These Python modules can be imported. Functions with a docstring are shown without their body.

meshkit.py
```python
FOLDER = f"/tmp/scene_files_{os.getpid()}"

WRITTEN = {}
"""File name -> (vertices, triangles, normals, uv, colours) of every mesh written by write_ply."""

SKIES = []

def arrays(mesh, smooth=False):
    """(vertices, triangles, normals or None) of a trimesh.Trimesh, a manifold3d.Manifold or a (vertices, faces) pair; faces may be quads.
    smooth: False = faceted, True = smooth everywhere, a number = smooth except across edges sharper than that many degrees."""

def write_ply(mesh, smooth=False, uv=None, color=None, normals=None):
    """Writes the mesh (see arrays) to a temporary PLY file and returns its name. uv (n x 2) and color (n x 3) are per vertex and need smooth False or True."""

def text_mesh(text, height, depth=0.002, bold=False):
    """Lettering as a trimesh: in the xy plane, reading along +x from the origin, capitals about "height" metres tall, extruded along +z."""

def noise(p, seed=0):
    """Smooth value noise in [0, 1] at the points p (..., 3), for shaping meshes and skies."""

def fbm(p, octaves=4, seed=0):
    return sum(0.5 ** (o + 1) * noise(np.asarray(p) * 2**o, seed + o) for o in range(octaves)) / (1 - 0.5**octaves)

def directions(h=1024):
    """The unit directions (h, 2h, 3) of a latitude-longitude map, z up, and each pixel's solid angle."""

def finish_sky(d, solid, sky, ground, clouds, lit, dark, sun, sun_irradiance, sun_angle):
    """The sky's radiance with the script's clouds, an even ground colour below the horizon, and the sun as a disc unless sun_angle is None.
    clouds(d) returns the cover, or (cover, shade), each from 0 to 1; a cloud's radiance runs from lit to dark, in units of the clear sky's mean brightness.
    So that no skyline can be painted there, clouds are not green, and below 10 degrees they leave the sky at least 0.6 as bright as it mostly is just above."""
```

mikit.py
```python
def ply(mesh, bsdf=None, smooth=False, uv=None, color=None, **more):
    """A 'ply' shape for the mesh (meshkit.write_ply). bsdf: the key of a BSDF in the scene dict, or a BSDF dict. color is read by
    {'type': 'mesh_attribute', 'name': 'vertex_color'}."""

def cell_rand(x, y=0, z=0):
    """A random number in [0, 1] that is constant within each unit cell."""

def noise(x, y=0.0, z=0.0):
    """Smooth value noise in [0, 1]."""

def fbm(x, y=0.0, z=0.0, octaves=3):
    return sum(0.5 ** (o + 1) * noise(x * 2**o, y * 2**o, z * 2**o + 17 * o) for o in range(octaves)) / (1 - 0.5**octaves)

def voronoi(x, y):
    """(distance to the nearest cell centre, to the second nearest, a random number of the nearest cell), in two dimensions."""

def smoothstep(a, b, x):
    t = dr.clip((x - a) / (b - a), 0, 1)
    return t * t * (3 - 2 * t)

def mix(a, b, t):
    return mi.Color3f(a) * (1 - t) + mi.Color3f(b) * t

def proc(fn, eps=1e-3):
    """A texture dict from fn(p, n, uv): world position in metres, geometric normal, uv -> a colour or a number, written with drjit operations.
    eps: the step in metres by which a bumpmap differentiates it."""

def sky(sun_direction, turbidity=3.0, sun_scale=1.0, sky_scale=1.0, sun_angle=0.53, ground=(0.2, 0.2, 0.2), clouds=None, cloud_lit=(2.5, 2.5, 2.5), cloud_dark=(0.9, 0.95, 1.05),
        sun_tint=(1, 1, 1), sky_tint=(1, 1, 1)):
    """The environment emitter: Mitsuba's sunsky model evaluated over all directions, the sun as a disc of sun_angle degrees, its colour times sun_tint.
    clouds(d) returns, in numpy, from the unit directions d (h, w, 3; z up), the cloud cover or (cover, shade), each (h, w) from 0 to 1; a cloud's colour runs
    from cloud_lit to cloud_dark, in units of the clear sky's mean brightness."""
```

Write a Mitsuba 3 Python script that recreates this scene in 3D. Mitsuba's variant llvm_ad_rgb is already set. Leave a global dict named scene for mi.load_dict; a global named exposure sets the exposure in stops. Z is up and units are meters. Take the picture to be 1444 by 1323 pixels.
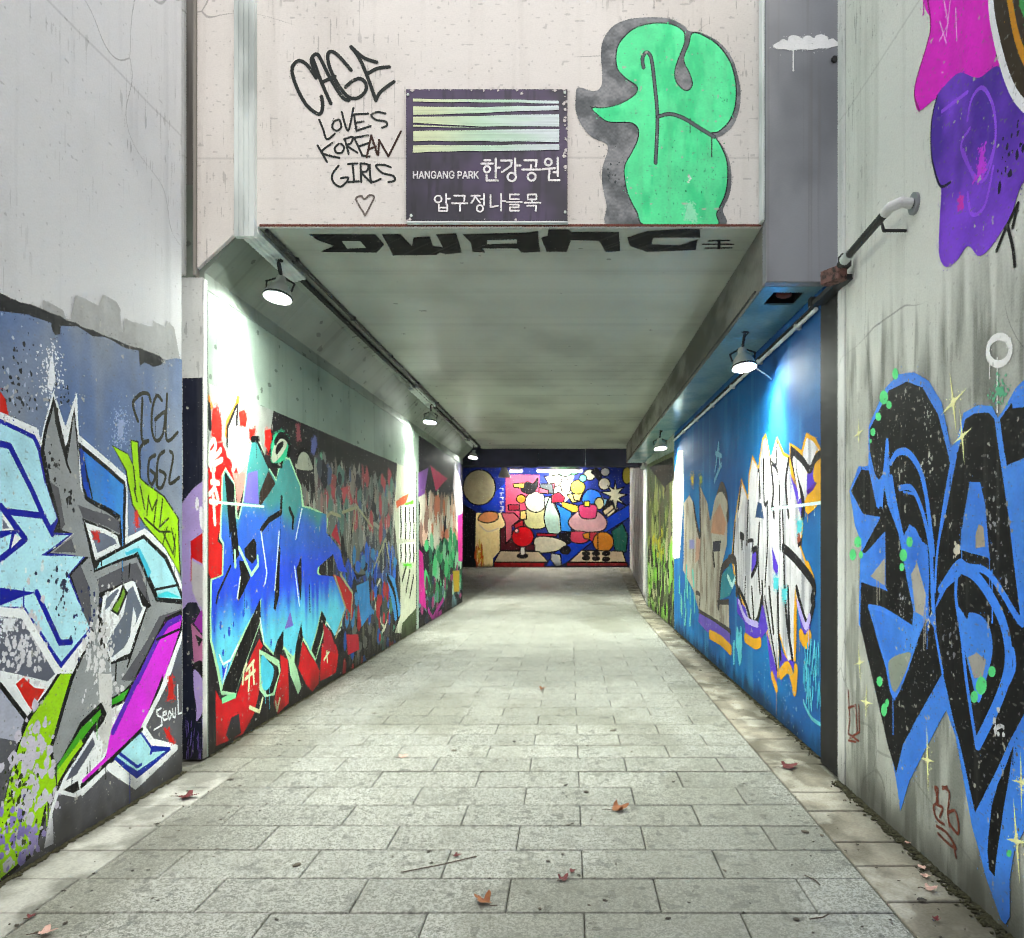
import math, random
import numpy as np, trimesh, mitsuba as mi, drjit as dr
import mikit, meshkit
from mikit import noise, fbm, voronoi, cell_rand, smoothstep, mix
from shapely.geometry import Polygon, LineString, Point, box as sbox, MultiPolygon
from shapely.ops import unary_union
from shapely import affinity, STRtree, make_valid
import mapbox_earcut

T = mi.ScalarTransform4f
random.seed(7); np.random.seed(7)
scene, labels = {}, {}

# ------------------------------------------------------------------ camera, sky, exposure
scene['camera'] = {'type': 'perspective', 'fov': 66.66, 'fov_axis': 'x', 'near_clip': 0.05, 'far_clip': 300.0,
                   'principal_point_offset_x': -0.0561, 'principal_point_offset_y': -0.0722,
                   'to_world': T().look_at(origin=[0, 0, 1.445], target=[0, 10, 1.445], up=[0, 0, 1])}
scene['sky'] = mikit.sky([0.22, -0.62, 0.74], turbidity=4, sun_scale=0.16, sun_angle=28, sky_scale=1.0, sun_tint=(0.90, 0.98, 1.10), clouds=lambda d: 1.0,
                         cloud_lit=(1.96, 2.0, 2.06), cloud_dark=(1.0, 1.0, 1.05), ground=(0.3, 0.3, 0.3))
exposure = 2.85
LAMP, SPOT, WIDE, FAR = 45.0, 3.1, 5.4, 27.0      # radiance of the lamp lenses, intensity of their wall beams and room beams, radiance of the far tubes

MURALS = {
 'left_outer': [
  ('p','slate_ground','@slate',[2480,2439,3252,2397,3433,2431,3572,2426,3757,2466,3974,2471,4263,2476,4562,2465,4579,2484,4684,2528,4747,2529,4778,2533,4778,-918,2480,-233],0),
  ('p','buff_patch','#a4a4a6',[3511,2514,3572,2515,3656,2509,3673,2475,3706,2480,3745,2607,3815,2614,3930,2611,3962,2678,4080,2679,4114,2650,4120,2588,4141,2522,4155,2614,4219,2612,4431,2640,4439,2677,4579,2676,4588,2718,4684,2699,4747,2533,4579,2486,4496,2493,4190,2474,3987,2475,3791,2464,3511,2470],0),
  ('p','black_band','#1b1b20',[2480,2495,3252,2460,3304,2457,3367,2457,3442,2470,3511,2470,3561,2468,3635,2475,3678,2466,3745,2473,3791,2464,3887,2477,3974,2471,4039,2476,4120,2473,4190,2474,4292,2483,4400,2488,4512,2493,4562,2478,4529,2448,4447,2413,4353,2418,4300,2389,4289,2470,4190,2456,4120,2453,4039,2465,3974,2465,3875,2445,3815,2452,3757,2458,3635,2429,3626,2388,3592,2375,3574,2395,3567,2424,3481,2421,3442,2417,3423,2421,3340,2404,3252,2387,2480,2436],0),
  ('f','white_spray','#e8ecf4',[3556,2281,3587,2288,3608,2168,3577,2093,3531,2125],0.1),
  ('f','pale_spray','#8f9fc4',[4093,2068,4162,2078,4148,1964,4080,1964],0.1),
  ('k','flaked_spot','#20242c',[3367,2094],(0.13,48,0.0126)),
  ('k','flaked_spot','#aab6cc',[3349,2116],(0.16,36,0.0098)),
  ('k','flaked_spot','#20242c',[3656,2107],(0.05,28,0.0084)),
  ('p','white_outline','#eceef2',[2740,1338,2740,1974,3252,1964,3471,1930,3499,1876,3531,1989,3582,2118,3669,1965,3751,2139,3770,1939,4169,1774,4183,1700,4188,1446,4353,1494,4512,1427,4666,1305,4765,1155,4840,1052,4872,960,4821,910,4641,629,4330,393,4435,281,4711,169,4263,75,4053,214,4003,262,3801,200,3755,186,3608,256,3862,463,3928,592,3426,670,3252,860],0),
  ('p','red_fill','#cc1f16',[3218,2053,3252,2046,3278,2026,3297,1959,3218,1966],0),
  ('p','blue_outline','#0c1a96',[2740,1238,2740,1937,3252,1934,3457,1898,3501,1843,3561,1662,3541,1693,3587,1607,3629,1532,3587,1475,3734,1466,3561,1372,3850,1359,3706,1262,3791,1126,3862,1046,3875,985,3635,831,3385,1128,3252,1143],0),
  ('p','light_blue_fill','#b4e6f8',[2740,1250,2740,1899,3252,1914,3444,1878,3476,1830,3531,1660,3526,1692,3570,1602,3608,1531,3556,1489,3582,1453,3695,1453,3501,1360,3803,1347,3684,1260,3768,1121,3838,1045,3850,991,3640,862,3395,1139,3252,1154],0),
  ('l','blue_outline','#0c1a96',[3152,1834,3252,1833,3304,1830,3437,1655,3521,1529,3577,1458],0.0291),
  ('l','blue_outline','#0c1a96',[3282,1552,3521,1539],0.0291),
  ('l','blue_outline','#0c1a96',[3252,1573,3399,1434,3252,1353],0.0291),
  ('l','blue_outline','#0c1a96',[3471,1197,3629,951,3711,943],0.0291),
  ('l','blue_outline','#0c1a96',[3340,1480,3252,1454],0.0291),
  ('l','blue_outline','#0c1a96',[3313,1396,3331,1467],0.0291),
  ('p','blue_outline','#0c1a96',[3120,1249,3252,1234,3471,1197,3395,1189,3252,1159,3120,1174],0),
  ('p','white_outline','#eceef2',[3262,1548,3332,1476,3260,1471],0),
  ('p','slate_fill','#6b7184',[3264,1523,3304,1482,3262,1479],0),
  ('p','white_outline','#eceef2',[3313,1396,3335,1457,3376,1440],0),
  ('k','flaked_spot','#142244',[3635,1252],(0.11,31,0.0112)),
  ('k','flaked_spot','#142244',[3656,1215],(0.03,16,0.0165)),
  ('k','flaked_spot','#dff2f8',[3461,1314],(0.25,31,0.014)),
  ('p','slate_fill','#5d6270',[2740,1188,3252,1125,3376,1103,3603,816,3541,790,3252,882,2740,938],0),
  ('f','white_spray','#e0e2ea',[3260,1108,3358,1098,3304,1040,3260,1045],0.06),
  ('k','peeled_patch','#c9c9d2',[3423,986],(0.12,92,0.0193)),
  ('k','peeled_patch','#d4d4dc',[3367,915],(0.12,60,0.0165)),
  ('l','white_outline','#eceef2',[2740,1213,3252,1133,3385,1109,3619,813],0.0392),
  ('p','red_fill','#cc1f16',[3336,810,3385,832,3457,773,3525,756,3441,680,3385,745],0),
  ('p','pale_fill','#aeb4c6',[2740,963,3252,813,3395,652,3346,567,3252,605,2740,639],0),
  ('l','white_outline','#eceef2',[2829,1128,3252,857,3421,667],0.0448),
  ('l','black_outline','#0b0b0f',[2892,1068,3252,823,3405,649],0.0224),
  ('p','black_outline','#0b0b0f',[3493,1825,3531,1962,3584,2094,3611,2036,3667,1869,3685,1899,3734,2064,3759,1937,3780,1676,3815,1643,4120,1547,4176,1339,4292,1357,4504,1079,4859,1041,4872,979,4596,957,4479,853,4270,656,4060,560,3922,509,3591,361,3542,479,3689,758,3875,962,3785,1112,3695,1263,3838,1359,3541,1369,3706,1444,3734,1462,3582,1465,3619,1524,3561,1626,3531,1693],0),
  ('p','grey_fill','#8f9097',[3521,1835,3549,1951,3584,2049,3595,1971,3605,1959,3678,1781,3732,2027,3751,1907,3785,1676,3821,1625,4093,1535,4141,1336,3911,1274,4270,1335,4471,1073,4756,1031,4830,1006,4562,973,4447,865,4234,662,4053,582,3915,530,3595,386,3564,473,3713,746,3893,968,3803,1111,3717,1261,3850,1344,3815,1345,3561,1372,3711,1448,3734,1459,3646,1476,3635,1525,3592,1628,3561,1695],0),
  ('p','dark_grey_shade','#54555e',[3711,1262,3780,1306,3850,1196,3877,985,3815,1051],0),
  ('p','dark_grey_shade','#54555e',[3762,1600,4107,1535,4120,1464,3797,1539],0),
  ('p','dark_grey_shade','#54555e',[3911,1229,4205,1298,4270,1304,4338,1214,4423,1048,4353,1062,4248,1202,3936,1160],0),
  ('p','dark_grey_shade','#54555e',[4512,987,4849,1005,4579,972,4471,854,4248,660,4120,683,4353,844],0),
  ('p','dark_grey_shade','#54555e',[3561,1695,3619,1671,3667,1504,3635,1476,3629,1532],0),
  ('p','dark_grey_shade','#54555e',[3667,1419,3711,1437,3745,1368,3582,1373],0),
  ('l','black_outline','#0b0b0f',[3611,2036,3605,1973,3635,1893,3684,1786],0.0134),
  ('l','black_outline','#0b0b0f',[3678,1792,3706,1752],0.0134),
  ('l','black_outline','#0b0b0f',[4205,1298,4197,1222],0.0134),
  ('l','black_outline','#0b0b0f',[4080,787,4073,692],0.0134),
  ('k','flaked_spot','#15151a',[3577,1789],(0.05,21,0.014)),
  ('k','flaked_spot','#15151a',[3700,1619],(0.03,24,0.0121)),
  ('p','black_outline','#0b0b0f',[3762,1909,4162,1741,4165,1699,4173,1738,4159,1340,4131,1352,4107,1547,3815,1639,3785,1710,3797,1677],0),
  ('p','cobalt_fill','@cobalt',[3777,1878,4141,1724,4148,1698,4145,1736,4141,1416,4120,1563,3838,1644,3801,1712,3815,1678],0),
  ('p','black_outline','#0b0b0f',[3803,1870,3832,1770,3862,1681,3838,1679,3815,1768],0),
  ('p','navy_shade','#123c9c',[3777,1878,3803,1870,3821,1769,3844,1680,3810,1677,3785,1766],0),
  ('p','navy_shade','#1644b4',[3801,1712,3844,1715,3862,1638,3838,1644],0),
  ('l','black_outline','#0b0b0f',[3844,1729,3875,1635],0.0112),
  ('p','black_outline','#0b0b0f',[3791,1539,4120,1456,4137,1372,3911,1327,3893,1264],0),
  ('p','white_outline','#eceef2',[3817,1516,3987,1479,4093,1450,4120,1391,3901,1328],0),
  ('p','slate_fill','#6b7184',[3856,1474,3974,1459,4073,1432,4086,1410,3918,1361],0),
  ('f','red_spray','#c82420',[3881,1463,3924,1463,3924,1429,3893,1437],0.02),
  ('p','black_outline','#0b0b0f',[3887,1264,3899,1320,4345,1461,4596,1333,4737,1147,4834,1034,4488,1072,4270,1348],0),
  ('p','pale_cyan_fill','#a6dfe9',[3914,1283,3936,1315,4338,1438,4562,1316,4701,1158,4765,1061,4499,1093,4463,1151,4289,1364],0),
  ('p','cyan_shade','#3fbcd6',[4162,1361,4255,1384,4300,1382,4423,1244,4392,1211,4281,1364,4173,1345],0),
  ('p','cyan_shade','#3fd0e0',[4496,1110,4596,1121,4759,1071,4499,1093],0),
  ('l','black_outline','#0b0b0f',[4471,1142,4728,1152],0.0157),
  ('l','black_outline','#0b0b0f',[3911,1297,3911,1308],0.009),
  ('l','black_outline','#0b0b0f',[3951,1326,3951,1299],0.009),
  ('p','black_outline','#0b0b0f',[3930,1160,4234,1213,4423,1052,4372,1040,4205,784,4039,785,3946,858,3921,1021],0),
  ('p','white_outline','#eceef2',[3962,1142,4120,1186,4222,1208,4255,1196,4330,1064,4365,1051,4270,921,4205,816,4039,796,3972,908,4013,945,3946,1045],0),
  ('p','slate_fill','#666c7e',[3987,1129,4093,1170,4107,1163,4013,1084,3974,1065],0),
  ('p','slate_fill','#666c7e',[4190,1157,4234,1177,4315,1064,4330,1052,4241,941,4151,850,4042,818,3998,893,4080,976,4148,1032],0),
  ('p','black_outline','#0b0b0f',[4141,1193,4190,1141,4100,1029,4026,1064,4107,1135],0),
  ('p','olive_fill','#6f9a28',[4148,1172,4165,1139,4093,1047,4046,1067,4120,1126],0),
  ('p','white_outline','#eceef2',[4241,1064,4267,1004,4241,884,4190,810,4216,961],0),
  ('l','black_outline','#0b0b0f',[4368,1036,4183,747],0.0134),
  ('k','peeled_patch','#c6c6ca',[3987,987],(0.1,100,0.0176)),
  ('k','peeled_patch','#d2d2d6',[3911,867],(0.12,120,0.0193)),
  ('k','peeled_patch','#cfcfd4',[3983,531],(0.12,120,0.022)),
  ('p','peeled_patch','#c9cbc9',[3922,756,4039,735,4046,659,4024,571,4053,448,4024,380,3942,313,3969,395,3915,458,3955,537,3928,657],0),
  ('k','flaked_spot','#1c2a58',[3815,1051],(0.1,31,0.014)),
  ('p','black_outline','#0b0b0f',[3608,811,3731,789,3725,759,3591,495,3575,470,3608,364,3625,284,3553,212,3499,108,3436,32,3215,-13,3215,222,3308,426,3346,546,3395,645,3531,744],0),
  ('p','lime_fill','#98d40c',[3633,806,3707,793,3701,772,3566,502,3553,476,3586,370,3608,304,3522,222,3483,114,3426,50,3215,10,3215,216,3312,425,3356,543,3421,632,3547,734],0),
  ('k','peeled_patch','#c8c4d2',[3436,508],(0.1,56,0.0275)),
  ('k','peeled_patch','#c8c4d2',[3477,331],(0.13,52,0.0275)),
  ('k','peeled_patch','#c4c4cc',[3317,204],(0.14,40,0.0275)),
  ('k','peeled_patch','#8478c0',[3308,167],(0.1,32,0.0275)),
  ('k','peeled_patch','#9a8cc8',[3446,106],(0.06,28,0.0248)),
  ('k','flaked_spot','#2c3a10',[3346,373],(0.1,48,0.0126)),
  ('k','flaked_spot','#3c4a10',[3366,242],(0.14,48,0.0098)),
  ('p','black_outline','#0b0b0f',[3948,604,3786,545,3597,367,3608,259,3749,368,3969,501,3996,536],0),
  ('p','green_fill','#3f9c1e',[3942,569,3786,510,3610,382,3608,349,3737,425,3944,538],0),
  ('p','lime_fill','#98d40c',[3608,356,3610,296,3725,390,3799,432,3786,459],0),
  ('p','black_outline','#0b0b0f',[4231,636,4039,610,4039,556,4170,566],0),
  ('p','green_fill','#2f9c1c',[4201,627,4041,599,4041,572,4148,579],0),
  ('p','white_outline','#eceef2',[3886,477,3935,392,3774,275,3677,240,3608,253,3656,308],0),
  ('p','slate_fill','#565a68',[3878,443,3899,405,3749,298,3672,292,3713,332],0),
  ('p','black_outline','#0b0b0f',[3654,256,3761,267,3774,221,3725,217],0),
  ('l','white_outline','#eceef2',[3608,256,3569,184,3553,116],0.0224),
  ('p','peeled_patch','#d8d8e0',[3553,160,3580,150,3586,30,3520,34],0),
  ('p','black_outline','#0b0b0f',[4853,995,4579,972,4455,864,4234,662,4275,693,3969,305,3780,242,3801,192,4343,368,4585,639,4596,616,4830,936],0),
  ('p','magenta_fill','#d42cdc',[4778,960,4596,943,4483,861,4270,656,4291,691,4039,452,3985,316,3792,260,3805,230,4327,385,4553,645,4554,603,4737,864],0),
  ('l','violet_shade','#5222b0',[4747,950,4605,929,4492,855,4285,653,4263,643,4053,431],0.0392),
  ('l','black_outline','#0b0b0f',[4479,854,4737,881],0.0157),
  ('l','white_outline','#eceef2',[4864,952,4571,600,4604,607,4335,383,4435,276,4701,170,4266,80,4046,233,4008,265,3799,201],0.0392),
  ('p','blue_outline','#0c2a96',[4039,301,4271,114,4641,174,4435,246,4314,364],0),
  ('p','pale_cyan_fill','#a6dfe9',[4103,317,4307,352,4418,240,4435,217,4585,183,4279,158,4060,308],0),
  ('l','blue_outline','#0c2a96',[4096,312,4279,180,4319,182],0.0179),
  ('l','blue_outline','#0c2a96',[4418,219,4435,242,4622,184],0.0246),
  ('l','black_outline','#0b0b0f',[3792,230,4039,293,4327,376],0.0224),
  ('f','red_spray','#c82420',[4613,615,4660,607,4678,468,4604,474],0.03),
  ('f','red_spray','#c82420',[4567,317,4613,301,4688,205,4622,222],0.025),
  ('l','seoul_lettering','#e8ecf0',[4531,447,4478,445,4487,415,4531,396,4540,347,4452,341],0.0112),
  ('l','seoul_lettering','#e8ecf0',[4549,399,4589,401,4582,418,4553,417,4545,391,4563,370,4596,369],0.0112),
  ('l','seoul_lettering','#e8ecf0',[4622,411,4605,381,4626,359,4646,385,4622,411],0.0112),
  ('l','seoul_lettering','#e8ecf0',[4660,412,4665,365,4690,357,4694,413],0.0112),
  ('l','seoul_lettering','#e8ecf0',[4719,547,4728,368,4783,369],0.0112),
  ('p','black_outline','#1c2410',[4037,1923,4190,1893,4234,1844,4208,1968,4292,1970,4315,1769,4439,1716,4345,1756,4571,1682,4734,1558,4759,1201,4571,1378,4345,1514,4222,1619,4179,1738,4165,1798],0),
  ('p','lime_fill','#9cd80c',[4050,1917,4190,1885,4241,1825,4222,1961,4281,1963,4300,1768,4423,1715,4338,1749,4562,1673,4716,1558,4745,1220,4579,1382,4353,1520,4236,1620,4193,1739,4179,1799],0),
  ('l','black_scribble','#1a2008',[4241,1825,4263,1705],0.0123),
  ('l','black_scribble','#1a2008',[4248,1710,4278,1638],0.0123),
  ('l','black_scribble','#1a2008',[4307,1730,4353,1599],0.0123),
  ('l','black_scribble','#1a2008',[4392,1677,4376,1566],0.0123),
  ('l','black_scribble','#1a2008',[4392,1660,4431,1593,4479,1656],0.0123),
  ('l','black_scribble','#1a2008',[4479,1656,4447,1508],0.0123),
  ('l','black_scribble','#1a2008',[4545,1667,4512,1501,4613,1555],0.0123),
  ('l','black_scribble','#1a2008',[4596,1502,4545,1396],0.0123),
  ('l','black_scribble','#1a2008',[4545,1475,4666,1341,4692,1458],0.0123),
  ('l','black_scribble','#1a2008',[4353,1549,4512,1474,4631,1475],0.0123),
  ('l','black_scribble','#1a2008',[4648,1493,4692,1385,4684,1322],0.0123),
  ('f','red_spray','#c83028',[4255,1579,4285,1580,4292,1506,4270,1498],0.03),
  ('c','black_tag','#2b2c26',[4285,2081,4241,2148,4248,2190,4323,2240,4392,2249,4415,2211],0.0224),
  ('c','black_tag','#2b2c26',[4330,2213,4323,1995,4392,1986],0.0224),
  ('c','black_tag','#2b2c26',[4537,2240,4479,2256,4431,2162,4431,2043,4479,1997,4545,2040,4571,2141,4562,2175,4463,2116],0.0224),
  ('c','black_tag','#2b2c26',[4596,2286,4588,2019,4719,2077],0.0224),
  ('c','black_tag','#2b2c26',[4463,1913,4400,1877,4392,1775,4431,1744,4463,1797,4415,1819],0.0224),
  ('c','black_tag','#2b2c26',[4562,1946,4496,1895,4479,1747,4537,1733,4579,1807,4512,1827],0.0224),
  ('c','black_tag','#2b2c26',[4631,1953,4666,1921,4622,1765,4737,1805],0.0224),
  ('c','black_tag','#2b2c26',[4392,1986,4307,1934,4307,1827],0.0224),
 ],
 'right_outer': [
  ('p','blue_fill','@royal',[4438,1705,4300,1834,4160,1825,4154,2033,4049,2116,3934,2195,3773,2234,3609,2205,3458,2138,3340,2021,3278,1858,3261,1819,3205,1849,3158,1947,3052,1960,2943,1939,2907,1890,2862,1916,2785,1979,2736,1998,2204,2081,2204,455,2521,405,2715,448,2741,400,2795,315,2823,195,2823,64,2852,25,2882,29,2986,140,3086,293,3220,615,3300,709,3473,518,3656,298,3756,121,3816,270,3897,441,3952,530,4256,935,4300,963,4278,1312,4256,1408,4350,1499],0),
  ('p','black_fill','#0c0c10',[4415,1704,4256,1816,4154,1799,4033,1604,3952,1593,4000,1547,4235,1569],0),
  ('p','black_fill','#0c0c10',[4140,2015,3897,2175,3689,2179,3517,2118,3374,1975,3268,1756,3268,1719,3340,1531,3388,1374,3402,1136,3473,1083,3458,1244,3473,1404,3517,1421,3593,1479,3656,1501,3705,1462,3742,1434,3825,1603,3879,1755,3897,1921,3930,1925,3956,1776,4019,1739,4069,1770,4140,1895],0),
  ('p','black_fill','#0c0c10',[3952,1700,3906,1606,3773,1455,3730,1367,3719,1322,3677,1224,3613,1103,3629,1019,4109,1084,4171,1070,3952,812,3825,640,3480,1085,3402,1038,3333,863,3730,450,3807,291,3906,403,4278,957,4261,1197,3906,1173,3934,1194,3937,1398,3937,1471,4202,1357,4256,1356,4014,1533,3971,1594],0),
  ('p','black_fill','#0c0c10',[3144,1920,3074,1932,2964,1917,2928,1888,2902,1789,2833,1535,2785,1387,2756,1200,2767,1140,2964,1313,3192,1340,3333,1238,3402,1142,3385,1340,3371,1389,3313,1518,3199,1799],0),
  ('p','black_fill','#0c0c10',[3388,1039,3402,1129,3192,1327,2964,1307,2758,1136,2732,1164,2321,1354,2321,1143,2732,828,2833,689,3063,360,3199,621,3217,638,3333,866],0),
  ('p','black_fill','#0c0c10',[2892,1882,2809,1929,2804,1907,2741,1901,2321,1904,2321,1777,2741,1722,2814,1712,2841,1704],0),
  ('p','black_fill','#0c0c10',[2797,692,2852,490,2900,306,2923,167,2964,178,2977,242,2943,431,2902,529],0),
  ('p','blue_fill','@royal',[3752,1390,3705,1466,3656,1503,3590,1483,3470,1372,3455,1244,3470,1103,3609,1046,3624,1172,3702,1330,3730,1401],0),
  ('p','bare_patch','#a9a79c',[3640,1269,3578,1327,3532,1253,3487,1182,3517,1085,3593,1098],0),
  ('s','blue_fill','@royal',[3952,911,3897,986,3773,1019,3640,1016,3532,1059,3624,885,3825,648,3934,792],0),
  ('s','bare_patch','#8f948a',[3900,797,3843,850,3722,888,3644,881,3821,682],0),
  ('p','bare_patch','#a09c90',[4129,1237,3943,1338,3943,1197],0),
  ('p','blue_fill','@royal',[3109,1663,3027,1658,2994,1569,2964,1383,2962,1363,3183,1394,3186,1378,3156,1527],0),
  ('p','bare_patch','#a79a88',[3040,1494,3007,1482,2994,1407,3063,1400,3063,1453],0),
  ('s','blue_fill','@royal',[3205,1160,3132,1118,3109,1146,3018,1136,2954,1091,2938,1025,2964,936,3029,802,3074,840,3156,1018],0),
  ('p','bare_patch','#9c9a94',[3120,963,3052,991,2986,972,3007,899,3074,887],0),
  ('c','blue_line','#3f86f4',[3915,1924,3952,1761,4025,1607],0.035),
  ('c','blue_line','#3f86f4',[4140,1808,4039,1612],0.028),
  ('c','blue_line','#3f86f4',[3869,1732,3821,1603,3705,1367],0.05),
  ('c','blue_line','#3f86f4',[3869,1814,3790,1854,3673,1841,3562,1764,3502,1671,3458,1535,3418,1373],0.036),
  ('c','blue_line','#3f86f4',[3764,1680,3640,1673,3547,1592,3473,1468,3441,1373],0.03),
  ('c','blue_line','#3f86f4',[3722,1660,3609,1643],0.012),
  ('c','blue_line','#3f86f4',[3441,1404,3418,1128],0.034),
  ('c','blue_line','#3f86f4',[3261,1743,3320,1582,3381,1374,3402,1208],0.02),
  ('c','blue_line','#3f86f4',[3360,1216,3205,1334,3120,1324,2959,1302,2762,1146,2741,1175,2741,1254],0.03),
  ('c','blue_line','#3f86f4',[3347,1218,3192,1296],0.03),
  ('c','blue_line','#3f86f4',[3192,1321,3074,1296,2964,1227,2872,1134,2833,1035,2843,940,2912,815,3046,634],0.05),
  ('c','blue_line','#3f86f4',[3211,1283,3217,1190,3168,1029,3132,865,3057,631],0.024),
  ('c','blue_line','#3f86f4',[3402,1038,3333,863],0.02),
  ('c','blue_line','#3f86f4',[4150,1072,3952,1071,3624,1018],0.028),
  ('c','blue_line','#3f86f4',[4119,1071,3952,827],0.014),
  ('c','blue_line','#3f86f4',[2804,1039,2799,964,2902,829],0.02),
  ('c','blue_line','#3f86f4',[2823,1534,2795,1386,2747,1158],0.02),
  ('c','blue_line','#3f86f4',[3052,623,3007,670],0.03),
  ('k','flaked_spot','#b9b9b4',[3473,1970],(0.05,19,0.0098)),
  ('k','flaked_spot','#b9b9b4',[3473,1776],(0.06,24,0.0112)),
  ('k','flaked_spot','#a8a8a0',[3756,1767],(0.06,19,0.0098)),
  ('k','flaked_spot','#7f7f80',[4029,1860],(0.08,28,0.0084)),
  ('k','flaked_spot','#8a8a88',[2923,1594],(0.08,31,0.0098)),
  ('k','flaked_spot','#8a8a90',[2902,1425],(0.1,31,0.0098)),
  ('k','flaked_spot','#d8d0c0',[3444,1092],(0.04,24,0.0121)),
  ('k','flaked_spot','#d8d0c0',[3211,1376],(0.03,16,0.0165)),
  ('k','flaked_spot','#9a9aa0',[2843,1263],(0.05,12,0.0098)),
  ('k','flaked_spot','#a0a0a8',[3739,1112],(0.05,24,0.0084)),
  ('k','flaked_spot','#707078',[3268,1016],(0.1,24,0.0112)),
  ('k','flaked_spot','#d0d0d4',[2887,726],(0.03,12,0.0165)),
  ('k','flaked_spot','#8c8478',[3689,1967],(0.25,72,0.007)),
  ('k','flaked_spot','#60606a',[3532,927],(0.22,72,0.007)),
  ('k','flaked_spot','#60606a',[2862,859],(0.25,72,0.007)),
  ('p','mint_dot','#58d683',[3781,2235,3785,2224,3794,2216,3808,2214,3824,2217,3838,2225,3848,2237,3852,2250,3848,2261,3838,2269,3824,2272,3808,2268,3794,2260,3785,2248],0),
  ('p','mint_dot','#58d683',[3904,2144,3909,2131,3923,2121,3944,2118,3968,2122,3989,2133,4004,2147,4010,2163,4004,2177,3989,2187,3968,2189,3944,2185,3923,2174,3909,2160],0),
  ('p','mint_dot','#58d683',[3860,2099,3864,2091,3873,2085,3886,2083,3900,2086,3914,2092,3923,2101,3926,2110,3923,2119,3914,2125,3900,2127,3886,2124,3873,2118,3864,2109],0),
  ('p','mint_dot','#58d683',[3987,2062,3990,2052,4001,2046,4017,2044,4034,2046,4050,2053,4061,2063,4065,2074,4061,2083,4050,2090,4034,2092,4017,2089,4001,2082,3990,2072],0),
  ('p','mint_dot','#58d683',[4065,1989,4068,1980,4077,1973,4090,1971,4104,1973,4117,1979,4126,1988,4129,1998,4126,2007,4117,2013,4104,2016,4090,2014,4077,2008,4068,1999],0),
  ('p','mint_dot','#58d683',[3621,1424,3625,1413,3634,1404,3649,1399,3664,1399,3679,1404,3689,1412,3692,1423,3689,1434,3679,1443,3664,1447,3649,1447,3634,1443,3625,1434],0),
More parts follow.
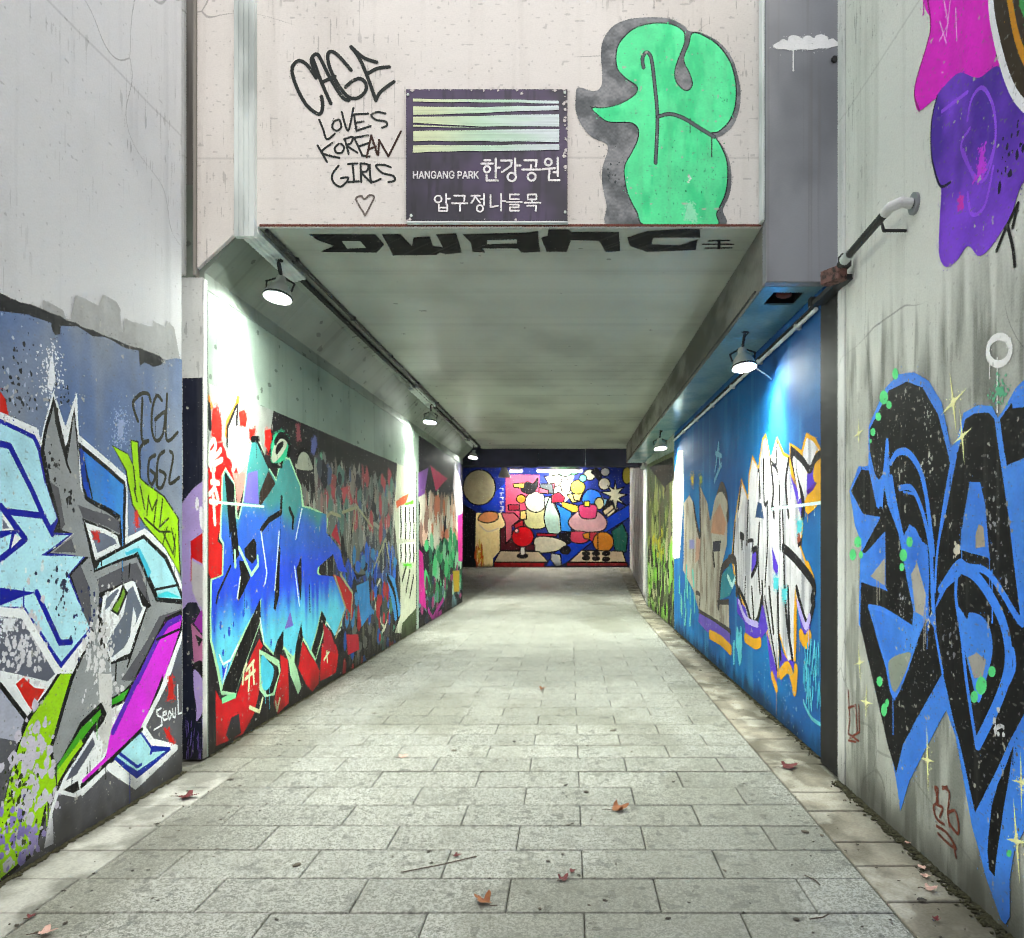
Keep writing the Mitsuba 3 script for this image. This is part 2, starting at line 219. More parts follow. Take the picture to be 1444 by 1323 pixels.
  ('p','mint_dot','#58d683',[4256,1416,4262,1402,4277,1391,4299,1385,4324,1384,4347,1390,4363,1401,4368,1415,4363,1429,4347,1440,4324,1446,4299,1446,4277,1440,4262,1429],0),
  ('p','mint_dot','#58d683',[3684,1360,3688,1347,3699,1336,3716,1330,3735,1330,3752,1335,3763,1345,3768,1358,3763,1372,3752,1382,3735,1389,3716,1389,3699,1383,3688,1373],0),
  ('p','mint_dot','#58d683',[3715,1302,3718,1293,3725,1286,3736,1282,3748,1281,3759,1285,3767,1291,3769,1300,3767,1309,3759,1316,3748,1321,3736,1321,3725,1318,3718,1311],0),
  ('p','mint_dot','#58d683',[3971,709,3975,697,3986,686,4001,678,4018,675,4034,677,4045,684,4049,695,4045,707,4034,718,4018,726,4001,729,3986,727,3975,720],0),
  ('p','mint_dot','#58d683',[3915,576,3919,561,3929,547,3944,537,3961,533,3976,536,3987,546,3990,559,3987,575,3976,589,3961,599,3944,602,3929,599,3919,590],0),
  ('p','mint_dot','#58d683',[3891,615,3894,606,3900,597,3910,591,3920,588,3930,590,3937,596,3939,605,3937,615,3930,623,3920,630,3910,632,3900,630,3894,624],0),
  ('p','mint_dot','#58d683',[2977,873,2981,857,2992,843,3009,833,3028,829,3044,833,3056,843,3061,857,3056,873,3044,888,3028,898,3009,901,2992,897,2981,887],0),
  ('p','mint_dot','#58d683',[3043,820,3045,808,3054,798,3065,791,3078,788,3090,790,3099,797,3102,807,3099,819,3090,829,3078,837,3065,839,3054,837,3045,830],0),
  ('p','mint_dot','#58d683',[2914,939,2917,928,2924,919,2935,913,2947,911,2958,913,2966,920,2969,929,2966,940,2958,949,2947,955,2935,957,2924,955,2917,948],0),
  ('p','mint_dot','#58d683',[4237,1346,4240,1337,4248,1330,4260,1325,4274,1325,4287,1329,4295,1335,4298,1344,4295,1353,4287,1361,4274,1365,4260,1365,4248,1362,4240,1355],0),
  ('p','mint_dot','#58d683',[4341,1343,4346,1329,4360,1318,4380,1311,4403,1311,4424,1316,4438,1327,4443,1341,4438,1355,4424,1367,4403,1373,4380,1374,4360,1368,4346,1357],0),
  ('p','mint_dot','#58d683',[2811,301,2812,294,2817,287,2824,282,2832,279,2839,279,2844,281,2845,287,2844,293,2839,300,2832,305,2824,308,2817,309,2812,306],0),
  ('p','mint_dot','#58d683',[4113,1948,4115,1943,4119,1940,4126,1939,4133,1939,4140,1942,4144,1947,4146,1952,4144,1957,4140,1960,4133,1961,4126,1960,4119,1957,4115,1953],0),
  ('x','yellow_sparkle','#efeeb0',[3242,2004],0.17),
  ('x','yellow_sparkle','#efeeb0',[3168,1854],0.13),
  ('x','yellow_sparkle','#efeeb0',[4300,2016],0.11),
  ('x','yellow_sparkle','#efeeb0',[4289,749],0.12),
  ('x','yellow_sparkle','#efeeb0',[4192,555],0.13),
  ('x','yellow_sparkle','#efeeb0',[3473,449],0.15),
  ('x','yellow_sparkle','#efeeb0',[2781,358],0.15),
  ('x','yellow_sparkle','#efeeb0',[2753,576],0.1),
  ('l','white_ring','#eeeeee',[2820,2133,2820,2114,2832,2098,2852,2088,2880,2085,2910,2090,2939,2103,2961,2122,2973,2143,2972,2164,2960,2181,2937,2190,2909,2192,2878,2185,2851,2172,2831,2154,2820,2133],0.028),
  ('f','green_spray','#5fae86',[2912,2014,2862,1999,2872,1957,2923,1971],0.06),
  ('c','brown_tag','#6e3a2c',[3402,345,3374,296,3416,262,3388,219,3320,218],0.013),
  ('c','brown_tag','#6e3a2c',[3333,374,3274,368,3287,281,3274,229],0.013),
  ('c','brown_tag','#6e3a2c',[3402,352,3374,348,3388,285,3333,284,3360,236],0.013),
  ('c','brown_tag','#6e3a2c',[3281,283,3230,308,3199,275,3199,226,3242,228,3281,245],0.013),
  ('c','brown_tag','#6e3a2c',[3388,187,3294,190,3217,157,3294,152,3374,159],0.013),
  ('c','brown_tag','#6e3a2c',[3333,367,3294,387],0.013),
  ('c','brown_tag','#6e3a2c',[3242,172,3217,120],0.013),
  ('l','brown_tag','#6e3a2c',[4462,566,4438,409,4462,317],0.012),
  ('l','brown_tag','#6e3a2c',[4462,463,4345,506,4323,361],0.012),
  ('l','brown_tag','#6e3a2c',[4300,515,4289,369,4438,297],0.012),
  ('l','brown_tag','#6e3a2c',[4462,317,4300,316],0.012),
  ('l','brown_tag','#6e3a2c',[4462,278,4345,300],0.012),
  ('s','magenta_fill','#d81cc0',[3521,4164,3511,3865,3442,3723,3479,3642,3582,3550,3602,3482,3554,3391,3378,3355,3192,3294,2905,3184,2876,3428,2905,3688],0),
  ('s','purple_fill','@purple',[3394,3355,3301,3366,3175,3341,3042,3239,2898,3196,2820,3056,2728,2935,2571,2793,2270,2572,2270,2535,2571,2694,2738,2692,2820,2605,2949,2544,3042,2544,3124,2611,3219,2581,3311,2595,3366,2672,3358,2836,3351,2952,3424,3089,3438,3247],0),
  ('c','black_edge','#1c1038',[3382,3358,3432,3282,3438,3153,3408,3053,3351,2954,3264,2931],0.012),
  ('c','magenta_edge','#8c0f70',[3511,3962,3442,3723,3479,3642,3582,3550,3602,3482,3554,3391],0.012),
  ('c','lilac_line','#8a4ae0',[3124,3117,3090,3184,3010,3181,2934,3064,2920,2927,2980,2826,3058,2854,3175,3031,3107,3074],0.016),
  ('c','lilac_line','#8a4ae0',[3158,3013,3058,2846,2964,2868,2920,2927],0.016),
  ('c','lilac_line','#8a4ae0',[3124,2824,3090,2725,2995,2718,2934,2838],0.016),
  ('c','lilac_line','#8a4ae0',[3339,3269,3124,3229],0.016),
  ('f','pink_spray','#b83ad8',[3026,2948,2995,2933,2995,2850,3058,2846],0.03),
  ('f','pink_spray','#c030b0',[3192,2837,3166,2826,3166,2782,3192,2793],0.02),
  ('k','flaked_spot','#1c1038',[2848,2820],(0.05,16,0.014)),
  ('k','flaked_spot','#1c1038',[2754,2866],(0.04,9,0.014)),
  ('l','pale_scribble','#e890e0',[3320,3734,3283,3609,3358,3585],0.008),
  ('l','pale_scribble','#e890e0',[3264,3695,3301,3566],0.008),
  ('l','pale_scribble','#e890e0',[3219,3629,3210,3490],0.008),
  ('l','pale_scribble','#e890e0',[3358,3668,3301,3539],0.008),
  ('s','brown_fill','#3a2c20',[2949,3722,2942,3425,2869,3186,2800,3044,2715,2936,2571,2800,2270,2610,2270,3197],0),
  ('c','orange_line','#c8841c',[2848,3487,2820,3374,2780,3231,2715,3093,2617,2961],0.03),
  ('s','green_fill','#3f9a50',[2780,3515,2767,3352,2728,3258,2653,3128,2270,2822,2270,3135],0),
  ('c','white_outline','#eeeef2',[2964,3652,2952,3480,2931,3369,2869,3186,2800,3044,2715,2936,2582,2806],0.035),
  ('c','black_tag','#181418',[2912,2515,2848,2577,2780,2627],0.016),
  ('c','black_tag','#181418',[2841,2582,2807,2491,2793,2417],0.016),
  ('c','black_tag','#181418',[2773,2632,2807,2561],0.016),
 ],
 'header_green': [
  ('s','grey_border','@greyborder',[57,4352,151,4328,201,4352,212,4430,201,4563,218,4663,285,4752,384,4796,518,4807,651,4796,740,4752,773,4715,862,4702,984,4630,1062,4519,1101,4374,1101,4230,1062,4108,995,4047,956,4024,995,3963,1040,3852,1051,3752,1034,3652,995,3564,962,3442,290,3442,240,3597,212,3741,218,3841,246,3930,240,3986,151,4030,85,4097,40,4197,40,4285],0),
  ('s','dark_outline','#22262a',[142,4225,229,4225,329,4252,412,4301,434,4335,424,4363,358,4413,305,4485,305,4607,357,4691,437,4747,551,4772,664,4764,734,4723,749,4674,741,4616,708,4539,685,4463,691,4399,732,4348,771,4340,794,4376,778,4439,739,4527,766,4618,791,4705,864,4693,969,4624,1047,4511,1081,4374,1075,4228,1035,4125,966,4062,929,4051,969,3999,1014,3899,1031,3786,1014,3661,959,3539,936,3447,507,3447,433,3549,378,3661,356,3764,356,3855,400,3932,439,4010,444,4072,424,4101,384,4121,249,4125,185,4170],0),
  ('s','green_fill','@throwgreen',[151,4219,229,4219,329,4247,418,4296,440,4335,429,4369,362,4419,312,4485,312,4607,362,4685,440,4741,551,4765,662,4757,729,4718,742,4674,734,4618,701,4541,679,4463,684,4396,729,4341,773,4332,801,4374,784,4441,745,4530,773,4618,795,4696,862,4685,962,4618,1040,4507,1073,4374,1067,4230,1028,4130,962,4069,917,4058,962,3997,1006,3897,1023,3786,1006,3664,951,3541,929,3453,512,3453,440,3553,384,3664,362,3764,362,3852,407,3930,446,4008,451,4074,429,4108,384,4128,251,4132,190,4174],0),
  ('c','dark_outline','#22262a',[479,4480,473,4541,498,4579,529,4541,551,4374,569,4152,557,3863],0.024),
  ('c','grey_line','#5d6468',[479,4480,473,4541,498,4579,529,4541,551,4374,569,4152,557,3863],0.0144),
  ('c','dark_outline','#22262a',[573,4163,651,4180,740,4152,829,4097,934,4033],0.026),
  ('c','grey_line','#5d6468',[573,4163,651,4180,740,4152,829,4097,934,4033],0.0156),
  ('k','peeled_patch','#dfe8df',[784,3758],(0.015,8,0.0121)),
  ('k','peeled_patch','#cfe8d8',[379,3752],(0.012,3,0.014)),
  ('f','faded_patch','#8fe4b8',[762,3608,795,3597,829,3497,740,3497],0.03),
  ('k','dark_fleck','#1f8a58',[895,3852],(0.12,60,0.0056)),
  ('k','dark_fleck','#1f8a58',[695,3786],(0.1,31,0.0056)),
  ('k','dark_fleck','#2a9a60',[984,4296],(0.05,19,0.0056)),
  ('k','dark_fleck','#2aa868',[651,3664],(0.2,48,0.0042)),
  ('k','dark_fleck','#3a3f44',[285,3819],(0.08,36,0.007)),
 ],
 'header_text': [
  ('c','lettering','#2c302f',[-1639,4414,-1695,4495,-1745,4525,-1780,4505,-1795,4454,-1765,4354,-1705,4243,-1634,4183,-1604,4193,-1597,4243,-1604,4293],0.023),
  ('c','lettering','#2c302f',[-1632,4429,-1669,4515,-1659,4555,-1629,4565,-1594,4505,-1549,4414,-1473,4293,-1428,4268],0.023),
  ('c','lettering','#2c302f',[-1659,4535,-1604,4384,-1544,4248],0.023),
  ('c','lettering','#2c302f',[-1604,4384,-1518,4424],0.023),
  ('c','lettering','#2c302f',[-1413,4464,-1493,4555,-1539,4585,-1564,4560,-1549,4475,-1493,4364,-1433,4293,-1373,4283,-1322,4324,-1317,4374,-1352,4409,-1403,4394,-1448,4354],0.023),
  ('c','lettering','#2c302f',[-1413,4615,-1362,4545,-1312,4434,-1252,4268],0.023),
  ('c','lettering','#2c302f',[-1413,4615,-1332,4545,-1247,4515],0.023),
  ('c','lettering','#2c302f',[-1302,4444,-1242,4475,-1166,4485],0.023),
  ('c','lettering','#2c302f',[-1252,4268,-1222,4324,-1136,4389],0.023),
  ('c','lettering','#2e3231',[-1619,4143,-1594,4082,-1569,4017,-1518,4052],0.0135),
  ('c','lettering','#2e3231',[-1493,4143,-1523,4132,-1534,4092,-1508,4072,-1478,4092,-1483,4132,-1495,4145],0.0135),
  ('c','lettering','#2e3231',[-1473,4193,-1433,4072,-1398,4218],0.0135),
  ('c','lettering','#2e3231',[-1393,4173,-1378,4072],0.0135),
  ('c','lettering','#2e3231',[-1393,4178,-1302,4183],0.0135),
  ('c','lettering','#2e3231',[-1388,4122,-1332,4132],0.0135),
  ('c','lettering','#2e3231',[-1378,4072,-1287,4102],0.0135),
  ('c','lettering','#2e3231',[-1191,4183,-1242,4193,-1282,4173,-1252,4143,-1191,4132,-1181,4107,-1212,4092],0.0135),
  ('c','lettering','#2e3231',[-1629,3976,-1569,3871],0.0135),
  ('c','lettering','#2e3231',[-1534,3992,-1604,3931,-1488,3896],0.0135),
  ('c','lettering','#2e3231',[-1493,3987,-1518,3961,-1508,3931,-1473,3931,-1458,3966,-1478,3987],0.0135),
  ('c','lettering','#2e3231',[-1453,4017,-1428,3921],0.0135),
  ('c','lettering','#2e3231',[-1458,4017,-1403,4032,-1413,3992,-1438,3976,-1373,3931],0.0135),
  ('c','lettering','#2e3231',[-1393,4027,-1342,3916],0.0135),
  ('c','lettering','#2e3231',[-1393,4027,-1302,4042],0.0135),
  ('c','lettering','#2e3231',[-1362,3971,-1302,3992],0.0135),
  ('c','lettering','#2e3231',[-1342,3911,-1292,3906],0.0135),
  ('c','lettering','#2e3231',[-1493,3846,-1534,3790,-1528,3740,-1483,3710,-1443,3740,-1433,3770,-1478,3765],0.0135),
  ('c','lettering','#2e3231',[-1433,3856,-1373,3861],0.0135),
  ('c','lettering','#2e3231',[-1403,3856,-1393,3745],0.0135),
  ('c','lettering','#2e3231',[-1433,3740,-1362,3745],0.0135),
  ('c','lettering','#2e3231',[-1352,3861,-1347,3740],0.0135),
  ('c','lettering','#2e3231',[-1352,3861,-1302,3851,-1312,3810,-1344,3800,-1282,3735],0.0135),
  ('c','lettering','#2e3231',[-1292,3851,-1282,3745,-1222,3760],0.0135),
  ('c','lettering','#2e3231',[-1156,3836,-1201,3851,-1252,3846,-1212,3800,-1141,3780,-1131,3750,-1171,3740],0.0135),
  ('l','lettering','#3a2a26',[-1312,3901,-1282,4042,-1242,3916],0.0135),
  ('l','lettering','#3a2a26',[-1302,3951,-1252,3971],0.0135),
  ('l','lettering','#3a2a26',[-1237,3916,-1232,4012,-1171,3906,-1091,4067],0.0135),
  ('c','heart','#6a625c',[-1322,3524,-1373,3609,-1378,3639,-1347,3649,-1327,3629,-1292,3655,-1264,3644,-1282,3599,-1322,3524],0.0115),
 ],
 'ceiling_text': [
  ('p','black_lettering','#0a0a0c',[-1727,5171,-1290,5171,-1273,5345,-1360,5499,-1752,5487,-1625,5375,-1704,5268],0),
  ('p','black_lettering','#0a0a0c',[-1246,5171,-1126,5171,-1091,5375,-1050,5227,-937,5210,-944,5375,-880,5406,-886,5171,-752,5154,-761,5499,-877,5531,-919,5499,-950,5544,-1256,5551],0),
  ('p','black_lettering','#0a0a0c',[-711,5171,-272,5143,-206,5115,-210,5487,-338,5499,-356,5424,-608,5424,-594,5499,-685,5487,-675,5315],0),
  ('p','black_lettering','#0a0a0c',[-189,5227,-144,5199,-141,5088,-1,5088,10,5131,325,5131,357,5468,254,5487,200,5285,10,5268,-24,5487,-163,5487],0),
  ('p','black_lettering','#0a0a0c',[386,5227,507,5115,844,5061,876,5227,563,5227,564,5345,758,5363,866,5256,886,5449,544,5487,419,5375],0),
  ('p','bare_gap','@ceiling_c',[-1542,5285,-1419,5285,-1413,5406,-1548,5424],0),
  ('p','bare_gap','@ceiling_c',[-557,5268,-356,5256,-361,5327,-566,5345],0),
  ('l','black_lettering','#0a0a0c',[919,5345,1122,5345],0.02),
  ('l','black_lettering','#0a0a0c',[949,5285,1080,5274],0.02),
  ('l','black_lettering','#0a0a0c',[949,5418,1127,5412],0.02),
  ('l','black_lettering','#0a0a0c',[1012,5268,1042,5424],0.02),
 ],
 'column_cloud': [
  ('s','spray_cloud','#e6e6e6',[1291,4558,1318,4579,1336,4588,1359,4602,1386,4594,1392,4617,1425,4626,1458,4617,1476,4602,1494,4620,1524,4623,1548,4608,1566,4626,1599,4631,1632,4620,1644,4600,1671,4605,1692,4588,1718,4573,1721,4561,1665,4549,1635,4541,1575,4540,1530,4531,1470,4535,1410,4528,1365,4537,1321,4540],0),
 ],
 'left_bay1': [
  ('p','dark_ground','#1f1c22',[5045,2456,5173,2463,12048,2564,12048,-1221,5045,-223],0),
  ('p','grey_ground','#8d938c',[5046,2452,6229,2452,6177,2311,6052,2073,5980,1924,5558,1872,5046,1881],0),
  ('b','brush_stroke',['#6d675f','#55564f','#3a3440','#76706c','#444a4c','#8d8f86','#5c4a4c','#2c2a34'],[7269,2153,10980,1615],(230,0.13,0.42)),
  ('b','brush_stroke',['#5f6059','#70726b','#3a3f46','#4a4440','#86877c'],[7815,1708,10980,1015],(130,0.15,0.42)),
  ('b','brush_stroke',['#1f2f6a','#27407e','#3a3a44','#2a2a34','#4a5a74'],[7815,1281,10535,553],(80,0.15,0.38)),
  ('b','brush_stroke',['#3a3a34','#4a4438','#26242a','#5a5848','#34302c'],[8314,817,11669,-75],(110,0.13,0.32)),
  ('b','brush_stroke',['#9b9c90','#7e776e','#8f6f68','#6b6f68'],[6884,1865,8057,1533],(60,0.1,0.3)),
  ('p','red_fill','#c81a1a',[5046,1825,5068,1931,5120,2049,5302,2088,5466,1952,5642,1896,5497,1798,5537,1581,5302,1785,5264,1430,5246,1478,5237,1412,5302,1386,5306,1180,5147,1164,5046,1269],0),
  ('p','pink_fill','#c88078',[5466,1891,5706,1920,5663,1808,5558,1626,5517,1817],0),
  ('f','red_spray','#d02018',[5156,2290,5246,2330,5298,2221,5298,2096,5210,2068,5147,2118],0.03),
  ('f','red_spray','#d02018',[5568,2340,5674,2371,5724,2311,5695,2244,5589,2246],0.03),
  ('f','red_spray','#d02018',[6052,2274,6165,2300,6190,2235,6127,2100,6052,2159],0.03),
  ('f','red_spray','#d02018',[5750,2242,5863,2258,5874,2222,5772,2163],0.03),
  ('f','pink_spray','#8c4a50',[6748,2413,6825,2434,6857,2298,6764,2265],0.04),
  ('f','pink_spray','#b04a52',[8049,1947,8392,1999,8650,1922,8392,1746,8149,1797],0.05),
  ('f','pink_spray','#8c4048',[8885,2256,9048,2271,9048,2032,8885,1978],0.06),
  ('f','blue_spray','#6068a8',[7152,2334,7256,2405,7309,2308,7221,2206,7135,2219],0.04),
  ('f','green_spray','#68b088',[7256,2152,7436,2252,7511,2189,7327,2113],0.04),
  ('l','orange_line','#c8701c',[5103,2354,5141,2308],0.048),
  ('l','orange_line','#c8701c',[5568,2442,5537,2379,5388,2235,5374,2147],0.048),
  ('l','black_line','#15141a',[5112,2307,5129,2164],0.048),
  ('l','black_line','#15141a',[5527,2360,5388,2200,5388,2081],0.0352),
  ('l','black_line','#15141a',[5548,2381,5537,2239],0.032),
  ('p','cream_fill','#a9b09c',[5397,2193,5527,2343,5527,2237,5456,2089,5407,2066],0),
  ('p','pale_green_edge','#a4d8a8',[5558,1564,5642,1718,5706,1938,5806,2195,5932,2202,6127,1994,6281,1908,6388,2108,6585,2118,6872,1886,6936,1725,7256,1704,7645,1645,7587,1424,7363,1492,7399,1211,7345,1114,7744,918,8100,817,8100,522,7874,472,7587,598,7256,285,7101,388,6920,525,6703,330,6585,444,6457,509,6229,498,6028,610,5944,767,5579,403,5521,323,5294,369,5126,763,5120,918,5134,1165,5302,1185,5311,1395,5255,1429,5274,1491,5302,1869,5359,1925,5507,1825],0),
  ('p','letter_fill','@letterfade',[5579,1569,5663,1710,5717,1930,5817,2182,5909,2185,6107,1992,6281,1888,6416,2101,6571,2096,6841,1884,6888,1713,7221,1691,7587,1632,7548,1424,7320,1492,7356,1201,7291,1110,7704,930,8057,807,8057,546,7866,498,7587,622,7418,740,7256,537,7118,408,6904,570,6673,420,6457,535,6216,522,6028,634,5961,784,5980,972,5558,688,5359,461,5311,436,5152,768,5143,916,5159,1155,5324,1180,5336,1403,5292,1437,5296,1491,5321,1854,5359,1899,5497,1815,5521,1581],0),
  ('p','black_shadow','#0c0a0e',[5340,1898,5497,1811,5521,1581,5562,1429,5579,1313,5486,1254,5447,1480,5427,1430,5368,1747],0),
  ('p','black_shadow','#0c0a0e',[5956,969,5975,816,5589,418,5527,335,5302,396,5349,462,5548,637],0),
  ('p','black_shadow','#0c0a0e',[5579,1273,5684,1265,5772,1144,5642,1034,5554,972,5604,1188],0),
  ('p','black_shadow','#0c0a0e',[5663,1356,5840,1436,5886,1399,5886,1282,5806,1241,5684,1301],0),
  ('p','black_shadow','#0c0a0e',[6268,850,6229,873,6268,1048,6348,1385,6375,1354,6348,963],0),
  ('p','black_shadow','#0c0a0e',[6841,903,6748,1167,6872,1277,6888,1053,6857,881],0),
  ('p','black_shadow','#0c0a0e',[6443,670,6443,537,6367,445,6224,507,6308,606],0),
  ('p','black_shadow','#0c0a0e',[6872,683,6920,546,6748,339,6697,363,6733,496],0),
  ('p','black_shadow','#0c0a0e',[7436,739,7579,647,7263,306,7145,404,7291,545],0),
  ('p','black_shadow','#0c0a0e',[7950,488,8100,522,8211,327,8057,233,7887,334],0),
  ('l','black_shadow','#0c0a0e',[5437,1239,5246,1063,5219,1003],0.0224),
  ('l','black_shadow','#0c0a0e',[5980,1497,6127,1576,6388,1643,6402,1765],0.048),
  ('l','black_shadow','#0c0a0e',[6585,1680,6673,1609,6658,1524],0.0448),
  ('l','black_shadow','#0c0a0e',[7091,1007,7101,759],0.0192),
  ('p','brown_shadow','#2d211b',[6127,1969,6268,1867,5932,1661,5944,1779],0),
  ('p','violet_fill','#6e66c4',[5728,1912,5909,1946,5932,1694,5659,1696],0),
  ('p','indigo_fill','#2a3ad0',[5302,572,5340,540,5427,577,5324,442],0),
  ('p','violet_fill','#6e66c4',[6600,818,6673,684,6471,677],0),
  ('l','white_line','#dfeef0',[5975,1483,6089,1166,6052,1081],0.0176),
  ('l','white_line','#dfeef0',[6348,1485,6255,1019],0.0176),
  ('l','white_line','#dfeef0',[6703,1190,6825,840],0.0176),
  ('l','white_line','#dfeef0',[6028,634,5956,823],0.0176),
  ('l','white_line','#dfeef0',[5599,1153,5548,1006],0.0176),
  ('l','white_line','#dfeef0',[6888,1691,6733,1426],0.0176),
  ('l','white_line','#dfeef0',[7291,1491,7309,1202],0.0176),
  ('l','white_line','#dfeef0',[5388,558,5321,451],0.0176),
  ('l','white_line','#dfeef0',[8057,488,7887,458,7587,604],0.0176),
  ('l','white_line','#dfeef0',[5264,645,5321,573,5437,584,5558,671],0.0176),
  ('l','mint_line','#a8ecb8',[5579,1366,5706,1246,5795,1161,5921,1230,5909,1295],0.032),
  ('l','mint_line','#a8ecb8',[5507,1341,5517,1236],0.032),
  ('e','blue_dot','#2a50c0',[5191,828,12,20],0),
  ('e','blue_dot','#2a50c0',[5283,843,18,30],0),
  ('e','blue_dot','#2a50c0',[5417,785,21,35],0),
  ('e','blue_dot','#2a50c0',[5652,890,18,30],0),
  ('e','blue_dot','#2a50c0',[5706,948,18,30],0),
  ('e','blue_dot','#2a50c0',[5321,653,15,25],0),
  ('e','blue_dot','#2a50c0',[6177,604,18,30],0),
  ('e','blue_dot','#2a50c0',[6614,471,12,20],0),
  ('e','blue_dot','#2a50c0',[5340,760,9,16],0),
  ('e','blue_dot','#2a50c0',[5486,828,12,20],0),
  ('e','blue_dot','#2a50c0',[5795,968,12,20],0),
  ('p','red_fill','#c01820',[5209,420,5314,305,5529,299,5611,387,5763,535,5943,671,6016,603,5943,564,5943,275,5841,117,5648,12,5217,42],0),
  ('p','red_fill','#c01820',[6364,484,6547,411,6572,42,6317,9,6229,115,6388,347],0),
  ('p','red_fill','#c01820',[6904,517,7105,372,7256,276,7381,176,7350,59,7165,15,6989,127,6800,295],0),
  ('p','red_fill','#c01820',[7446,424,7893,351,7974,240,7893,67,7646,67,7381,74],0),
  ('p','dark_ground','#2c2830',[5364,76,5450,176,5574,177,5611,29,5433,21],0),
  ('p','pale_green_edge','#a4d8a8',[5939,585,6340,443,6376,349,6247,172,6048,200,5943,279],0),
  ('p','black_shadow','#0c0a0e',[5964,544,6317,393,6345,328,6207,196,6091,210,5981,318],0),
  ('s','cyan_fill','#4cc0dc',[5985,526,6135,459,6236,382,6180,280,6074,248,5989,308],0),
  ('l','pale_tag','#d8dcb0',[5639,382,5658,473,5705,512],0.0288),
  ('l','pale_tag','#d8dcb0',[5705,465,5841,514],0.0288),
  ('l','pale_tag','#d8dcb0',[5686,405,5861,438],0.0288),
  ('l','pale_tag','#d8dcb0',[5743,314,5763,455],0.0288),
  ('l','pale_tag','#d8dcb0',[5822,485,5841,344],0.0288),
  ('l','pale_tag','#d8dcb0',[7578,427,7612,221],0.0288),
  ('l','pale_tag','#d8dcb0',[7680,317,7511,258],0.0288),
  ('l','pale_tag','#d8dcb0',[5763,183,5943,110,6006,196],0.0288),
  ('l','pale_tag','#d8dcb0',[6270,115,6305,38,6364,122],0.0288),
  ('p','mint_fill','#7ed898',[5298,343,5398,349,5538,332,5520,301,5306,305],0),
  ('p','pale_green_edge','#a4d8a8',[6436,535,6741,324,6876,120,6794,70,6610,263,6559,400],0),
  ('f','mint_spray','#34b884',[6177,2174,6255,2272,6416,2324,6585,2274,6600,2182,6443,2063,6190,2029],0.03),
  ('s','cream_fill','#b4bca4',[6190,2058,6216,2149,6334,2233,6485,2262,6528,2216,6388,2108,6255,2045],0),
  ('s','black_shadow','#0c0a0e',[6268,2135,6308,2190,6416,2233,6443,2206,6348,2134,6294,2108],0),
  ('c','black_shadow','#0c0a0e',[6268,2205,6361,2271,6485,2277,6585,2222,6551,2135],0.056),
  ('s','cream_fill','#a0a494',[6748,2039,6770,2137,6914,2212,7084,2180,7169,2064],0),
  ('c','black_shadow','#0c0a0e',[6748,2092,6794,2161,6914,2219,7067,2201,7186,2111],0.04),
  ('l','black_shadow','#0c0a0e',[5886,2186,6127,1994],0.032),
  ('l','black_shadow','#0c0a0e',[5806,2172,5932,2188],0.048),
  ('p','black_shadow','#0c0a0e',[6177,2037,6334,2032,6443,2083,6416,2009,6203,2000],0),
  ('c','pale_tag','#d6e4cc',[5077,1980,5129,2050,5191,2091,5200,2034,5103,1975],0.0384),
  ('c','pale_tag','#d6e4cc',[5103,1950,5228,1996,5283,2035],0.0384),
  ('c','pale_tag','#d6e4cc',[5120,1920,5283,1960],0.0384),
  ('c','pale_tag','#d6e4cc',[5156,1988,5191,1893],0.0384),
  ('c','pale_tag','#d6e4cc',[5086,2013,5147,1889],0.0384),
  ('c','pale_tag','#d6e4cc',[5191,1926,5302,1970],0.0384),
  ('c','pale_tag','#d6e4cc',[5173,1859,5191,1778,5120,1725],0.0384),
  ('c','pale_tag','#d6e4cc',[5147,1808,5255,1807],0.0384),
  ('c','pale_tag','#d6e4cc',[5191,1778,5246,1699],0.0384),
  ('c','pale_tag','#d6e4cc',[5173,1712,5200,1532],0.0384),
  ('c','pale_tag','#d6e4cc',[5129,1677,5228,1673],0.0384),
  ('c','pale_tag','#d6e4cc',[5417,2084,5579,2139,5663,2167],0.0448),
  ('c','pale_tag','#d6e4cc',[5456,2020,5558,2101,5579,1997,5706,2046],0.0448),
  ('c','pale_tag','#d6e4cc',[5497,2163,5548,2214,5589,2202,5537,2160],0.0448),
  ('c','pale_tag','#d6e4cc',[5476,1918,5537,1976,5579,1918],0.0448),
  ('c','pale_tag','#d6e4cc',[5599,1929,5706,2001],0.0448),
  ('c','pale_tag','#d6e4cc',[5497,2094,5497,1937],0.0448),
  ('c','pale_tag','#d6e4cc',[5397,2014,5537,2011],0.0448),
  ('c','pale_tag','#d6e4cc',[5663,2149,5706,2046],0.0448),
  ('c','pale_tag','#d6e4cc',[5772,2373,5706,2209],0.0448),
  ('p','smoky_fill','#5e605c',[8049,1656,8650,1787,8861,1507,9439,1602,9965,1395,9484,1009,8650,1005,8251,1264],0),
  ('p','smoky_fill','#6c6c64',[8217,1582,8575,1670,8727,1380,8501,1136,8286,1303],0),
  ('p','smoky_fill','#3c3e4a',[8805,1401,9394,1488,9623,1373,9349,1105,8885,1165],0),
  ('p','smoky_fill','#6e5a56',[9439,2011,10118,2101,10441,1820,10118,1516,9577,1697],0),
  ('p','smoky_fill','#4e6660',[9530,2201,9965,2211,10015,2022,9577,1997],0),
  ('p','smoky_fill','#8a4a4a',[7732,2077,8049,2044,7983,1732,7702,1814],0),
  ('p','smoky_fill','#3c4440',[9577,958,10067,885,10118,394,9623,260,9349,564],0),
  ('c','letter_outline','#8c8e80',[8049,1656,8650,1787,8861,1507,9439,1602,9965,1395,9484,1009],0.0544),
  ('c','letter_outline','#14121a',[8251,1264,8650,1005,9484,1004],0.0544),
  ('c','letter_outline','#14121a',[8612,1754,8428,1382,8575,1092],0.0544),
  ('c','letter_outline','#84867a',[10118,1516,9577,1697,9439,2011],0.0544),
  ('c','letter_outline','#7c7e74',[8845,1677,9175,1885,9439,1693],0.0544),
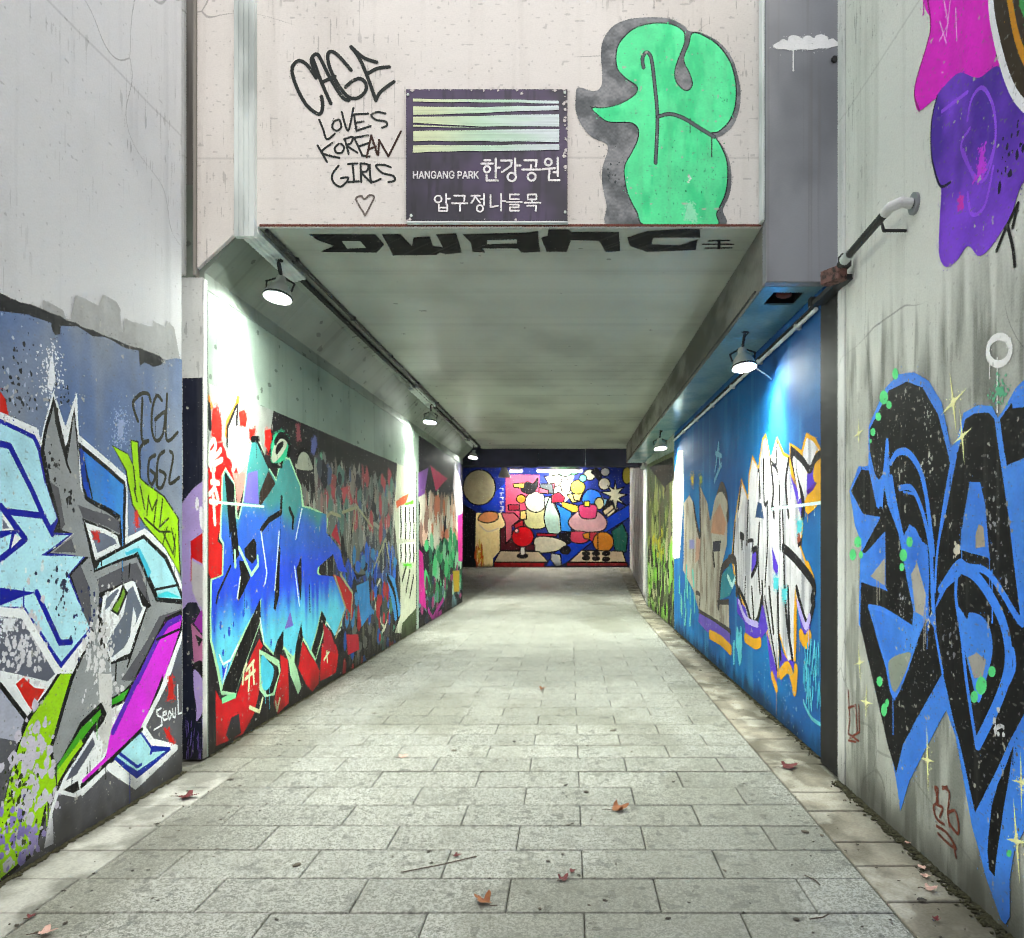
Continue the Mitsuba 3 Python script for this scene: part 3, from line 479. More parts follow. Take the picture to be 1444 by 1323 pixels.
  ('c','letter_outline','#16141a',[9175,2261,9439,2011,9261,1688],0.0544),
  ('c','letter_outline','#9c9c90',[7919,2302,8115,2167,8049,1967],0.0544),
  ('c','letter_outline','#8c9088',[8286,2381,8392,2131],0.0544),
  ('c','letter_outline','#34447c',[8766,957,9175,979,9914,965,10118,1126],0.0544),
  ('c','letter_outline','#90a8b8',[8925,884,9090,545],0.0544),
  ('c','letter_outline','#c0c0a8',[9719,904,9439,670,9914,296],0.0544),
  ('c','letter_outline','#c0c0a8',[10331,621,10118,346,9719,202],0.0544),
  ('f','pink_spray','#9c4450',[8501,1853,8727,2053,8805,1889,8688,1757],0.08),
  ('f','pink_spray','#9c4450',[10118,2345,10331,2389,10386,2118,10171,2055],0.08),
  ('f','pink_spray','#9c4450',[7497,2057,7642,2125,7672,1905,7554,1844],0.08),
  ('p','blue_scrap','#2448b0',[8321,1223,8650,985,8575,906,8049,997,8183,1088],0),
  ('p','blue_scrap','#2e5cc4',[8650,880,8861,888,8845,612,8727,581],0),
  ('p','cyan_scrap','#4aa0c8',[9007,814,9175,868,9226,576,9048,527],0),
  ('p','dark_drips','#121016',[7169,2445,8183,2429,10441,2461,10419,2296,10171,2349,10067,2146,9816,2318,9623,2092,9439,2307,9175,2305,9090,1990,8925,2282,8688,2301,8612,2149,8428,2296,8321,2025,8115,2303,7983,2097,7856,2295,7672,2312,7497,2383,7169,2393],0),
  ('p','dark_drips','#2a2228',[8428,2438,8650,2443,8538,2482],0),
  ('p','dark_drips','#2a2228',[7702,2436,7794,2429,7732,2487],0),
  ('p','dark_drips','#2a2228',[10441,2461,10610,2478,10530,2572],0),
  ('b','brush_stroke',['#4a4c54','#7a7c78','#a04850','#4a5a7a','#606a64','#2a2a30','#8a8078','#5a7a70'],[7372,2163,10888,1415],(120,0.24,0.36)),
  ('b','brush_stroke',['#1c3c9c','#2c5cc0','#30343c','#3a7ab0','#3a4870','#1c222c'],[7815,1246,10798,530],(80,0.24,0.34)),
  ('b','brush_stroke',['#8c1c26','#3c3a40','#3c6a58','#a02a34','#5a5a54','#1c4a8c'],[8057,777,11413,-93],(80,0.22,0.28)),
  ('b','paint_run',['#9ca09a','#6c7a78','#b0a8a0'],[7372,1962,10888,1019],(50,0.03,0.7)),
  ('p','blue_scrap','@letterfade',[7169,1685,7583,1663,7583,1480,8049,1307,8183,1128,8321,1062,7983,1097,7794,1274,7169,1115],0),
  ('p','blue_scrap','@letterfade',[7248,1094,7794,1049,8183,793,8217,671,7856,440,7497,703],0),
  ('p','red_fill','#b02428',[7794,1068,8049,1026,8464,831,8428,611,8196,712],0),
  ('p','red_fill','#b03040',[7732,1462,7906,1577,8062,1346],0),
  ('p','red_fill','#a82030',[8251,409,8727,350,8766,176,8321,180],0),
  ('p','red_fill','#a82030',[7497,612,7732,493,7919,260,7497,360],0),
  ('l','olive_line','#9a9878',[7856,1046,8237,689,7887,427],0.0352),
  ('l','olive_line','#9a9878',[8049,1055,8501,829,8428,550],0.0352),
  ('l','olive_line','#9a9878',[7613,1645,7732,1685,8049,1656],0.0352),
  ('l','olive_line','#9a9878',[8115,1697,8688,1778,9349,1556],0.0352),
  ('l','olive_line','#9a9878',[8501,1505,8650,1797],0.0352),
  ('l','olive_line','#9a9878',[9439,1079,10015,1419,10224,1147],0.0352),
  ('p','sky_scrap','#3a80c0',[8650,901,9175,934,9279,526,8861,418],0),
  ('p','sky_scrap','#3a80c0',[10015,984,10553,883,10928,363,10575,296,10245,727],0),
  ('c','black_shadow','#0c0a0e',[10118,931,10553,654,10725,254,10441,135],0.08),
  ('p','pale_panel','#b9bdaa',[10690,2421,10904,2835,12008,2961,12008,227,11151,59,10553,146,10904,339,10904,838,10496,1721],0),
  ('b','brush_stroke',['#a0a890','#8a8f80','#c4c6b6','#7a9a60'],[10980,1615,11992,102],(30,0.03,0.3)),
  ('f','lime_spray','#58c82c',[11151,1926,11821,2012,11821,1926,11279,1850],0.09),
  ('f','lime_spray','#58c82c',[11026,1071,11680,1048,11680,992,11151,1013],0.09),
  ('f','orange_spray','#c05838',[10610,1928,10904,1994,11543,2110,11279,1932,10667,1828],0.07),
  ('p','white_bubble','#dce4d4',[10808,1872,11936,1946,11936,1414,10808,1417],0),
  ('l','bubble_stroke','#16181a',[10928,1837,10928,1669],0.08),
  ('l','bubble_stroke','#16181a',[10964,1627,10928,1443],0.08),
  ('l','bubble_stroke','#16181a',[11240,1849,11240,1675],0.08),
  ('l','bubble_stroke','#16181a',[11279,1633,11240,1442],0.08),
  ('l','bubble_stroke','#16181a',[11543,1860,11543,1682],0.08),
  ('l','bubble_stroke','#16181a',[11584,1638,11543,1442],0.08),
  ('l','bubble_stroke','#16181a',[11821,1870,11821,1687],0.08),
  ('l','bubble_stroke','#16181a',[11864,1642,11821,1442],0.08),
  ('p','white_bubble','#dce4d4',[10808,1351,11936,1370,11936,1054,10808,1091],0),
  ('l','bubble_stroke','#16181a',[10928,1311,10928,1240],0.08),
  ('l','bubble_stroke','#16181a',[10964,1197,10928,1113],0.08),
  ('l','bubble_stroke','#16181a',[11240,1307,11240,1234],0.08),
  ('l','bubble_stroke','#16181a',[11279,1190,11240,1104],0.08),
  ('l','bubble_stroke','#16181a',[11543,1303,11543,1228],0.08),
  ('l','bubble_stroke','#16181a',[11584,1183,11543,1095],0.08),
  ('l','bubble_stroke','#16181a',[11821,1300,11821,1223],0.08),
  ('l','bubble_stroke','#16181a',[11864,1176,11821,1086],0.08),
  ('l','bubble_stroke','#23261c',[11543,942,11279,654],0.064),
  ('l','bubble_stroke','#23261c',[11821,844,11543,552],0.064),
  ('l','bubble_stroke','#23261c',[11279,1008,11026,832],0.064),
  ('p','dark_foot','#3c4a30',[11026,220,12008,343,12008,-91,10904,-2],0),
  ('l','pale_line','#b8e8d0',[5120,1676,6028,1679],0.0192),
 ],
 'left_bay2': [
  ('p','dark_ground','#15111f',[12246,3040,17234,3046,17234,-2369,12246,-1265],0),
  ('b','streak',['#c8beb2','#d8cfc4','#b89a88','#c07058','#8a6a60','#d0a898'],[12451,2125,17234,1398],(130,0.5,0.6)),
  ('b','streak',['#2f8858','#48b070','#1f5a44','#7ab890','#264434','#9ab8a0'],[12819,1410,17234,299],(110,0.5,0.5)),
  ('b','streak',['#4a2038','#283048','#8a3a68','#1c2028','#5a7a84'],[12333,794,17234,-564],(60,0.5,0.35)),
  ('p','magenta_strip','#b82080',[12263,1244,12571,1182,12882,237,12263,406],0),
  ('p','magenta_strip','#c83088',[16473,1878,17344,2068,17344,898,16612,921],0),
  ('p','pink_fill','#c82c60',[13254,2656,15130,2572,13813,2257],0),
  ('p','white_strip','#d6ccd8',[16122,2995,17193,2477,17436,1987,16336,1874,15811,2470],0),
  ('p','yellow_patch','#b09028',[15811,756,16753,715,16753,263,15939,320],0),
  ('p','lilac_strip','#7a4a98',[12187,2441,13078,2608,12739,2148,12187,2059],0),
  ('l','magenta_strip','#a83090',[13435,18,14635,278],0.09),
  ('l','magenta_strip','#a83090',[13078,213,13528,8,14420,52],0.09),
 ],
 'right_bay1': [
  ('p','orange_edge','#cf951e',[7865,1219,7745,1569,7419,2002,7141,1815,7108,2017,6967,2180,6762,2050,6606,2284,6489,2310,6332,2085,6137,2236,5949,2089,5781,2045,5709,1894,5570,1724,5454,1533,5503,1376,5358,1253,5185,1138,5206,1004,5183,994,5366,827,5605,958,5630,548,5835,482,6076,668,6097,337,6182,345,6525,684,6613,895,6744,727,6990,655,7248,680,7339,800,7657,936],0),
  ('p','silver_fill','@silver',[7798,1235,7699,1569,7419,1963,7130,1776,7075,1989,6967,2143,6737,2017,6592,2259,6498,2270,6341,2058,6149,2193,5969,2064,5817,2028,5744,1887,5604,1726,5486,1533,5536,1375,5390,1242,5221,1136,5236,1001,5214,1001,5373,848,5576,971,5648,1070,5684,856,5684,560,5835,515,6076,702,6118,402,6160,394,6477,713,6598,933,6775,743,6990,675,7189,700,7278,812,7591,940],0),
  ('p','orange_edge','#cf951e',[5788,2144,5496,2055,5380,2167,5185,2104,4993,1959,5076,1917,5342,1875,5355,1646,5486,1680,5781,1972],0),
  ('p','silver_fill','@silver',[5744,2087,5470,1993,5367,1896,5367,1685,5470,1709,5604,1846,5744,1979],0),
  ('p','silver_fill','@silver',[5367,2132,5221,2080,5062,1984,5162,1981,5311,1911,5477,2021],0),
  ('p','purple_shadow','#4e34b4',[5367,1877,5221,1912,5048,1860,5221,1800,5104,1801,5221,1716,5367,1685],0),
  ('p','purple_shadow','#4e34b4',[5781,1910,5604,1796,5463,1670,5496,1573,5604,1695],0),
  ('p','purple_shadow','#4e34b4',[6967,1332,6787,1335,6812,1164,7010,1131],0),
  ('p','purple_shadow','#4e34b4',[6297,1366,6108,1215,6129,1127,6254,1187],0),
  ('p','purple_shadow','#4e34b4',[7624,853,7219,777,7103,669,6724,698,6598,896,6420,684,6724,536,7219,509,7278,650,7591,700],0),
  ('p','purple_shadow','#4e34b4',[6076,589,5835,515,5684,549,5677,477,5835,493,6034,382],0),
  ('p','purple_shadow','#4e34b4',[5630,1008,5406,850,5270,918,5314,776,5473,766],0),
  ('p','purple_shadow','#4e34b4',[6477,677,6139,386,6152,258,6337,340],0),
  ('p','plum_shadow','#46187c',[5367,1762,5221,1800,5104,1819,5221,1716,5367,1685],0),
  ('p','plum_shadow','#46187c',[6990,552,6724,536,6935,520],0),
  ('c','orange_edge','#cf951e',[7248,505,6881,499,6688,540],0.095),
  ('c','orange_edge','#cf951e',[6034,382,5835,466,5703,388,5666,331,5630,485],0.095),
  ('c','orange_edge','#cf951e',[5507,751,5406,712,5314,766],0.095),
  ('c','orange_edge','#cf951e',[6292,325,6160,245],0.076),
  ('c','orange_edge','#cf951e',[5147,1961,5034,1931],0.114),
  ('c','orange_edge','#cf951e',[5176,1862,5076,1872,5026,1850],0.114),
  ('c','orange_edge','#cf951e',[5342,1665,5191,1705,5076,1767,5026,1706],0.133),
  ('c','orange_edge','#cf951e',[5358,1234,5251,1153],0.095),
  ('c','black_line','#15151c',[5969,1359,5781,1321,5470,1229,5221,1127,5251,1022],0.076),
  ('c','black_line','#15151c',[5744,2046,5604,1856,5463,1709,5470,1592],0.0665),
  ('c','black_line','#15151c',[5744,2087,5470,1983,5305,1902,5185,1964,5090,1982],0.057),
  ('c','black_line','#15151c',[6254,1669,6233,1612],0.057),
  ('c','black_line','#15151c',[6568,2091,6544,1738,6430,1732],0.038),
  ('c','black_line','#15151c',[6297,2042,6088,1902,6048,1358],0.038),
  ('c','black_line','#15151c',[5988,1670,5949,1359,5930,1073],0.038),
  ('c','black_line','#15151c',[6430,1686,6430,1410,6521,1036],0.038),
  ('c','black_line','#15151c',[7449,1458,7330,1445],0.076),
  ('c','black_line','#15151c',[7389,1418,7389,1339],0.057),
  ('c','black_line','#15151c',[7130,1406,6941,1407,6994,1319],0.038),
  ('c','black_line','#15151c',[6941,1320,6812,1335,6812,1201,6994,1094],0.057),
  ('c','black_line','#15151c',[6118,1038,6097,700,6034,506],0.057),
  ('c','black_line','#15151c',[7527,945,7219,817,6990,675,6775,730,6623,931],0.057),
  ('c','black_line','#15151c',[7933,1217,7667,1211,7604,968,7419,816],0.057),
  ('c','black_line','#15151c',[7243,1056,7272,872],0.038),
  ('c','black_line','#15151c',[5612,1072,5373,848,5214,1001],0.057),
  ('c','black_line','#15151c',[6615,1054,6592,887],0.057),
  ('c','black_line','#15151c',[5913,1052,5873,836,5721,554],0.057),
  ('c','black_line','#15151c',[6525,938,6139,398],0.038),
  ('c','black_line','#15151c',[7699,1569,7798,1235],0.057),
  ('c','black_line','#15151c',[7419,1949,7541,1728],0.057),
  ('c','black_line','#15151c',[7130,1764,7186,1380],0.0532),
  ('c','black_line','#15151c',[6737,2011,6688,1792],0.0532),
  ('c','black_line','#15151c',[6341,2058,6254,1836,6297,1681],0.0532),
  ('c','black_line','#15151c',[5817,2017,5892,1845,5817,1601],0.0532),
  ('c','black_line','#15151c',[6129,2169,6170,2019],0.057),
  ('c','black_line','#15151c',[6990,980,6908,690],0.0532),
  ('c','black_line','#15151c',[6383,1021,6248,681],0.0532),
  ('c','black_line','#15151c',[5835,1057,5796,736],0.057),
  ('c','black_line','#15151c',[6712,1553,6762,1263,6688,966],0.0494),
  ('c','white_gleam','#b0a0e0',[7527,819,7219,683,6775,680],0.057),
  ('c','white_gleam','#b0a0e0',[5576,960,5406,824,5308,895],0.057),
  ('p','navy_hole','#1c3a5c',[6863,1614,6762,1747,6639,1730,6544,1597],0),
  ('p','black_line','#15151c',[5604,1435,5486,1435,5503,1386,5570,1365],0),
  ('p','rust_patch','#8a4a34',[5604,1465,5536,1484,5519,1415,5587,1395],0),
  ('f','cyan_spray','#4ab8c4',[6254,1120,6088,1129,6108,1029,6233,1021],0.05),
  ('f','cyan_spray','#4ab8c4',[6008,1047,5854,1057,5873,961,5988,952],0.05),
  ('f','cyan_spray','#4ab8c4',[5604,1565,5470,1562,5486,1474,5587,1475],0.05),
  ('l','white_gleam','#e6e6e0',[6430,2135,6341,1955],0.038),
  ('l','white_gleam','#e6e6e0',[6108,2155,6088,1913,5892,2025],0.038),
  ('l','white_gleam','#e6e6e0',[5691,2005,5536,1732],0.038),
  ('l','white_gleam','#e6e6e0',[6737,1987,6812,1749],0.038),
  ('l','white_gleam','#e6e6e0',[7541,1647,7359,1827],0.038),
  ('l','white_gleam','#e6e6e0',[6170,1610,6129,1280],0.038),
  ('l','white_gleam','#e6e6e0',[5817,1705,5673,1394],0.038),
  ('p','tan_fill','@tan',[11149,1143,11149,1922,10632,2014,10274,1884,10049,1623,9780,1478,9780,2091,9238,1840,9055,1621,8753,1819,8392,1826,8060,1674,8095,1371,8392,1113,8548,678,8641,688,8003,744,7973,487,8711,484,9817,496,10283,731,11244,971],0),
  ('c','dark_outline','#3a3436',[8711,1817,8392,1984,8131,1851,8060,1645],0.114),
  ('c','tan_fill','#a8a092',[8837,1696,8711,1817,8392,1864,8131,1763],0.133),
  ('p','salmon_fill','#b4866c',[8880,1682,8469,1807,8131,1589,8226,1458,9011,1491],0),
  ('p','salmon_fill','#b08878',[10049,1443,9728,1408,9833,1161,10160,1097],0),
  ('p','dark_block','#33333f',[8880,1395,8415,1398,8469,1284,8880,1276],0),
  ('p','lilac_block','#7c7cae',[10632,1405,10194,1406,10194,1288,10632,1281],0),
  ('p','teal_hole','#2b7a88',[8374,1029,7944,1158,7690,1051,7944,845,8506,752],0),
  ('l','pale_line','#a8d8d8',[8062,1032,7829,949,7663,1052],0.057),
  ('p','dark_outline','#3a3436',[8641,740,8003,805,8003,744,8573,694],0),
  ('c','dark_outline','#3a3436',[9780,2073,9728,1478],0.095),
  ('c','dark_outline','#3a3436',[10274,1884,10049,1623,9780,1443],0.076),
  ('c','dark_outline','#3a3436',[8024,1185,8392,1068,8548,678],0.095),
  ('c','dark_outline','#3a3436',[9817,496,8711,484,7944,472],0.076),
  ('c','dark_outline','#3a3436',[7989,1214,7688,1196,7624,898],0.095),
  ('c','dark_outline','#3a3436',[10049,723,9780,708,9833,522],0.057),
  ('c','dark_outline','#3a3436',[8880,1252,8795,1128],0.076),
  ('p','purple_shadow','#5c48a8',[9817,481,8711,484,7944,460,7915,320,9310,319,9906,367],0),
  ('c','orange_edge','#cf951e',[9076,306,8439,322,7915,294],0.114),
  ('f','yellow_spray','#a89830',[10510,2271,10274,2252,10274,2142,10450,2154],0.1),
  ('f','yellow_spray','#8aa050',[9833,2217,9626,2201,9626,2098,9780,2108],0.1),
  ('l','pale_scribble','#4a90b8',[8753,2180,8548,2468,8469,2201],0.057),
  ('l','pale_scribble','#4a90b8',[8711,2379,8392,2314],0.057),
  ('l','pale_scribble','#4a90b8',[8795,2073,8392,2224],0.057),
  ('l','cyan_scribble','#3a98bc',[5353,710,5355,640],0.0228),
  ('l','cyan_scribble','#3a98bc',[5432,519,5408,378],0.0228),
  ('l','cyan_scribble','#3a98bc',[5358,536,5337,390],0.0228),
  ('l','cyan_scribble','#45a8c4',[5344,377,5319,235],0.0228),
  ('l','cyan_scribble','#3a98bc',[5159,702,5174,550],0.0228),
  ('l','cyan_scribble','#3a98bc',[5106,461,5136,334],0.0228),
  ('l','cyan_scribble','#45a8c4',[5202,575,5221,484],0.0228),
  ('l','cyan_scribble','#5cc4d4',[5112,471,5087,418],0.0228),
  ('l','cyan_scribble','#3a98bc',[5333,474,5307,364],0.0228),
  ('l','cyan_scribble','#3a98bc',[5290,523,5294,438],0.0228),
  ('l','cyan_scribble','#45a8c4',[5345,435,5380,299],0.0228),
  ('l','cyan_scribble','#3a98bc',[5337,541,5322,468],0.0228),
  ('l','cyan_scribble','#45a8c4',[5201,745,5191,641],0.0228),
  ('l','cyan_scribble','#5cc4d4',[5372,574,5386,450],0.0228),
  ('l','cyan_scribble','#45a8c4',[5125,742,5110,658],0.0228),
  ('l','cyan_scribble','#45a8c4',[5232,431,5245,351],0.0228),
  ('l','cyan_scribble','#5cc4d4',[5275,744,5307,576],0.0228),
  ('l','cyan_scribble','#3a98bc',[5336,485,5373,387],0.0228),
  ('l','cyan_scribble','#3a98bc',[5105,489,5079,347],0.0228),
  ('l','cyan_scribble','#5cc4d4',[5199,741,5222,632],0.0228),
  ('l','cyan_scribble','#45a8c4',[5389,593,5402,530],0.0228),
  ('l','cyan_scribble','#3a98bc',[5422,673,5383,556],0.0228),
  ('l','cyan_scribble','#45a8c4',[5282,679,5311,608],0.0228),
  ('l','cyan_scribble','#45a8c4',[5180,544,5172,430],0.0228),
  ('l','cyan_scribble','#45a8c4',[5232,641,5260,522],0.0228),
  ('l','cyan_scribble','#45a8c4',[5168,618,5169,534],0.0228),
  ('l','cyan_scribble','#3a98bc',[5292,744,5296,615],0.0228),
  ('l','cyan_scribble','#45a8c4',[5286,675,5321,583],0.0228),
  ('l','cyan_scribble','#45a8c4',[5351,668,5357,579],0.0228),
  ('l','cyan_scribble','#3a98bc',[5322,402,5317,236],0.0228),
  ('l','cyan_scribble','#5cc4d4',[5294,404,5266,273],0.0228),
  ('l','cyan_scribble','#3a98bc',[5424,585,5447,424],0.0228),
  ('l','cyan_scribble','#3a98bc',[5126,428,5141,318],0.0228),
  ('l','cyan_scribble','#3a98bc',[5126,660,5124,535],0.0228),
  ('c','cyan_scribble','#5cc4d4',[5439,285,5276,221,5079,220],0.0266),
  ('l','cyan_scribble','#55b8c8',[7547,473,7504,326],0.038),
  ('l','cyan_scribble','#55b8c8',[7475,518,7427,372],0.038),
  ('l','cyan_scribble','#55b8c8',[7473,411,7520,251],0.038),
  ('l','cyan_scribble','#55b8c8',[7490,506,7443,360],0.038),
  ('l','cyan_scribble','#55b8c8',[7552,511,7587,351],0.038),
  ('l','cyan_scribble','#55b8c8',[7561,417,7536,266],0.038),
  ('l','cyan_scribble','#55b8c8',[7482,491,7533,330],0.038),
  ('l','cyan_scribble','#55b8c8',[7433,566,7402,413],0.057),
  ('l','cyan_scribble','#55b8c8',[7777,357,7752,196],0.057),
  ('l','cyan_scribble','#55b8c8',[7451,455,7420,302],0.057),
  ('l','cyan_scribble','#55b8c8',[7739,391,7754,225],0.057),
  ('l','cyan_scribble','#55b8c8',[7445,410,7447,252],0.057),
  ('l','cyan_scribble','#55b8c8',[7598,544,7638,377],0.057),
  ('l','cyan_scribble','#55b8c8',[7569,452,7538,296],0.057),
  ('l','cyan_scribble','#55b8c8',[7563,525,7575,363],0.057),
  ('l','cyan_scribble','#55b8c8',[7496,454,7537,289],0.057),
  ('l','cyan_scribble','#55b8c8',[7467,396,7502,232],0.057),
  ('l','cyan_scribble','#5cb8a8',[10788,810,10812,628],0.095),
  ('l','cyan_scribble','#5cb8a8',[10496,450,10579,266],0.095),
  ('l','cyan_scribble','#5cb8a8',[11423,565,11420,375],0.095),
  ('l','cyan_scribble','#5cb8a8',[10944,405,11040,212],0.095),
  ('l','cyan_scribble','#5cb8a8',[10336,981,10252,814],0.095),
  ('l','cyan_scribble','#4aa8a8',[10880,1021,10908,838],0.095),
  ('l','cyan_scribble','#5cb8a8',[11348,497,11349,308],0.095),
  ('l','cyan_scribble','#4aa8a8',[11082,657,11035,477],0.095),
  ('l','cyan_scribble','#4aa8a8',[11596,823,11600,629],0.095),
  ('l','cyan_scribble','#4aa8a8',[10553,741,10549,566],0.095),
  ('l','cyan_scribble','#4aa8a8',[10976,871,10917,693],0.095),
  ('l','cyan_scribble','#4aa8a8',[10204,654,10183,486],0.095),
  ('k','flaked_spot','#7fb4cc',[5835,190],(0.35,108,0.0112)),
  ('k','flaked_spot','#6aa4c4',[6477,99],(0.4,72,0.0098)),
  ('p','white_strip','#dfe4da',[12318,2324,11996,2516,11690,2740,11217,2688,11122,2040,11572,1132,12318,1090],0),  # white paint, with the bright lamp cone above the strip painted in
  ('l','pale_line','#bfe0e0',[6297,1670,4993,1666],0.0228),
 ],
 'right_bay2': [
  ('p','olive_ground','#4e5a3e',[16370,2966,12005,2779,12005,-1212,16370,-2178],0),
  ('b','streak',['#3a4a28','#78884c','#50523e','#8c9858','#26281e','#5c6a34','#6e6a50'],[16223,2435,12085,1082],(170,0.42,0.55)),
  ('b','streak',['#2a3020','#6a9a38','#88a860','#3c3c30','#74b040','#a0a07c','#1e2018'],[16223,1253,12085,-19],(190,0.42,0.5)),
  ('b','streak',['#b0a82c','#98902c'],[15260,1542,13539,1100],(14,0.4,0.3)),
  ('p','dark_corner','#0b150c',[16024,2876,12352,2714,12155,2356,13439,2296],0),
  ('p','white_strip','#cfd4c4',[12385,2329,12027,2304,12027,1120,12385,1110],0),
 ],
 'left_pillar': [
  ('p','navy_band','#1a1c2c',[-2504,2473,-2372,2473,-2372,-588,-2504,-588],0),
  ('p','lilac_fill','#a08cc8',[-2504,1661,-2437,1753,-2372,1808,-2372,926,-2410,1018,-2465,1018,-2504,972],0),
  ('p','red_fill','#b80f14',[-2449,1417,-2405,1449,-2371,1473,-2371,1268,-2445,1313],0),
  ('e','white_spot','#e6e6ee',[-2409,1657,12,45],0),
  ('s','white_spot','#e6e6ee',[-2393,1625,-2373,1629,-2371,1497,-2389,1521],0),
  ('p','pale_fill','#b0a8b0',[-2445,1294,-2371,1254,-2371,982,-2397,998,-2437,1094],0),
  ('p','plum_fill','#962c9c',[-2427,886,-2381,970,-2371,966,-2371,815],0),
  ('p','pink_fill','#b06a90',[-2445,886,-2429,870,-2371,799,-2371,639,-2429,615],0),
  ('p','black_fill','#141218',[-2421,815,-2373,783,-2397,735],0),
  ('p','black_fill','#141218',[-2429,631,-2389,647,-2371,631,-2371,503,-2445,583],0),
  ('s','lilac_fill','#a08cc8',[-2433,582,-2367,495,-2372,341,-2402,263,-2416,341],0),
  ('b','lilac_streak',['#4c3c78','#6a5aa0','#2a2440'],[-2483,238,-2373,8],(30,0.008,0.12)),
 ],
 'right_pillar': [
  ('p','charcoal_band','#27272c',[1652,2602,1735,2602,1735,-572,1652,-572],0),
  ('s','mint_patch','#34b88c',[1658,1613,1694,1650,1721,1545,1721,1249,1708,1044,1662,1022,1653,1249],0),
  ('b','mint_patch',['#34b88c'],[1658,1158,1721,885],(10,0.006,0.1)),
  ('l','white_ring','#d8d8d8',[1697,1695,1695,1675,1689,1660,1680,1654,1672,1660,1666,1675,1664,1695,1666,1716,1672,1731,1680,1736,1689,1731,1695,1716,1697,1695],0.012),
 ],
 'far_mural': [
  ('p','navy_ground','#14246c',[-6748,4769,3224,4769,3224,16,-6748,16],0),
  ('p','blue_field','#16309c',[-4185,2943,-3032,3925,-3032,2602,-4057,2687],0),
  ('e','grey_disc','#8c866c',[-4228,3755,760,830],0),
  ('eo','dark_outline','#100e16',[-4228,3755,760,830],0.055),
  ('p','dark_block','#14141c',[-4996,2943,-4398,2602,-4398,-3,-4996,-3],0),
  ('po','dark_outline','#100e16',[-4996,2943,-4398,2602,-4398,-3,-4996,-3],0.055),
  ('p','green_block','#1f5a4c',[1972,1705,2485,2090,2741,1492,2656,723,2143,723],0),
  ('po','dark_outline','#100e16',[1972,1705,2485,2090,2741,1492,2656,723,2143,723],0.055),
  ('p','pink_panel','#b8405c',[-2989,4352,-1410,4352,-1410,1919,-2989,1919],0),
  ('p','white_field','#dcd8cc',[-931,4779,393,4779,179,4224,51,3285,-376,2943,-931,3541],0),
  ('e','green_leaf','#3f8a58',[137,4523,300,200],0),
  ('eo','dark_outline','#100e16',[137,4523,300,200],0.055),
  ('e','green_leaf','#7abf94',[-205,4523,350,250],0),
  ('eo','dark_outline','#100e16',[-205,4523,350,250],0.055),
  ('s','lime_cream','#c6c48e',[-2093,2602,-1410,3114,-897,2943,-855,2260,-1282,1833,-2007,1919],0),
  ('so','dark_outline','#100e16',[-2093,2602,-1410,3114,-897,2943,-855,2260,-1282,1833,-2007,1919],0.055),
  ('e','cream_disc','#cfd0b8',[-1581,3072,500,480],0),
  ('eo','dark_outline','#100e16',[-1581,3072,500,480],0.055),
  ('s','black_spray','#15151a',[-2264,3627,-2007,4011,-1709,3925,-1495,4182,-1538,3712,-1837,3456],0),
  ('so','dark_outline','#100e16',[-2264,3627,-2007,4011,-1709,3925,-1495,4182,-1538,3712,-1837,3456],0.055),
  ('p','mural_patch','#d8ccb4',[-1187,4267,-418,4352,-333,3925,-845,3712],0),
  ('po','dark_outline','#100e16',[-1187,4267,-418,4352,-333,3925,-845,3712],0.055),
  ('p','mural_patch','#e0d8c8',[-162,4224,94,3925,9,3541,-333,3541,-461,3925],0),
  ('po','dark_outline','#100e16',[-162,4224,94,3925,9,3541,-333,3541,-461,3925],0.055),
  ('p','mural_patch','#c83c4c',[-931,3925,-675,3968,-717,3627,-1059,3541],0),
  ('po','dark_outline','#100e16',[-931,3925,-675,3968,-717,3627,-1059,3541],0.055),
  ('p','mural_patch','#e0a03c',[-376,3114,393,2901,435,2602,51,2559,-333,2773],0),
  ('po','dark_outline','#100e16',[-376,3114,393,2901,435,2602,51,2559,-333,2773],0.055),
  ('p','mural_patch','#d8c06c',[-120,3413,179,3498,521,3114,137,3029],0),
  ('po','dark_outline','#100e16',[-120,3413,179,3498,521,3114,137,3029],0.055),
  ('p','mural_patch','#7cb0c8',[1460,3285,1802,3200,1631,2773,1289,2943],0),
  ('po','dark_outline','#100e16',[1460,3285,1802,3200,1631,2773,1289,2943],0.055),
  ('p','mural_patch','#e0e0d8',[-1102,2943,-675,3114,-547,2773,-931,2602],0),
  ('po','dark_outline','#100e16',[-1102,2943,-675,3114,-547,2773,-931,2602],0.055),
  ('p','mural_patch','#c8d8d0',[-1196,3285,-769,3370,-641,2943,-1154,2858],0),
  ('po','dark_outline','#100e16',[-1196,3285,-769,3370,-641,2943,-1154,2858],0.055),
  ('p','mural_patch','#8c1c34',[-2861,2943,-2349,2943,-2349,2687,-2861,2687],0),
  ('po','dark_outline','#100e16',[-2861,2943,-2349,2943,-2349,2687,-2861,2687],0.055),
  ('p','mural_patch','#e8c878',[-2306,2645,-2050,2687,-2007,2260,-2306,2260],0),
  ('po','dark_outline','#100e16',[-2306,2645,-2050,2687,-2007,2260,-2306,2260],0.055),
  ('p','mural_patch','#40484c',[-1410,3925,-812,3925,-727,3456,-1282,3541],0),
  ('po','dark_outline','#100e16',[-1410,3925,-812,3925,-727,3456,-1282,3541],0.055),
  ('p','mural_patch','#d04858',[-1410,3755,-983,3627,-983,3456,-1452,3498],0),
  ('po','dark_outline','#100e16',[-1410,3755,-983,3627,-983,3456,-1452,3498],0.055),
  ('p','mural_patch','#d8d0b8',[1631,2602,2058,2943,2314,2773,1802,2346],0),
  ('po','dark_outline','#100e16',[1631,2602,2058,2943,2314,2773,1802,2346],0.055),
  ('e','orange_patch','#cc7424',[-2264,3221,220,200],0),
  ('eo','dark_outline','#100e16',[-2264,3221,220,200],0.055),
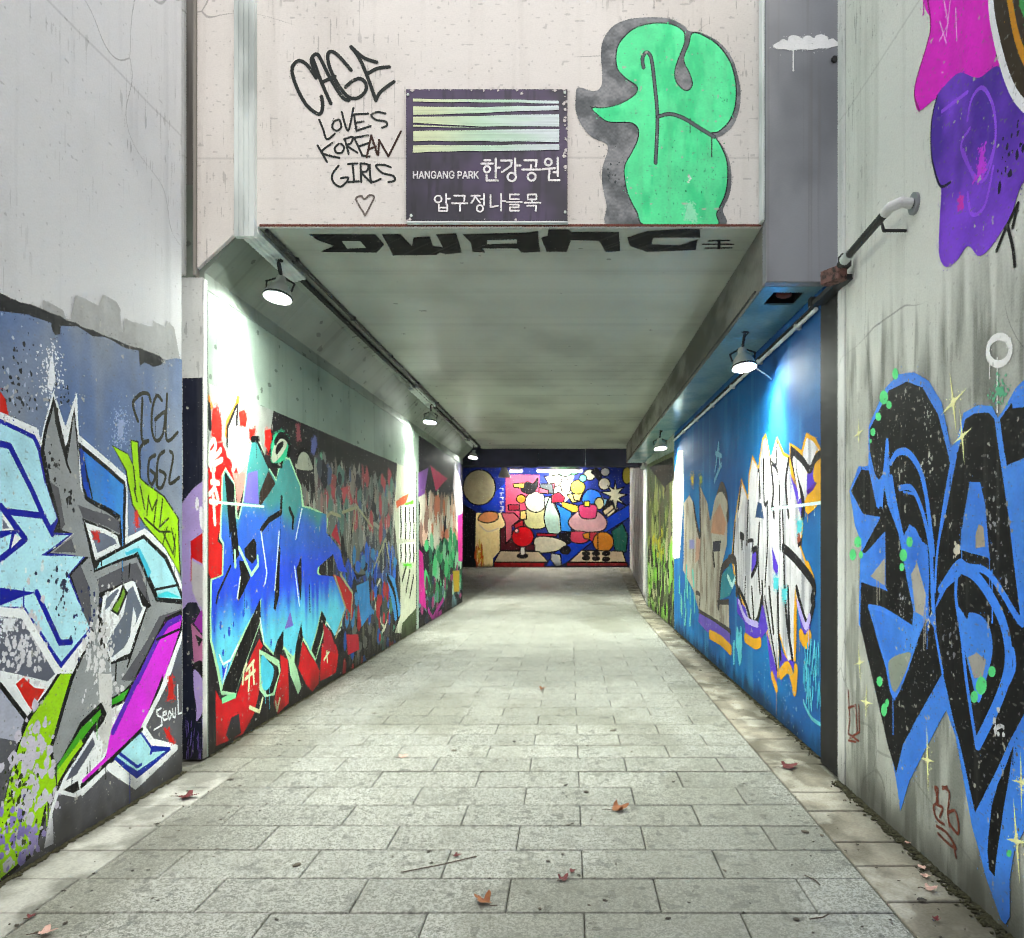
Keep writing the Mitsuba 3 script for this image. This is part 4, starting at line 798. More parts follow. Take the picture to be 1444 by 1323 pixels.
  ('p','orange_patch','#c8963c',[-2648,3925,-2093,3968,-2136,3712,-2605,3755],0),
  ('po','dark_outline','#100e16',[-2648,3925,-2093,3968,-2136,3712,-2605,3755],0.055),
  ('s','mint_fill','#a9c8bc',[-931,3285,-675,2858,-418,2260,-418,1663,-931,1577,-1187,2346],0),
  ('so','dark_outline','#100e16',[-931,3285,-675,2858,-418,2260,-418,1663,-931,1577,-1187,2346],0.055),
  ('p','sky_block','#2a70c0',[-675,3029,94,2602,94,1663,-397,1705,-461,2516],0),
  ('po','dark_outline','#100e16',[-675,3029,94,2602,94,1663,-397,1705,-461,2516],0.055),
  ('p','crimson_block','#b01c34',[-845,3370,-504,3541,-205,3285,-290,3072,-845,3029],0),
  ('po','dark_outline','#100e16',[-845,3370,-504,3541,-205,3285,-290,3072,-845,3029],0.055),
  ('e','yellow_ball','#d8b83c',[393,3755,340,350],0),
  ('eo','dark_outline','#100e16',[393,3755,340,350],0.055),
  ('p','yellow_ball','#c8b070',[137,3456,606,3456,478,3114,222,3157],0),
  ('po','dark_outline','#100e16',[137,3456,606,3456,478,3114,222,3157],0.055),
  ('s','blue_block','#2360c4',[606,3328,905,3669,1375,3541,1503,3114,990,2943,649,3029],0),
  ('so','dark_outline','#100e16',[606,3328,905,3669,1375,3541,1503,3114,990,2943,649,3029],0.055),
  ('e','cream_disc','#d6d2c0',[948,4352,280,260],0),
  ('eo','dark_outline','#100e16',[948,4352,280,260],0.055),
  ('e','cream_disc','#c8c8c0',[1674,4480,220,200],0),
  ('eo','dark_outline','#100e16',[1674,4480,220,200],0.055),
  ('s','black_spray','#15151a',[1033,4480,1289,4651,1503,4267,1417,4053,1161,4352],0),
  ('so','dark_outline','#100e16',[1033,4480,1289,4651,1503,4267,1417,4053,1161,4352],0.055),
  ('e','cyan_dot','#4ab4c0',[628,4182,180,170],0),
  ('eo','dark_outline','#100e16',[628,4182,180,170],0.055),
  ('e','olive_disc','#a89a3c',[2698,4310,220,400],0),
  ('eo','dark_outline','#100e16',[2698,4310,220,400],0.055),
  ('e','cream_disc','#beb8a4',[1631,3925,280,280],0),
  ('eo','dark_outline','#100e16',[1631,3925,280,280],0.055),
  ('p','blue_band','#1438b0',[2826,2986,2826,2346,1802,1705,948,1108,-77,254,-418,40,-1187,40,-675,723,137,1236,1631,2260],0),
  ('po','dark_outline','#100e16',[2826,2986,2826,2346,1802,1705,948,1108,-77,254,-418,40,-1187,40,-675,723,137,1236,1631,2260],0.055),
  ('p','white_star','#d0cbb4',[2143,4096,2229,3669,2570,3797,2314,3498,2698,3413,2314,3242,2656,2901,2250,3114,2165,2602,2037,3157,1674,2858,1930,3328,1460,3541,1930,3584,1802,3840,2079,3669],0),
  ('po','dark_outline','#100e16',[2143,4096,2229,3669,2570,3797,2314,3498,2698,3413,2314,3242,2656,2901,2250,3114,2165,2602,2037,3157,1674,2858,1930,3328,1460,3541,1930,3584,1802,3840,2079,3669],0.055),
  ('e','cream_disc','#c8bc88',[1396,3007,220,280],0),
  ('eo','dark_outline','#100e16',[1396,3007,220,280],0.055),
  ('p','dark_bar','#1a1412',[1546,2773,1930,3157,2015,3029,1631,2687],0),
  ('po','dark_outline','#100e16',[1546,2773,1930,3157,2015,3029,1631,2687],0.055),
  ('p','cream_bar','#c4b08c',[1546,2645,2015,2986,2101,2773,1674,2431],0),
  ('po','dark_outline','#100e16',[1546,2645,2015,2986,2101,2773,1674,2431],0.055),
  ('s','rose_mound','#c0909a',[-56,2090,179,2474,564,2687,1204,2687,1588,2431,1759,2047,1460,1705,350,1705],0),
  ('so','dark_outline','#100e16',[-56,2090,179,2474,564,2687,1204,2687,1588,2431,1759,2047,1460,1705,350,1705],0.055),
  ('s','rose_block','#b83a64',[435,2773,564,2943,1204,2943,1289,2602,1161,2303,564,2346],0),
  ('so','dark_outline','#100e16',[435,2773,564,2943,1204,2943,1289,2602,1161,2303,564,2346],0.055),
  ('p','yellow_ball','#d8b83c',[692,3114,948,3114,948,2858,692,2858],0),
  ('po','dark_outline','#100e16',[692,3114,948,3114,948,2858,692,2858],0.055),
  ('s','rose_block','#c03c54',[-56,1577,179,1705,777,1663,948,1364,692,1150,137,1193],0),
  ('so','dark_outline','#100e16',[-56,1577,179,1705,777,1663,948,1364,692,1150,137,1193],0.055),
  ('p','crimson_block','#b82c40',[905,1663,1289,1663,1289,1108,948,1278],0),
  ('po','dark_outline','#100e16',[905,1663,1289,1663,1289,1108,948,1278],0.055),
  ('p','amber_patch','#cc7c28',[606,1577,948,1663,948,1321,692,1364],0),
  ('po','dark_outline','#100e16',[606,1577,948,1663,948,1321,692,1364],0.055),
  ('e','orange_disc','#c47a2c',[1588,1193,480,480],0),
  ('eo','dark_outline','#100e16',[1588,1193,480,480],0.055),
  ('l','dark_bar','#40261c',[1332,1620,1332,766],0.06),
  ('p','black_spray','#141218',[-504,1577,51,1663,9,1108,-376,1150],0),
  ('po','dark_outline','#100e16',[-504,1577,51,1663,9,1108,-376,1150],0.055),
  ('p','black_spray','#141218',[-931,1492,-675,1492,-760,1321,-931,1364],0),
  ('po','dark_outline','#100e16',[-931,1492,-675,1492,-760,1321,-931,1364],0.055),
  ('s','cream_fill','#c8c0a8',[-1581,1406,-727,1406,-129,1108,-641,766,-1581,723],0),
  ('so','dark_outline','#100e16',[-1581,1406,-727,1406,-129,1108,-641,766,-1581,723],0.055),
  ('p','maroon_bar','#8c1428',[-1538,1620,-599,1577,-599,1449,-1538,1470],0),
  ('po','dark_outline','#100e16',[-1538,1620,-599,1577,-599,1449,-1538,1470],0.055),
  ('s','black_spray','#141218',[-418,851,-162,1022,51,851,-77,638,-376,681],0),
  ('so','dark_outline','#100e16',[-418,851,-162,1022,51,851,-77,638,-376,681],0.055),
  ('p','pale_block','#b4b4b4',[-845,681,-418,595,-376,83,-632,40,-888,382],0),
  ('po','dark_outline','#100e16',[-845,681,-418,595,-376,83,-632,40,-888,382],0.055),
  ('p','glow_panel','#fae0a0',[-4377,2559,-3203,2559,-2947,2388,-2947,2090,-3246,1705,-3246,809,-3587,424,-3587,40,-4313,40,-4420,851],0),  # warm glow put into the paint colour; nothing here emits
  ('s','orange_edge','#d88a58',[-4292,2260,-3971,2602,-3416,2581,-3374,2260,-3843,2090],0),
  ('so','dark_outline','#100e16',[-4292,2260,-3971,2602,-3416,2581,-3374,2260,-3843,2090],0.055),
  ('c','cream_line','#d8c8b8',[-4228,2004,-3843,1705,-3331,1833],0.06),
  ('b','flame_lick',['#d8a030','#c85020','#e0c050'],[-4441,1065,-3971,83],(26,0.1,0.8)),
  ('p','rose_band','#c05a68',[-3203,2559,-2605,2559,-2306,2260,-2691,1961,-2691,1406,-2989,1108,-3011,2090],0),
  ('po','dark_outline','#100e16',[-3203,2559,-2605,2559,-2306,2260,-2691,1961,-2691,1406,-2989,1108,-3011,2090],0.055),
  ('p','maroon_block','#4a1420',[-3246,1791,-3011,1919,-2989,1108,-2691,1364,-1623,1065,-1623,809,-3246,809],0),
  ('po','dark_outline','#100e16',[-3246,1791,-3011,1919,-2989,1108,-2691,1364,-1623,1065,-1623,809,-3246,809],0.055),
  ('p','table_top','#c4ae94',[-3246,787,-1410,745,-983,254,-3544,254],0),
  ('po','dark_outline','#100e16',[-3246,787,-1410,745,-983,254,-3544,254],0.055),
  ('p','red_front','#a8121c',[-3544,254,-1154,232,-1154,-3,-3544,-3],0),
  ('po','dark_outline','#100e16',[-3544,254,-1154,232,-1154,-3,-3544,-3],0.055),
  ('p','crimson_block','#a01424',[-2605,2004,-2178,2260,-2136,1919,-2520,1748],0),
  ('po','dark_outline','#100e16',[-2605,2004,-2178,2260,-2136,1919,-2520,1748],0.055),
  ('e','black_base','#141218',[-2200,553,250,110],0),
  ('eo','dark_outline','#100e16',[-2200,553,250,110],0.055),
  ('p','white_stick','#d8d4d0',[-2306,1065,-2084,1065,-2084,574,-2306,574],0),
  ('po','dark_outline','#100e16',[-2306,1065,-2084,1065,-2084,574,-2306,574],0.055),
  ('e','red_ball','#c00c1c',[-2191,1449,520,480],0),
  ('eo','dark_outline','#100e16',[-2191,1449,520,480],0.055),
  ('e','pale_gleam','#e8a0a8',[-2477,1727,100,100],0),
  ('eo','dark_outline','#100e16',[-2477,1727,100,100],0.055),
  ('p','table_top','#c4ae94',[564,809,2485,766,2656,254,-34,254],0),
  ('po','dark_outline','#100e16',[564,809,2485,766,2656,254,-34,254],0.055),
  ('p','red_front','#8c1020',[-120,232,2698,232,2741,62,-162,62],0),
  ('po','dark_outline','#100e16',[-120,232,2698,232,2741,62,-162,62],0.055),
  ('e','black_base','#1c1214',[777,659,170,90],0),
  ('eo','dark_outline','#100e16',[777,659,170,90],0.055),
  ('e','black_base','#1c1214',[1247,659,170,90],0),
  ('eo','dark_outline','#100e16',[1247,659,170,90],0.055),
  ('e','black_base','#1c1214',[1716,659,170,90],0),
  ('eo','dark_outline','#100e16',[1716,659,170,90],0.055),
  ('e','black_base','#1c1214',[777,446,170,90],0),
  ('eo','dark_outline','#100e16',[777,446,170,90],0.055),
  ('e','black_base','#1c1214',[1247,424,170,90],0),
  ('eo','dark_outline','#100e16',[1247,424,170,90],0.055),
  ('e','black_base','#1c1214',[1716,403,170,90],0),
  ('eo','dark_outline','#100e16',[1716,403,170,90],0.055),
  ('l','column_mark','#c8ccd8',[-3246,3712,-3096,3712],0.05),
  ('l','column_mark','#c8ccd8',[-3118,3712,-3118,3605],0.05),
  ('l','column_mark','#c8ccd8',[-3246,3498,-3096,3498],0.05),
  ('l','column_mark','#c8ccd8',[-3203,3498,-3203,3392],0.05),
  ('l','column_mark','#c8ccd8',[-3246,3285,-3096,3285],0.05),
  ('l','column_mark','#c8ccd8',[-3118,3285,-3118,3178],0.05),
  ('l','column_mark','#c8ccd8',[-3246,3072,-3096,3072],0.05),
  ('l','column_mark','#c8ccd8',[-3203,3072,-3203,2965],0.05),
  ('l','column_mark','#c8ccd8',[-3246,2858,-3096,2858],0.05),
  ('l','column_mark','#c8ccd8',[-3118,2858,-3118,2751],0.05),
  ('l','column_mark','#c8ccd8',[-3246,2687,-3096,2687],0.05),
  ('l','column_mark','#c8ccd8',[-3203,2687,-3203,2581],0.05),
 ],
 'sign': [
  ('l','hangul','#e6e4e6',[-545,3864,-509,3864],0.0135),
  ('l','hangul','#e6e4e6',[-566,3842,-492,3842],0.0135),
  ('l','hangul','#e6e4e6',[-473,3874,-473,3753],0.0135),
  ('l','hangul','#e6e4e6',[-473,3816,-447,3816],0.0135),
  ('l','hangul','#e6e4e6',[-532,3768,-532,3734,-460,3734],0.0135),
  ('l','hangul','#e6e4e6',[-439,3862,-370,3862,-376,3827,-434,3787],0.0135),
  ('l','hangul','#e6e4e6',[-349,3874,-349,3779],0.0135),
  ('l','hangul','#e6e4e6',[-349,3830,-315,3830],0.0135),
  ('l','hangul','#e6e4e6',[-289,3864,-211,3864,-216,3823],0.0135),
  ('l','hangul','#e6e4e6',[-247,3832,-247,3804],0.0135),
  ('l','hangul','#e6e4e6',[-302,3804,-187,3804],0.0135),
  ('l','hangul','#e6e4e6',[-174,3806,-93,3813],0.0135),
  ('l','hangul','#e6e4e6',[-129,3808,-129,3774],0.0135),
  ('l','hangul','#e6e4e6',[-75,3879,-75,3762],0.0135),
  ('l','hangul','#e6e4e6',[-102,3787,-75,3787],0.0135),
  ('l','hangul','#e6e4e6',[-132,3765,-132,3736,-64,3736],0.0135),
  ('l','hangul','#e6e4e6',[-509,3806,-512,3796,-520,3788,-530,3786,-540,3788,-547,3796,-550,3806,-547,3816,-540,3824,-530,3827,-520,3824,-512,3816,-509,3806],0.0135),
  ('l','hangul','#e6e4e6',[-343,3757,-347,3743,-357,3733,-370,3729,-384,3733,-394,3743,-398,3757,-394,3770,-384,3780,-370,3784,-357,3780,-347,3770,-343,3757],0.0135),
  ('l','hangul','#e6e4e6',[-217,3758,-220,3745,-230,3735,-243,3732,-255,3735,-265,3745,-268,3758,-265,3770,-255,3780,-243,3783,-230,3780,-220,3770,-217,3758],0.0135),
  ('l','hangul','#e6e4e6',[-114,3852,-117,3841,-125,3833,-136,3830,-147,3833,-155,3841,-158,3852,-155,3863,-147,3871,-136,3874,-125,3871,-117,3863,-114,3852],0.0135),
  ('l','hangul','#e6e4e6',[-792,3648,-792,3584],0.0105),
  ('l','hangul','#e6e4e6',[-792,3617,-767,3617],0.0105),
  ('l','hangul','#e6e4e6',[-839,3580,-839,3538],0.0105),
  ('l','hangul','#e6e4e6',[-785,3580,-785,3538],0.0105),
  ('l','hangul','#e6e4e6',[-839,3559,-785,3559],0.0105),
  ('l','hangul','#e6e4e6',[-839,3538,-785,3538],0.0105),
  ('l','hangul','#e6e4e6',[-741,3636,-673,3636,-677,3600],0.0105),
  ('l','hangul','#e6e4e6',[-757,3587,-656,3587],0.0105),
  ('l','hangul','#e6e4e6',[-703,3587,-703,3538],0.0105),
  ('l','hangul','#e6e4e6',[-630,3636,-575,3636],0.0105),
  ('l','hangul','#e6e4e6',[-601,3636,-630,3589],0.0105),
  ('l','hangul','#e6e4e6',[-599,3623,-575,3591],0.0105),
  ('l','hangul','#e6e4e6',[-549,3648,-549,3576],0.0105),
  ('l','hangul','#e6e4e6',[-571,3614,-549,3614],0.0105),
  ('l','hangul','#e6e4e6',[-507,3640,-507,3563,-458,3571],0.0105),
  ('l','hangul','#e6e4e6',[-439,3648,-439,3540],0.0105),
  ('l','hangul','#e6e4e6',[-439,3602,-413,3602],0.0105),
  ('l','hangul','#e6e4e6',[-324,3644,-383,3644,-383,3614,-324,3614],0.0105),
  ('l','hangul','#e6e4e6',[-404,3596,-306,3596],0.0105),
  ('l','hangul','#e6e4e6',[-383,3579,-326,3579,-326,3561,-383,3561,-383,3540,-324,3540],0.0105),
  ('l','hangul','#e6e4e6',[-268,3644,-213,3644,-213,3612,-268,3612,-268,3644],0.0105),
  ('l','hangul','#e6e4e6',[-240,3612,-240,3591],0.0105),
  ('l','hangul','#e6e4e6',[-289,3591,-187,3591],0.0105),
  ('l','hangul','#e6e4e6',[-272,3572,-213,3572,-217,3538],0.0105),
  ('l','hangul','#e6e4e6',[-821,3614,-824,3603,-832,3595,-843,3592,-855,3595,-863,3603,-866,3614,-863,3625,-855,3634,-843,3636,-832,3634,-824,3625,-821,3614],0.0105),
  ('l','hangul','#e6e4e6',[-554,3555,-557,3544,-564,3536,-575,3533,-586,3536,-593,3544,-596,3555,-593,3565,-586,3573,-575,3576,-564,3573,-557,3565,-554,3555],0.0105),
  ('p','logo_bar','@signbar',[-1005,4260,-66,4249,-66,4231,-562,4237,-1005,4242],0),
  ('p','logo_bar','@signbar',[-1005,4212,-562,4205,-66,4219,-66,4190,-562,4169,-1005,4156],0),
  ('p','logo_bar','@signbar',[-1005,4144,-562,4150,-66,4161,-66,4081,-562,4082,-1005,4106],0),
  ('p','logo_bar','@signbar',[-1005,4092,-562,4075,-1005,4080],0),
  ('p','logo_bar','@signbar',[-1005,4052,-562,4059,-66,4066,-66,3983,-562,3988,-1005,3987],0),
  ('p','logo_bar','@signbar',[-1005,3960,-562,3961,-66,3970,-66,3930,-562,3925,-1005,3913],0),
 ],
}

# ------------------------------------------------------------------ materials
def srgb(h):
    return [(int(h[i:i + 2], 16) / 255) ** 2.2 for i in (1, 3, 5)]
def pr(col, rough=0.6, **k):
    b = {'type': 'principled', 'base_color': col if isinstance(col, dict) else {'type': 'rgb', 'value': srgb(col)}, 'roughness': rough, **k}
    return {'type': 'twosided', 'bsdf': b}
def bumped(fn, scale, col, rough=0.6, eps=2e-3, **k):
    b = {'type': 'principled', 'base_color': col, 'roughness': rough, **k}
    return {'type': 'twosided', 'bsdf': {'type': 'bumpmap', 'bump': mikit.proc(fn, eps), 'scale': scale, 'nested': b}}
P = mikit.proc
def lin(h): return mi.Color3f(*srgb(h))

def conc(base, dark, streak=1.0, low=None, lowz=0.0):
    """weathered cast concrete: blotches, vertical rain streaks, pinholes, dirt low down"""
    def fn(p, n, uv):
        h = p.x + p.y
        blot = fbm(p.x * 1.3 + 3, p.y * 1.3, p.z * 1.1, 4)
        st = fbm(h * 9.0, 0.55 * p.z + 5, 2.0, 4)
        st2 = fbm(h * 31.0, 1.6 * p.z, 7.0, 2)
        t = smoothstep(0.45, 0.8, blot) * 0.40 + smoothstep(0.55, 0.85, st) * 0.26 * streak + smoothstep(0.62, 0.85, st2) * 0.12 * streak
        grain = noise(p.x * 160, p.y * 160, p.z * 160)
        hole = smoothstep(0.84, 0.90, noise(p.x * 46 + 9, p.y * 46, p.z * 46))
        c = mix(srgb(base), srgb(dark), dr.clip(t, 0, 1)) * (0.93 + 0.12 * grain)
        c = c * (1 - 0.22 * hole)
        d1, d2, _ = voronoi(h * 0.8 + 0.5 * noise(h * 3, p.z * 3), p.z * 0.8 + 0.5 * noise(h * 3 + 9, p.z * 3))
        crack = smoothstep(0.011, 0.004, d2 - d1) * smoothstep(0.50, 0.62, noise(h * 1.1 + 3, p.z * 1.1))
        scratch = smoothstep(0.83, 0.90, noise(h * 75, p.z * 9, 3.0)) * smoothstep(0.40, 0.65, blot)
        c = c * (1 - 0.40 * crack) * (1 - 0.30 * scratch)
        form = smoothstep(0.012, 0.0, dr.abs(p.z - 3.9 + 0.01 * noise(h * 3)))       # pour line
        c = c * (1 - 0.18 * form)
        if low:
            edge = lowz + 0.25 * (fbm(h * 7, 0.0, 3.0, 3) - 0.5) + 0.5 * (noise(h * 26) - 0.5)
            k = smoothstep(edge + 0.10, edge - 0.25, p.z)
            wet = smoothstep(0.42, 0.72, fbm(h * 14, p.z * 2.4, 11.0, 4))
            c = mix(c, mix(srgb(low), srgb('#2e332c'), wet * 0.5) * (0.8 + 0.4 * grain), k * (0.42 + 0.40 * wet))
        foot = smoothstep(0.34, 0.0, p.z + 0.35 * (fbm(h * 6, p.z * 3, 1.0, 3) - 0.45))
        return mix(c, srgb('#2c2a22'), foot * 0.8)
    return fn
def cbump(p, n, uv):
    a = noise(p.x * 46 + 9, p.y * 46, p.z * 46)
    return 0.6 * noise(p.x * 15, p.y * 15, p.z * 15) + 0.3 * a - 0.8 * smoothstep(0.84, 0.92, a)

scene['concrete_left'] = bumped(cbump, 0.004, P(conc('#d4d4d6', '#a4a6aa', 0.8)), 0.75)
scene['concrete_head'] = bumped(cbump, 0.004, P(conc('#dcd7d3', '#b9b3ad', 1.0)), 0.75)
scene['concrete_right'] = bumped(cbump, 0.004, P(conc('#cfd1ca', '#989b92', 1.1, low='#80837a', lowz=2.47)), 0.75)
def inner(base, dark):
    def fn(p, n, uv):
        h = p.y
        blot = fbm(p.x * 1.7, p.y * 1.1, p.z * 1.7, 4)
        st = fbm(h * 13.0, 0.5 * p.z, 2.0, 3)
        band = noise(p.y * 2.4, p.x * 0.35, 4.0)
        t = smoothstep(0.35, 0.75, blot) * 0.65 + smoothstep(0.5, 0.85, st) * 0.35 + smoothstep(0.6, 0.9, band) * 0.25
        g = noise(p.x * 120, p.y * 120, p.z * 120)
        spot = smoothstep(0.86, 0.9, noise(p.x * 14 + 3, p.y * 14, p.z * 14))
        return mix(srgb(base), srgb(dark), dr.clip(t, 0, 1)) * (0.94 + 0.1 * g) * (1 - 0.5 * spot)
    return fn
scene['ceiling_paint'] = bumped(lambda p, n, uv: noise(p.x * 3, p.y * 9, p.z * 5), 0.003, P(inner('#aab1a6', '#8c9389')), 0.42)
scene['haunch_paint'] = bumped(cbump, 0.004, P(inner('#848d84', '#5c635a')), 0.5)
scene['wall_white'] = bumped(cbump, 0.003, P(inner('#94a498', '#6b7c70')), 0.7, specular=0.3)
def blue_wall(p, n, uv):
    b = fbm(p.y * 1.6, p.z * 1.6, 3.0, 4)
    st = fbm(p.y * 9, p.z * 0.7, 1.0, 3)
    c = mix(srgb('#1a6aa8'), srgb('#1d5290'), smoothstep(0.3, 0.7, b))
    c = mix(c, srgb('#3f8cb4'), smoothstep(0.55, 0.85, st) * 0.45)
    c = mix(c, srgb('#15406e'), smoothstep(2.1, 2.7, p.z + 0.5 * (b - 0.5)) * 0.55)  # lamp falloff high on the wall, painted in as a darker blue
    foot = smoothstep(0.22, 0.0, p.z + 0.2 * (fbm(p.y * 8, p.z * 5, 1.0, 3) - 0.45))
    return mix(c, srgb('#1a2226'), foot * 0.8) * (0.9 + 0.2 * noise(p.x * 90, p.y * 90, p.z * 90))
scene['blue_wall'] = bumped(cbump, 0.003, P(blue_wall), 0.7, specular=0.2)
def metal_panel(p, n, uv):
    b = fbm(p.x * 2, p.y * 2, p.z * 1.2, 4)
    st = fbm((p.x + p.y) * 30, p.z * 0.5, 2.0, 3)
    c = mix(srgb('#8b8d93'), srgb('#717379'), smoothstep(0.35, 0.75, b))
    c = mix(c, srgb('#6c6864'), smoothstep(0.62, 0.85, st) * 0.35)
    return c * (0.96 + 0.06 * noise(p.x * 150, p.y * 150, p.z * 150))
scene['grey_metal'] = pr(P(metal_panel), 0.42, metallic=0.15)
def soffit(p, n, uv):
    b = fbm(p.x * 3, p.y * 2, 3.0, 4)
    return mix(srgb('#86a8a8'), srgb('#5f8c98'), smoothstep(0.3, 0.75, b)) * (0.9 + 0.15 * noise(p.x * 60, p.y * 60))
scene['soffit_panel'] = bumped(lambda p, n, uv: noise(p.x * 2.5, p.y * 4, 1.0), 0.004, P(soffit), 0.24, metallic=0.3)
def duct_side(p, n, uv):
    b = fbm(p.x * 2, p.y * 1.4, p.z * 3, 4)
    return mix(srgb('#6e6e68'), srgb('#45463f'), smoothstep(0.35, 0.7, b)) * (0.9 + 0.15 * noise(p.y * 60, p.z * 60))
scene['duct_side'] = pr(P(duct_side), 0.5)
def galv(p, n, uv):
    b = fbm(p.x * 6, p.y * 6, p.z * 2.0, 3)
    return mix(srgb('#d4dcda'), srgb('#a4acaa'), smoothstep(0.35, 0.75, b))
scene['galvanised'] = pr(P(galv), 0.45, metallic=0.1)
scene['dark_metal'] = pr('#2a2b2c', 0.45, metallic=0.3)
scene['lamp_shell'] = pr('#a8aca6', 0.35, metallic=0.15)
scene['black_plain'] = pr('#0c0c0e', 0.7)
scene['navy_beam'] = pr(P(lambda p, n, uv: mix(srgb('#23263c'), srgb('#15161f'), fbm(p.x * 3, p.y * 3, p.z * 4, 3))), 0.6)
scene['rust'] = pr(P(lambda p, n, uv: mix(srgb('#7a3e2c'), srgb('#3a2420'), fbm(p.x * 40, p.y * 40, p.z * 40, 3))), 0.8)
scene['pink_rust'] = pr(P(lambda p, n, uv: mix(srgb('#6a4a44'), srgb('#2c2220'), smoothstep(0.4, 0.7, fbm(p.x * 40, p.y * 40, p.z * 40, 3)))), 0.7)
scene['far_white'] = bumped(cbump, 0.003, P(inner('#c6c4c6', '#8c8a8e')), 0.6)
scene['white_trim'] = bumped(cbump, 0.003, P(conc('#cfd0ce', '#8a8a86', 1.2)), 0.6)
def stained(p, n, uv):
    s = fbm((p.x) * 26, p.z * 0.9, 2.0, 3)
    c = mix(srgb('#8a8680'), srgb('#5a5650'), smoothstep(0.35, 0.7, s))
    return mix(c, srgb('#7a4a28'), smoothstep(0.56, 0.76, fbm(p.x * 18, p.z * 1.6, 9.0, 3)) * 0.7)
scene['stained_slot'] = pr(P(stained), 0.8)

# paving: granite grain, tone per slab, worn dirt, contact shade painted into the wall-foot dirt
def tile_fn(p, n, uv):
    row = dr.floor((p.y - 2.994) / 0.3)
    odd = row - 2 * dr.floor(row / 2)
    col = dr.floor((p.x + 0.247 - 0.301 * odd) / 0.602)
    tone = 0.88 + 0.2 * cell_rand(row, col, 5)
    g = noise(p.x * 210, p.y * 210) * 0.6 + noise(p.x * 95, p.y * 95) * 0.4
    speck = smoothstep(0.70, 0.80, noise(p.x * 150 + 7, p.y * 150))
    wear = fbm(p.x * 1.5, p.y * 0.8, 2.0, 4)
    c = mix(srgb('#a2a39e'), srgb('#71726c'), smoothstep(0.25, 0.75, g))
    c = mix(c, srgb('#55564f'), speck * 0.6)
    c = mix(c, srgb('#66665c'), smoothstep(0.45, 0.72, wear) * 0.6) * tone
    blot = smoothstep(0.63, 0.74, fbm(p.x * 5 + 1, p.y * 5, 8.0, 3))
    c = mix(c, srgb('#5f5e55'), blot * 0.32)
    spot = smoothstep(0.80, 0.84, noise(p.x * 23, p.y * 23 + 4))
    d1, d2, w = voronoi(p.x * 2.6, p.y * 2.6)
    gum = smoothstep(0.062, 0.048, d1 + 0.02 * noise(p.x * 60, p.y * 60)) * dr.select(w > 0.62, 1.0, 0.0)
    ragged = 0.10 * (fbm(p.y * 5, p.x * 5, 1.0, 3) - 0.5)
    edge = smoothstep(0.22, 0.0, p.x + 2.37 + ragged) * smoothstep(4.6, 5.0, p.y)  # dirt at the wall foot, doubling as painted contact shade
    joint = smoothstep(0.03, 0.0, dr.abs(dr.abs((p.y - 2.994) / 0.3 - row - 0.5) - 0.5) * 0.3 + 0.02 * noise(p.x * 9, p.y * 9))
    c = mix(c, srgb('#33332c'), dr.clip(0.75 * edge + 0.45 * gum + 0.25 * joint, 0, 1))
    return c * (1 - 0.30 * spot)
def tile_bump(p, n, uv):
    return noise(p.x * 110, p.y * 110)
scene['granite'] = bumped(tile_bump, 0.0022, P(tile_fn), 0.62)
def gutter_fn(p, n, uv):
    row = dr.floor(p.y / 0.3)
    b = fbm(p.x * 4, p.y * 3, 5.0, 4)
    g = noise(p.x * 120, p.y * 120)
    pale = smoothstep(0.48, 0.72, fbm(p.x * 7, p.y * 5, 2.0, 4))
    c = mix(srgb('#8a8478'), srgb('#5d584c'), smoothstep(0.3, 0.7, b))
    c = mix(c, srgb('#a9a69c'), pale * 0.6) * (0.85 + 0.25 * g)
    wall = smoothstep(1.42, 1.60, p.x + 0.12 * (fbm(p.y * 6, 1.0, 1.0, 3) - 0.5))
    return mix(c, srgb('#3a382c'), wall * 0.7 * smoothstep(16, 12, p.y)) * (0.9 + 0.2 * cell_rand(row, 3, 9))
scene['gutter_slab'] = bumped(tile_bump, 0.003, P(gutter_fn), 0.75)
def strip_fn(p, n, uv):
    pale = smoothstep(0.35, 0.65, fbm(p.x * 5, p.y * 4, 2.0, 4))
    c = mix(srgb('#75756f'), srgb('#a6a6a0'), pale)
    dark = smoothstep(0.12, 0.0, dr.abs(p.x + 2.378) + 0.05 * (noise(p.y * 20) - 0.5))
    return mix(c, srgb('#3c3b34'), dark * 0.8) * (0.85 + 0.25 * noise(p.x * 120, p.y * 120))
scene['mortar_strip'] = bumped(tile_bump, 0.004, P(strip_fn), 0.8)
scene['joint_dirt'] = pr(P(lambda p, n, uv: mix(srgb('#4a4a44'), srgb('#605f57'), noise(p.x * 30, p.y * 30))), 0.9)
scene['moss'] = pr(P(lambda p, n, uv: mix(srgb('#38361f'), srgb('#1d1c14'), fbm(p.x * 60, p.y * 60, p.z * 60, 2))), 0.95)

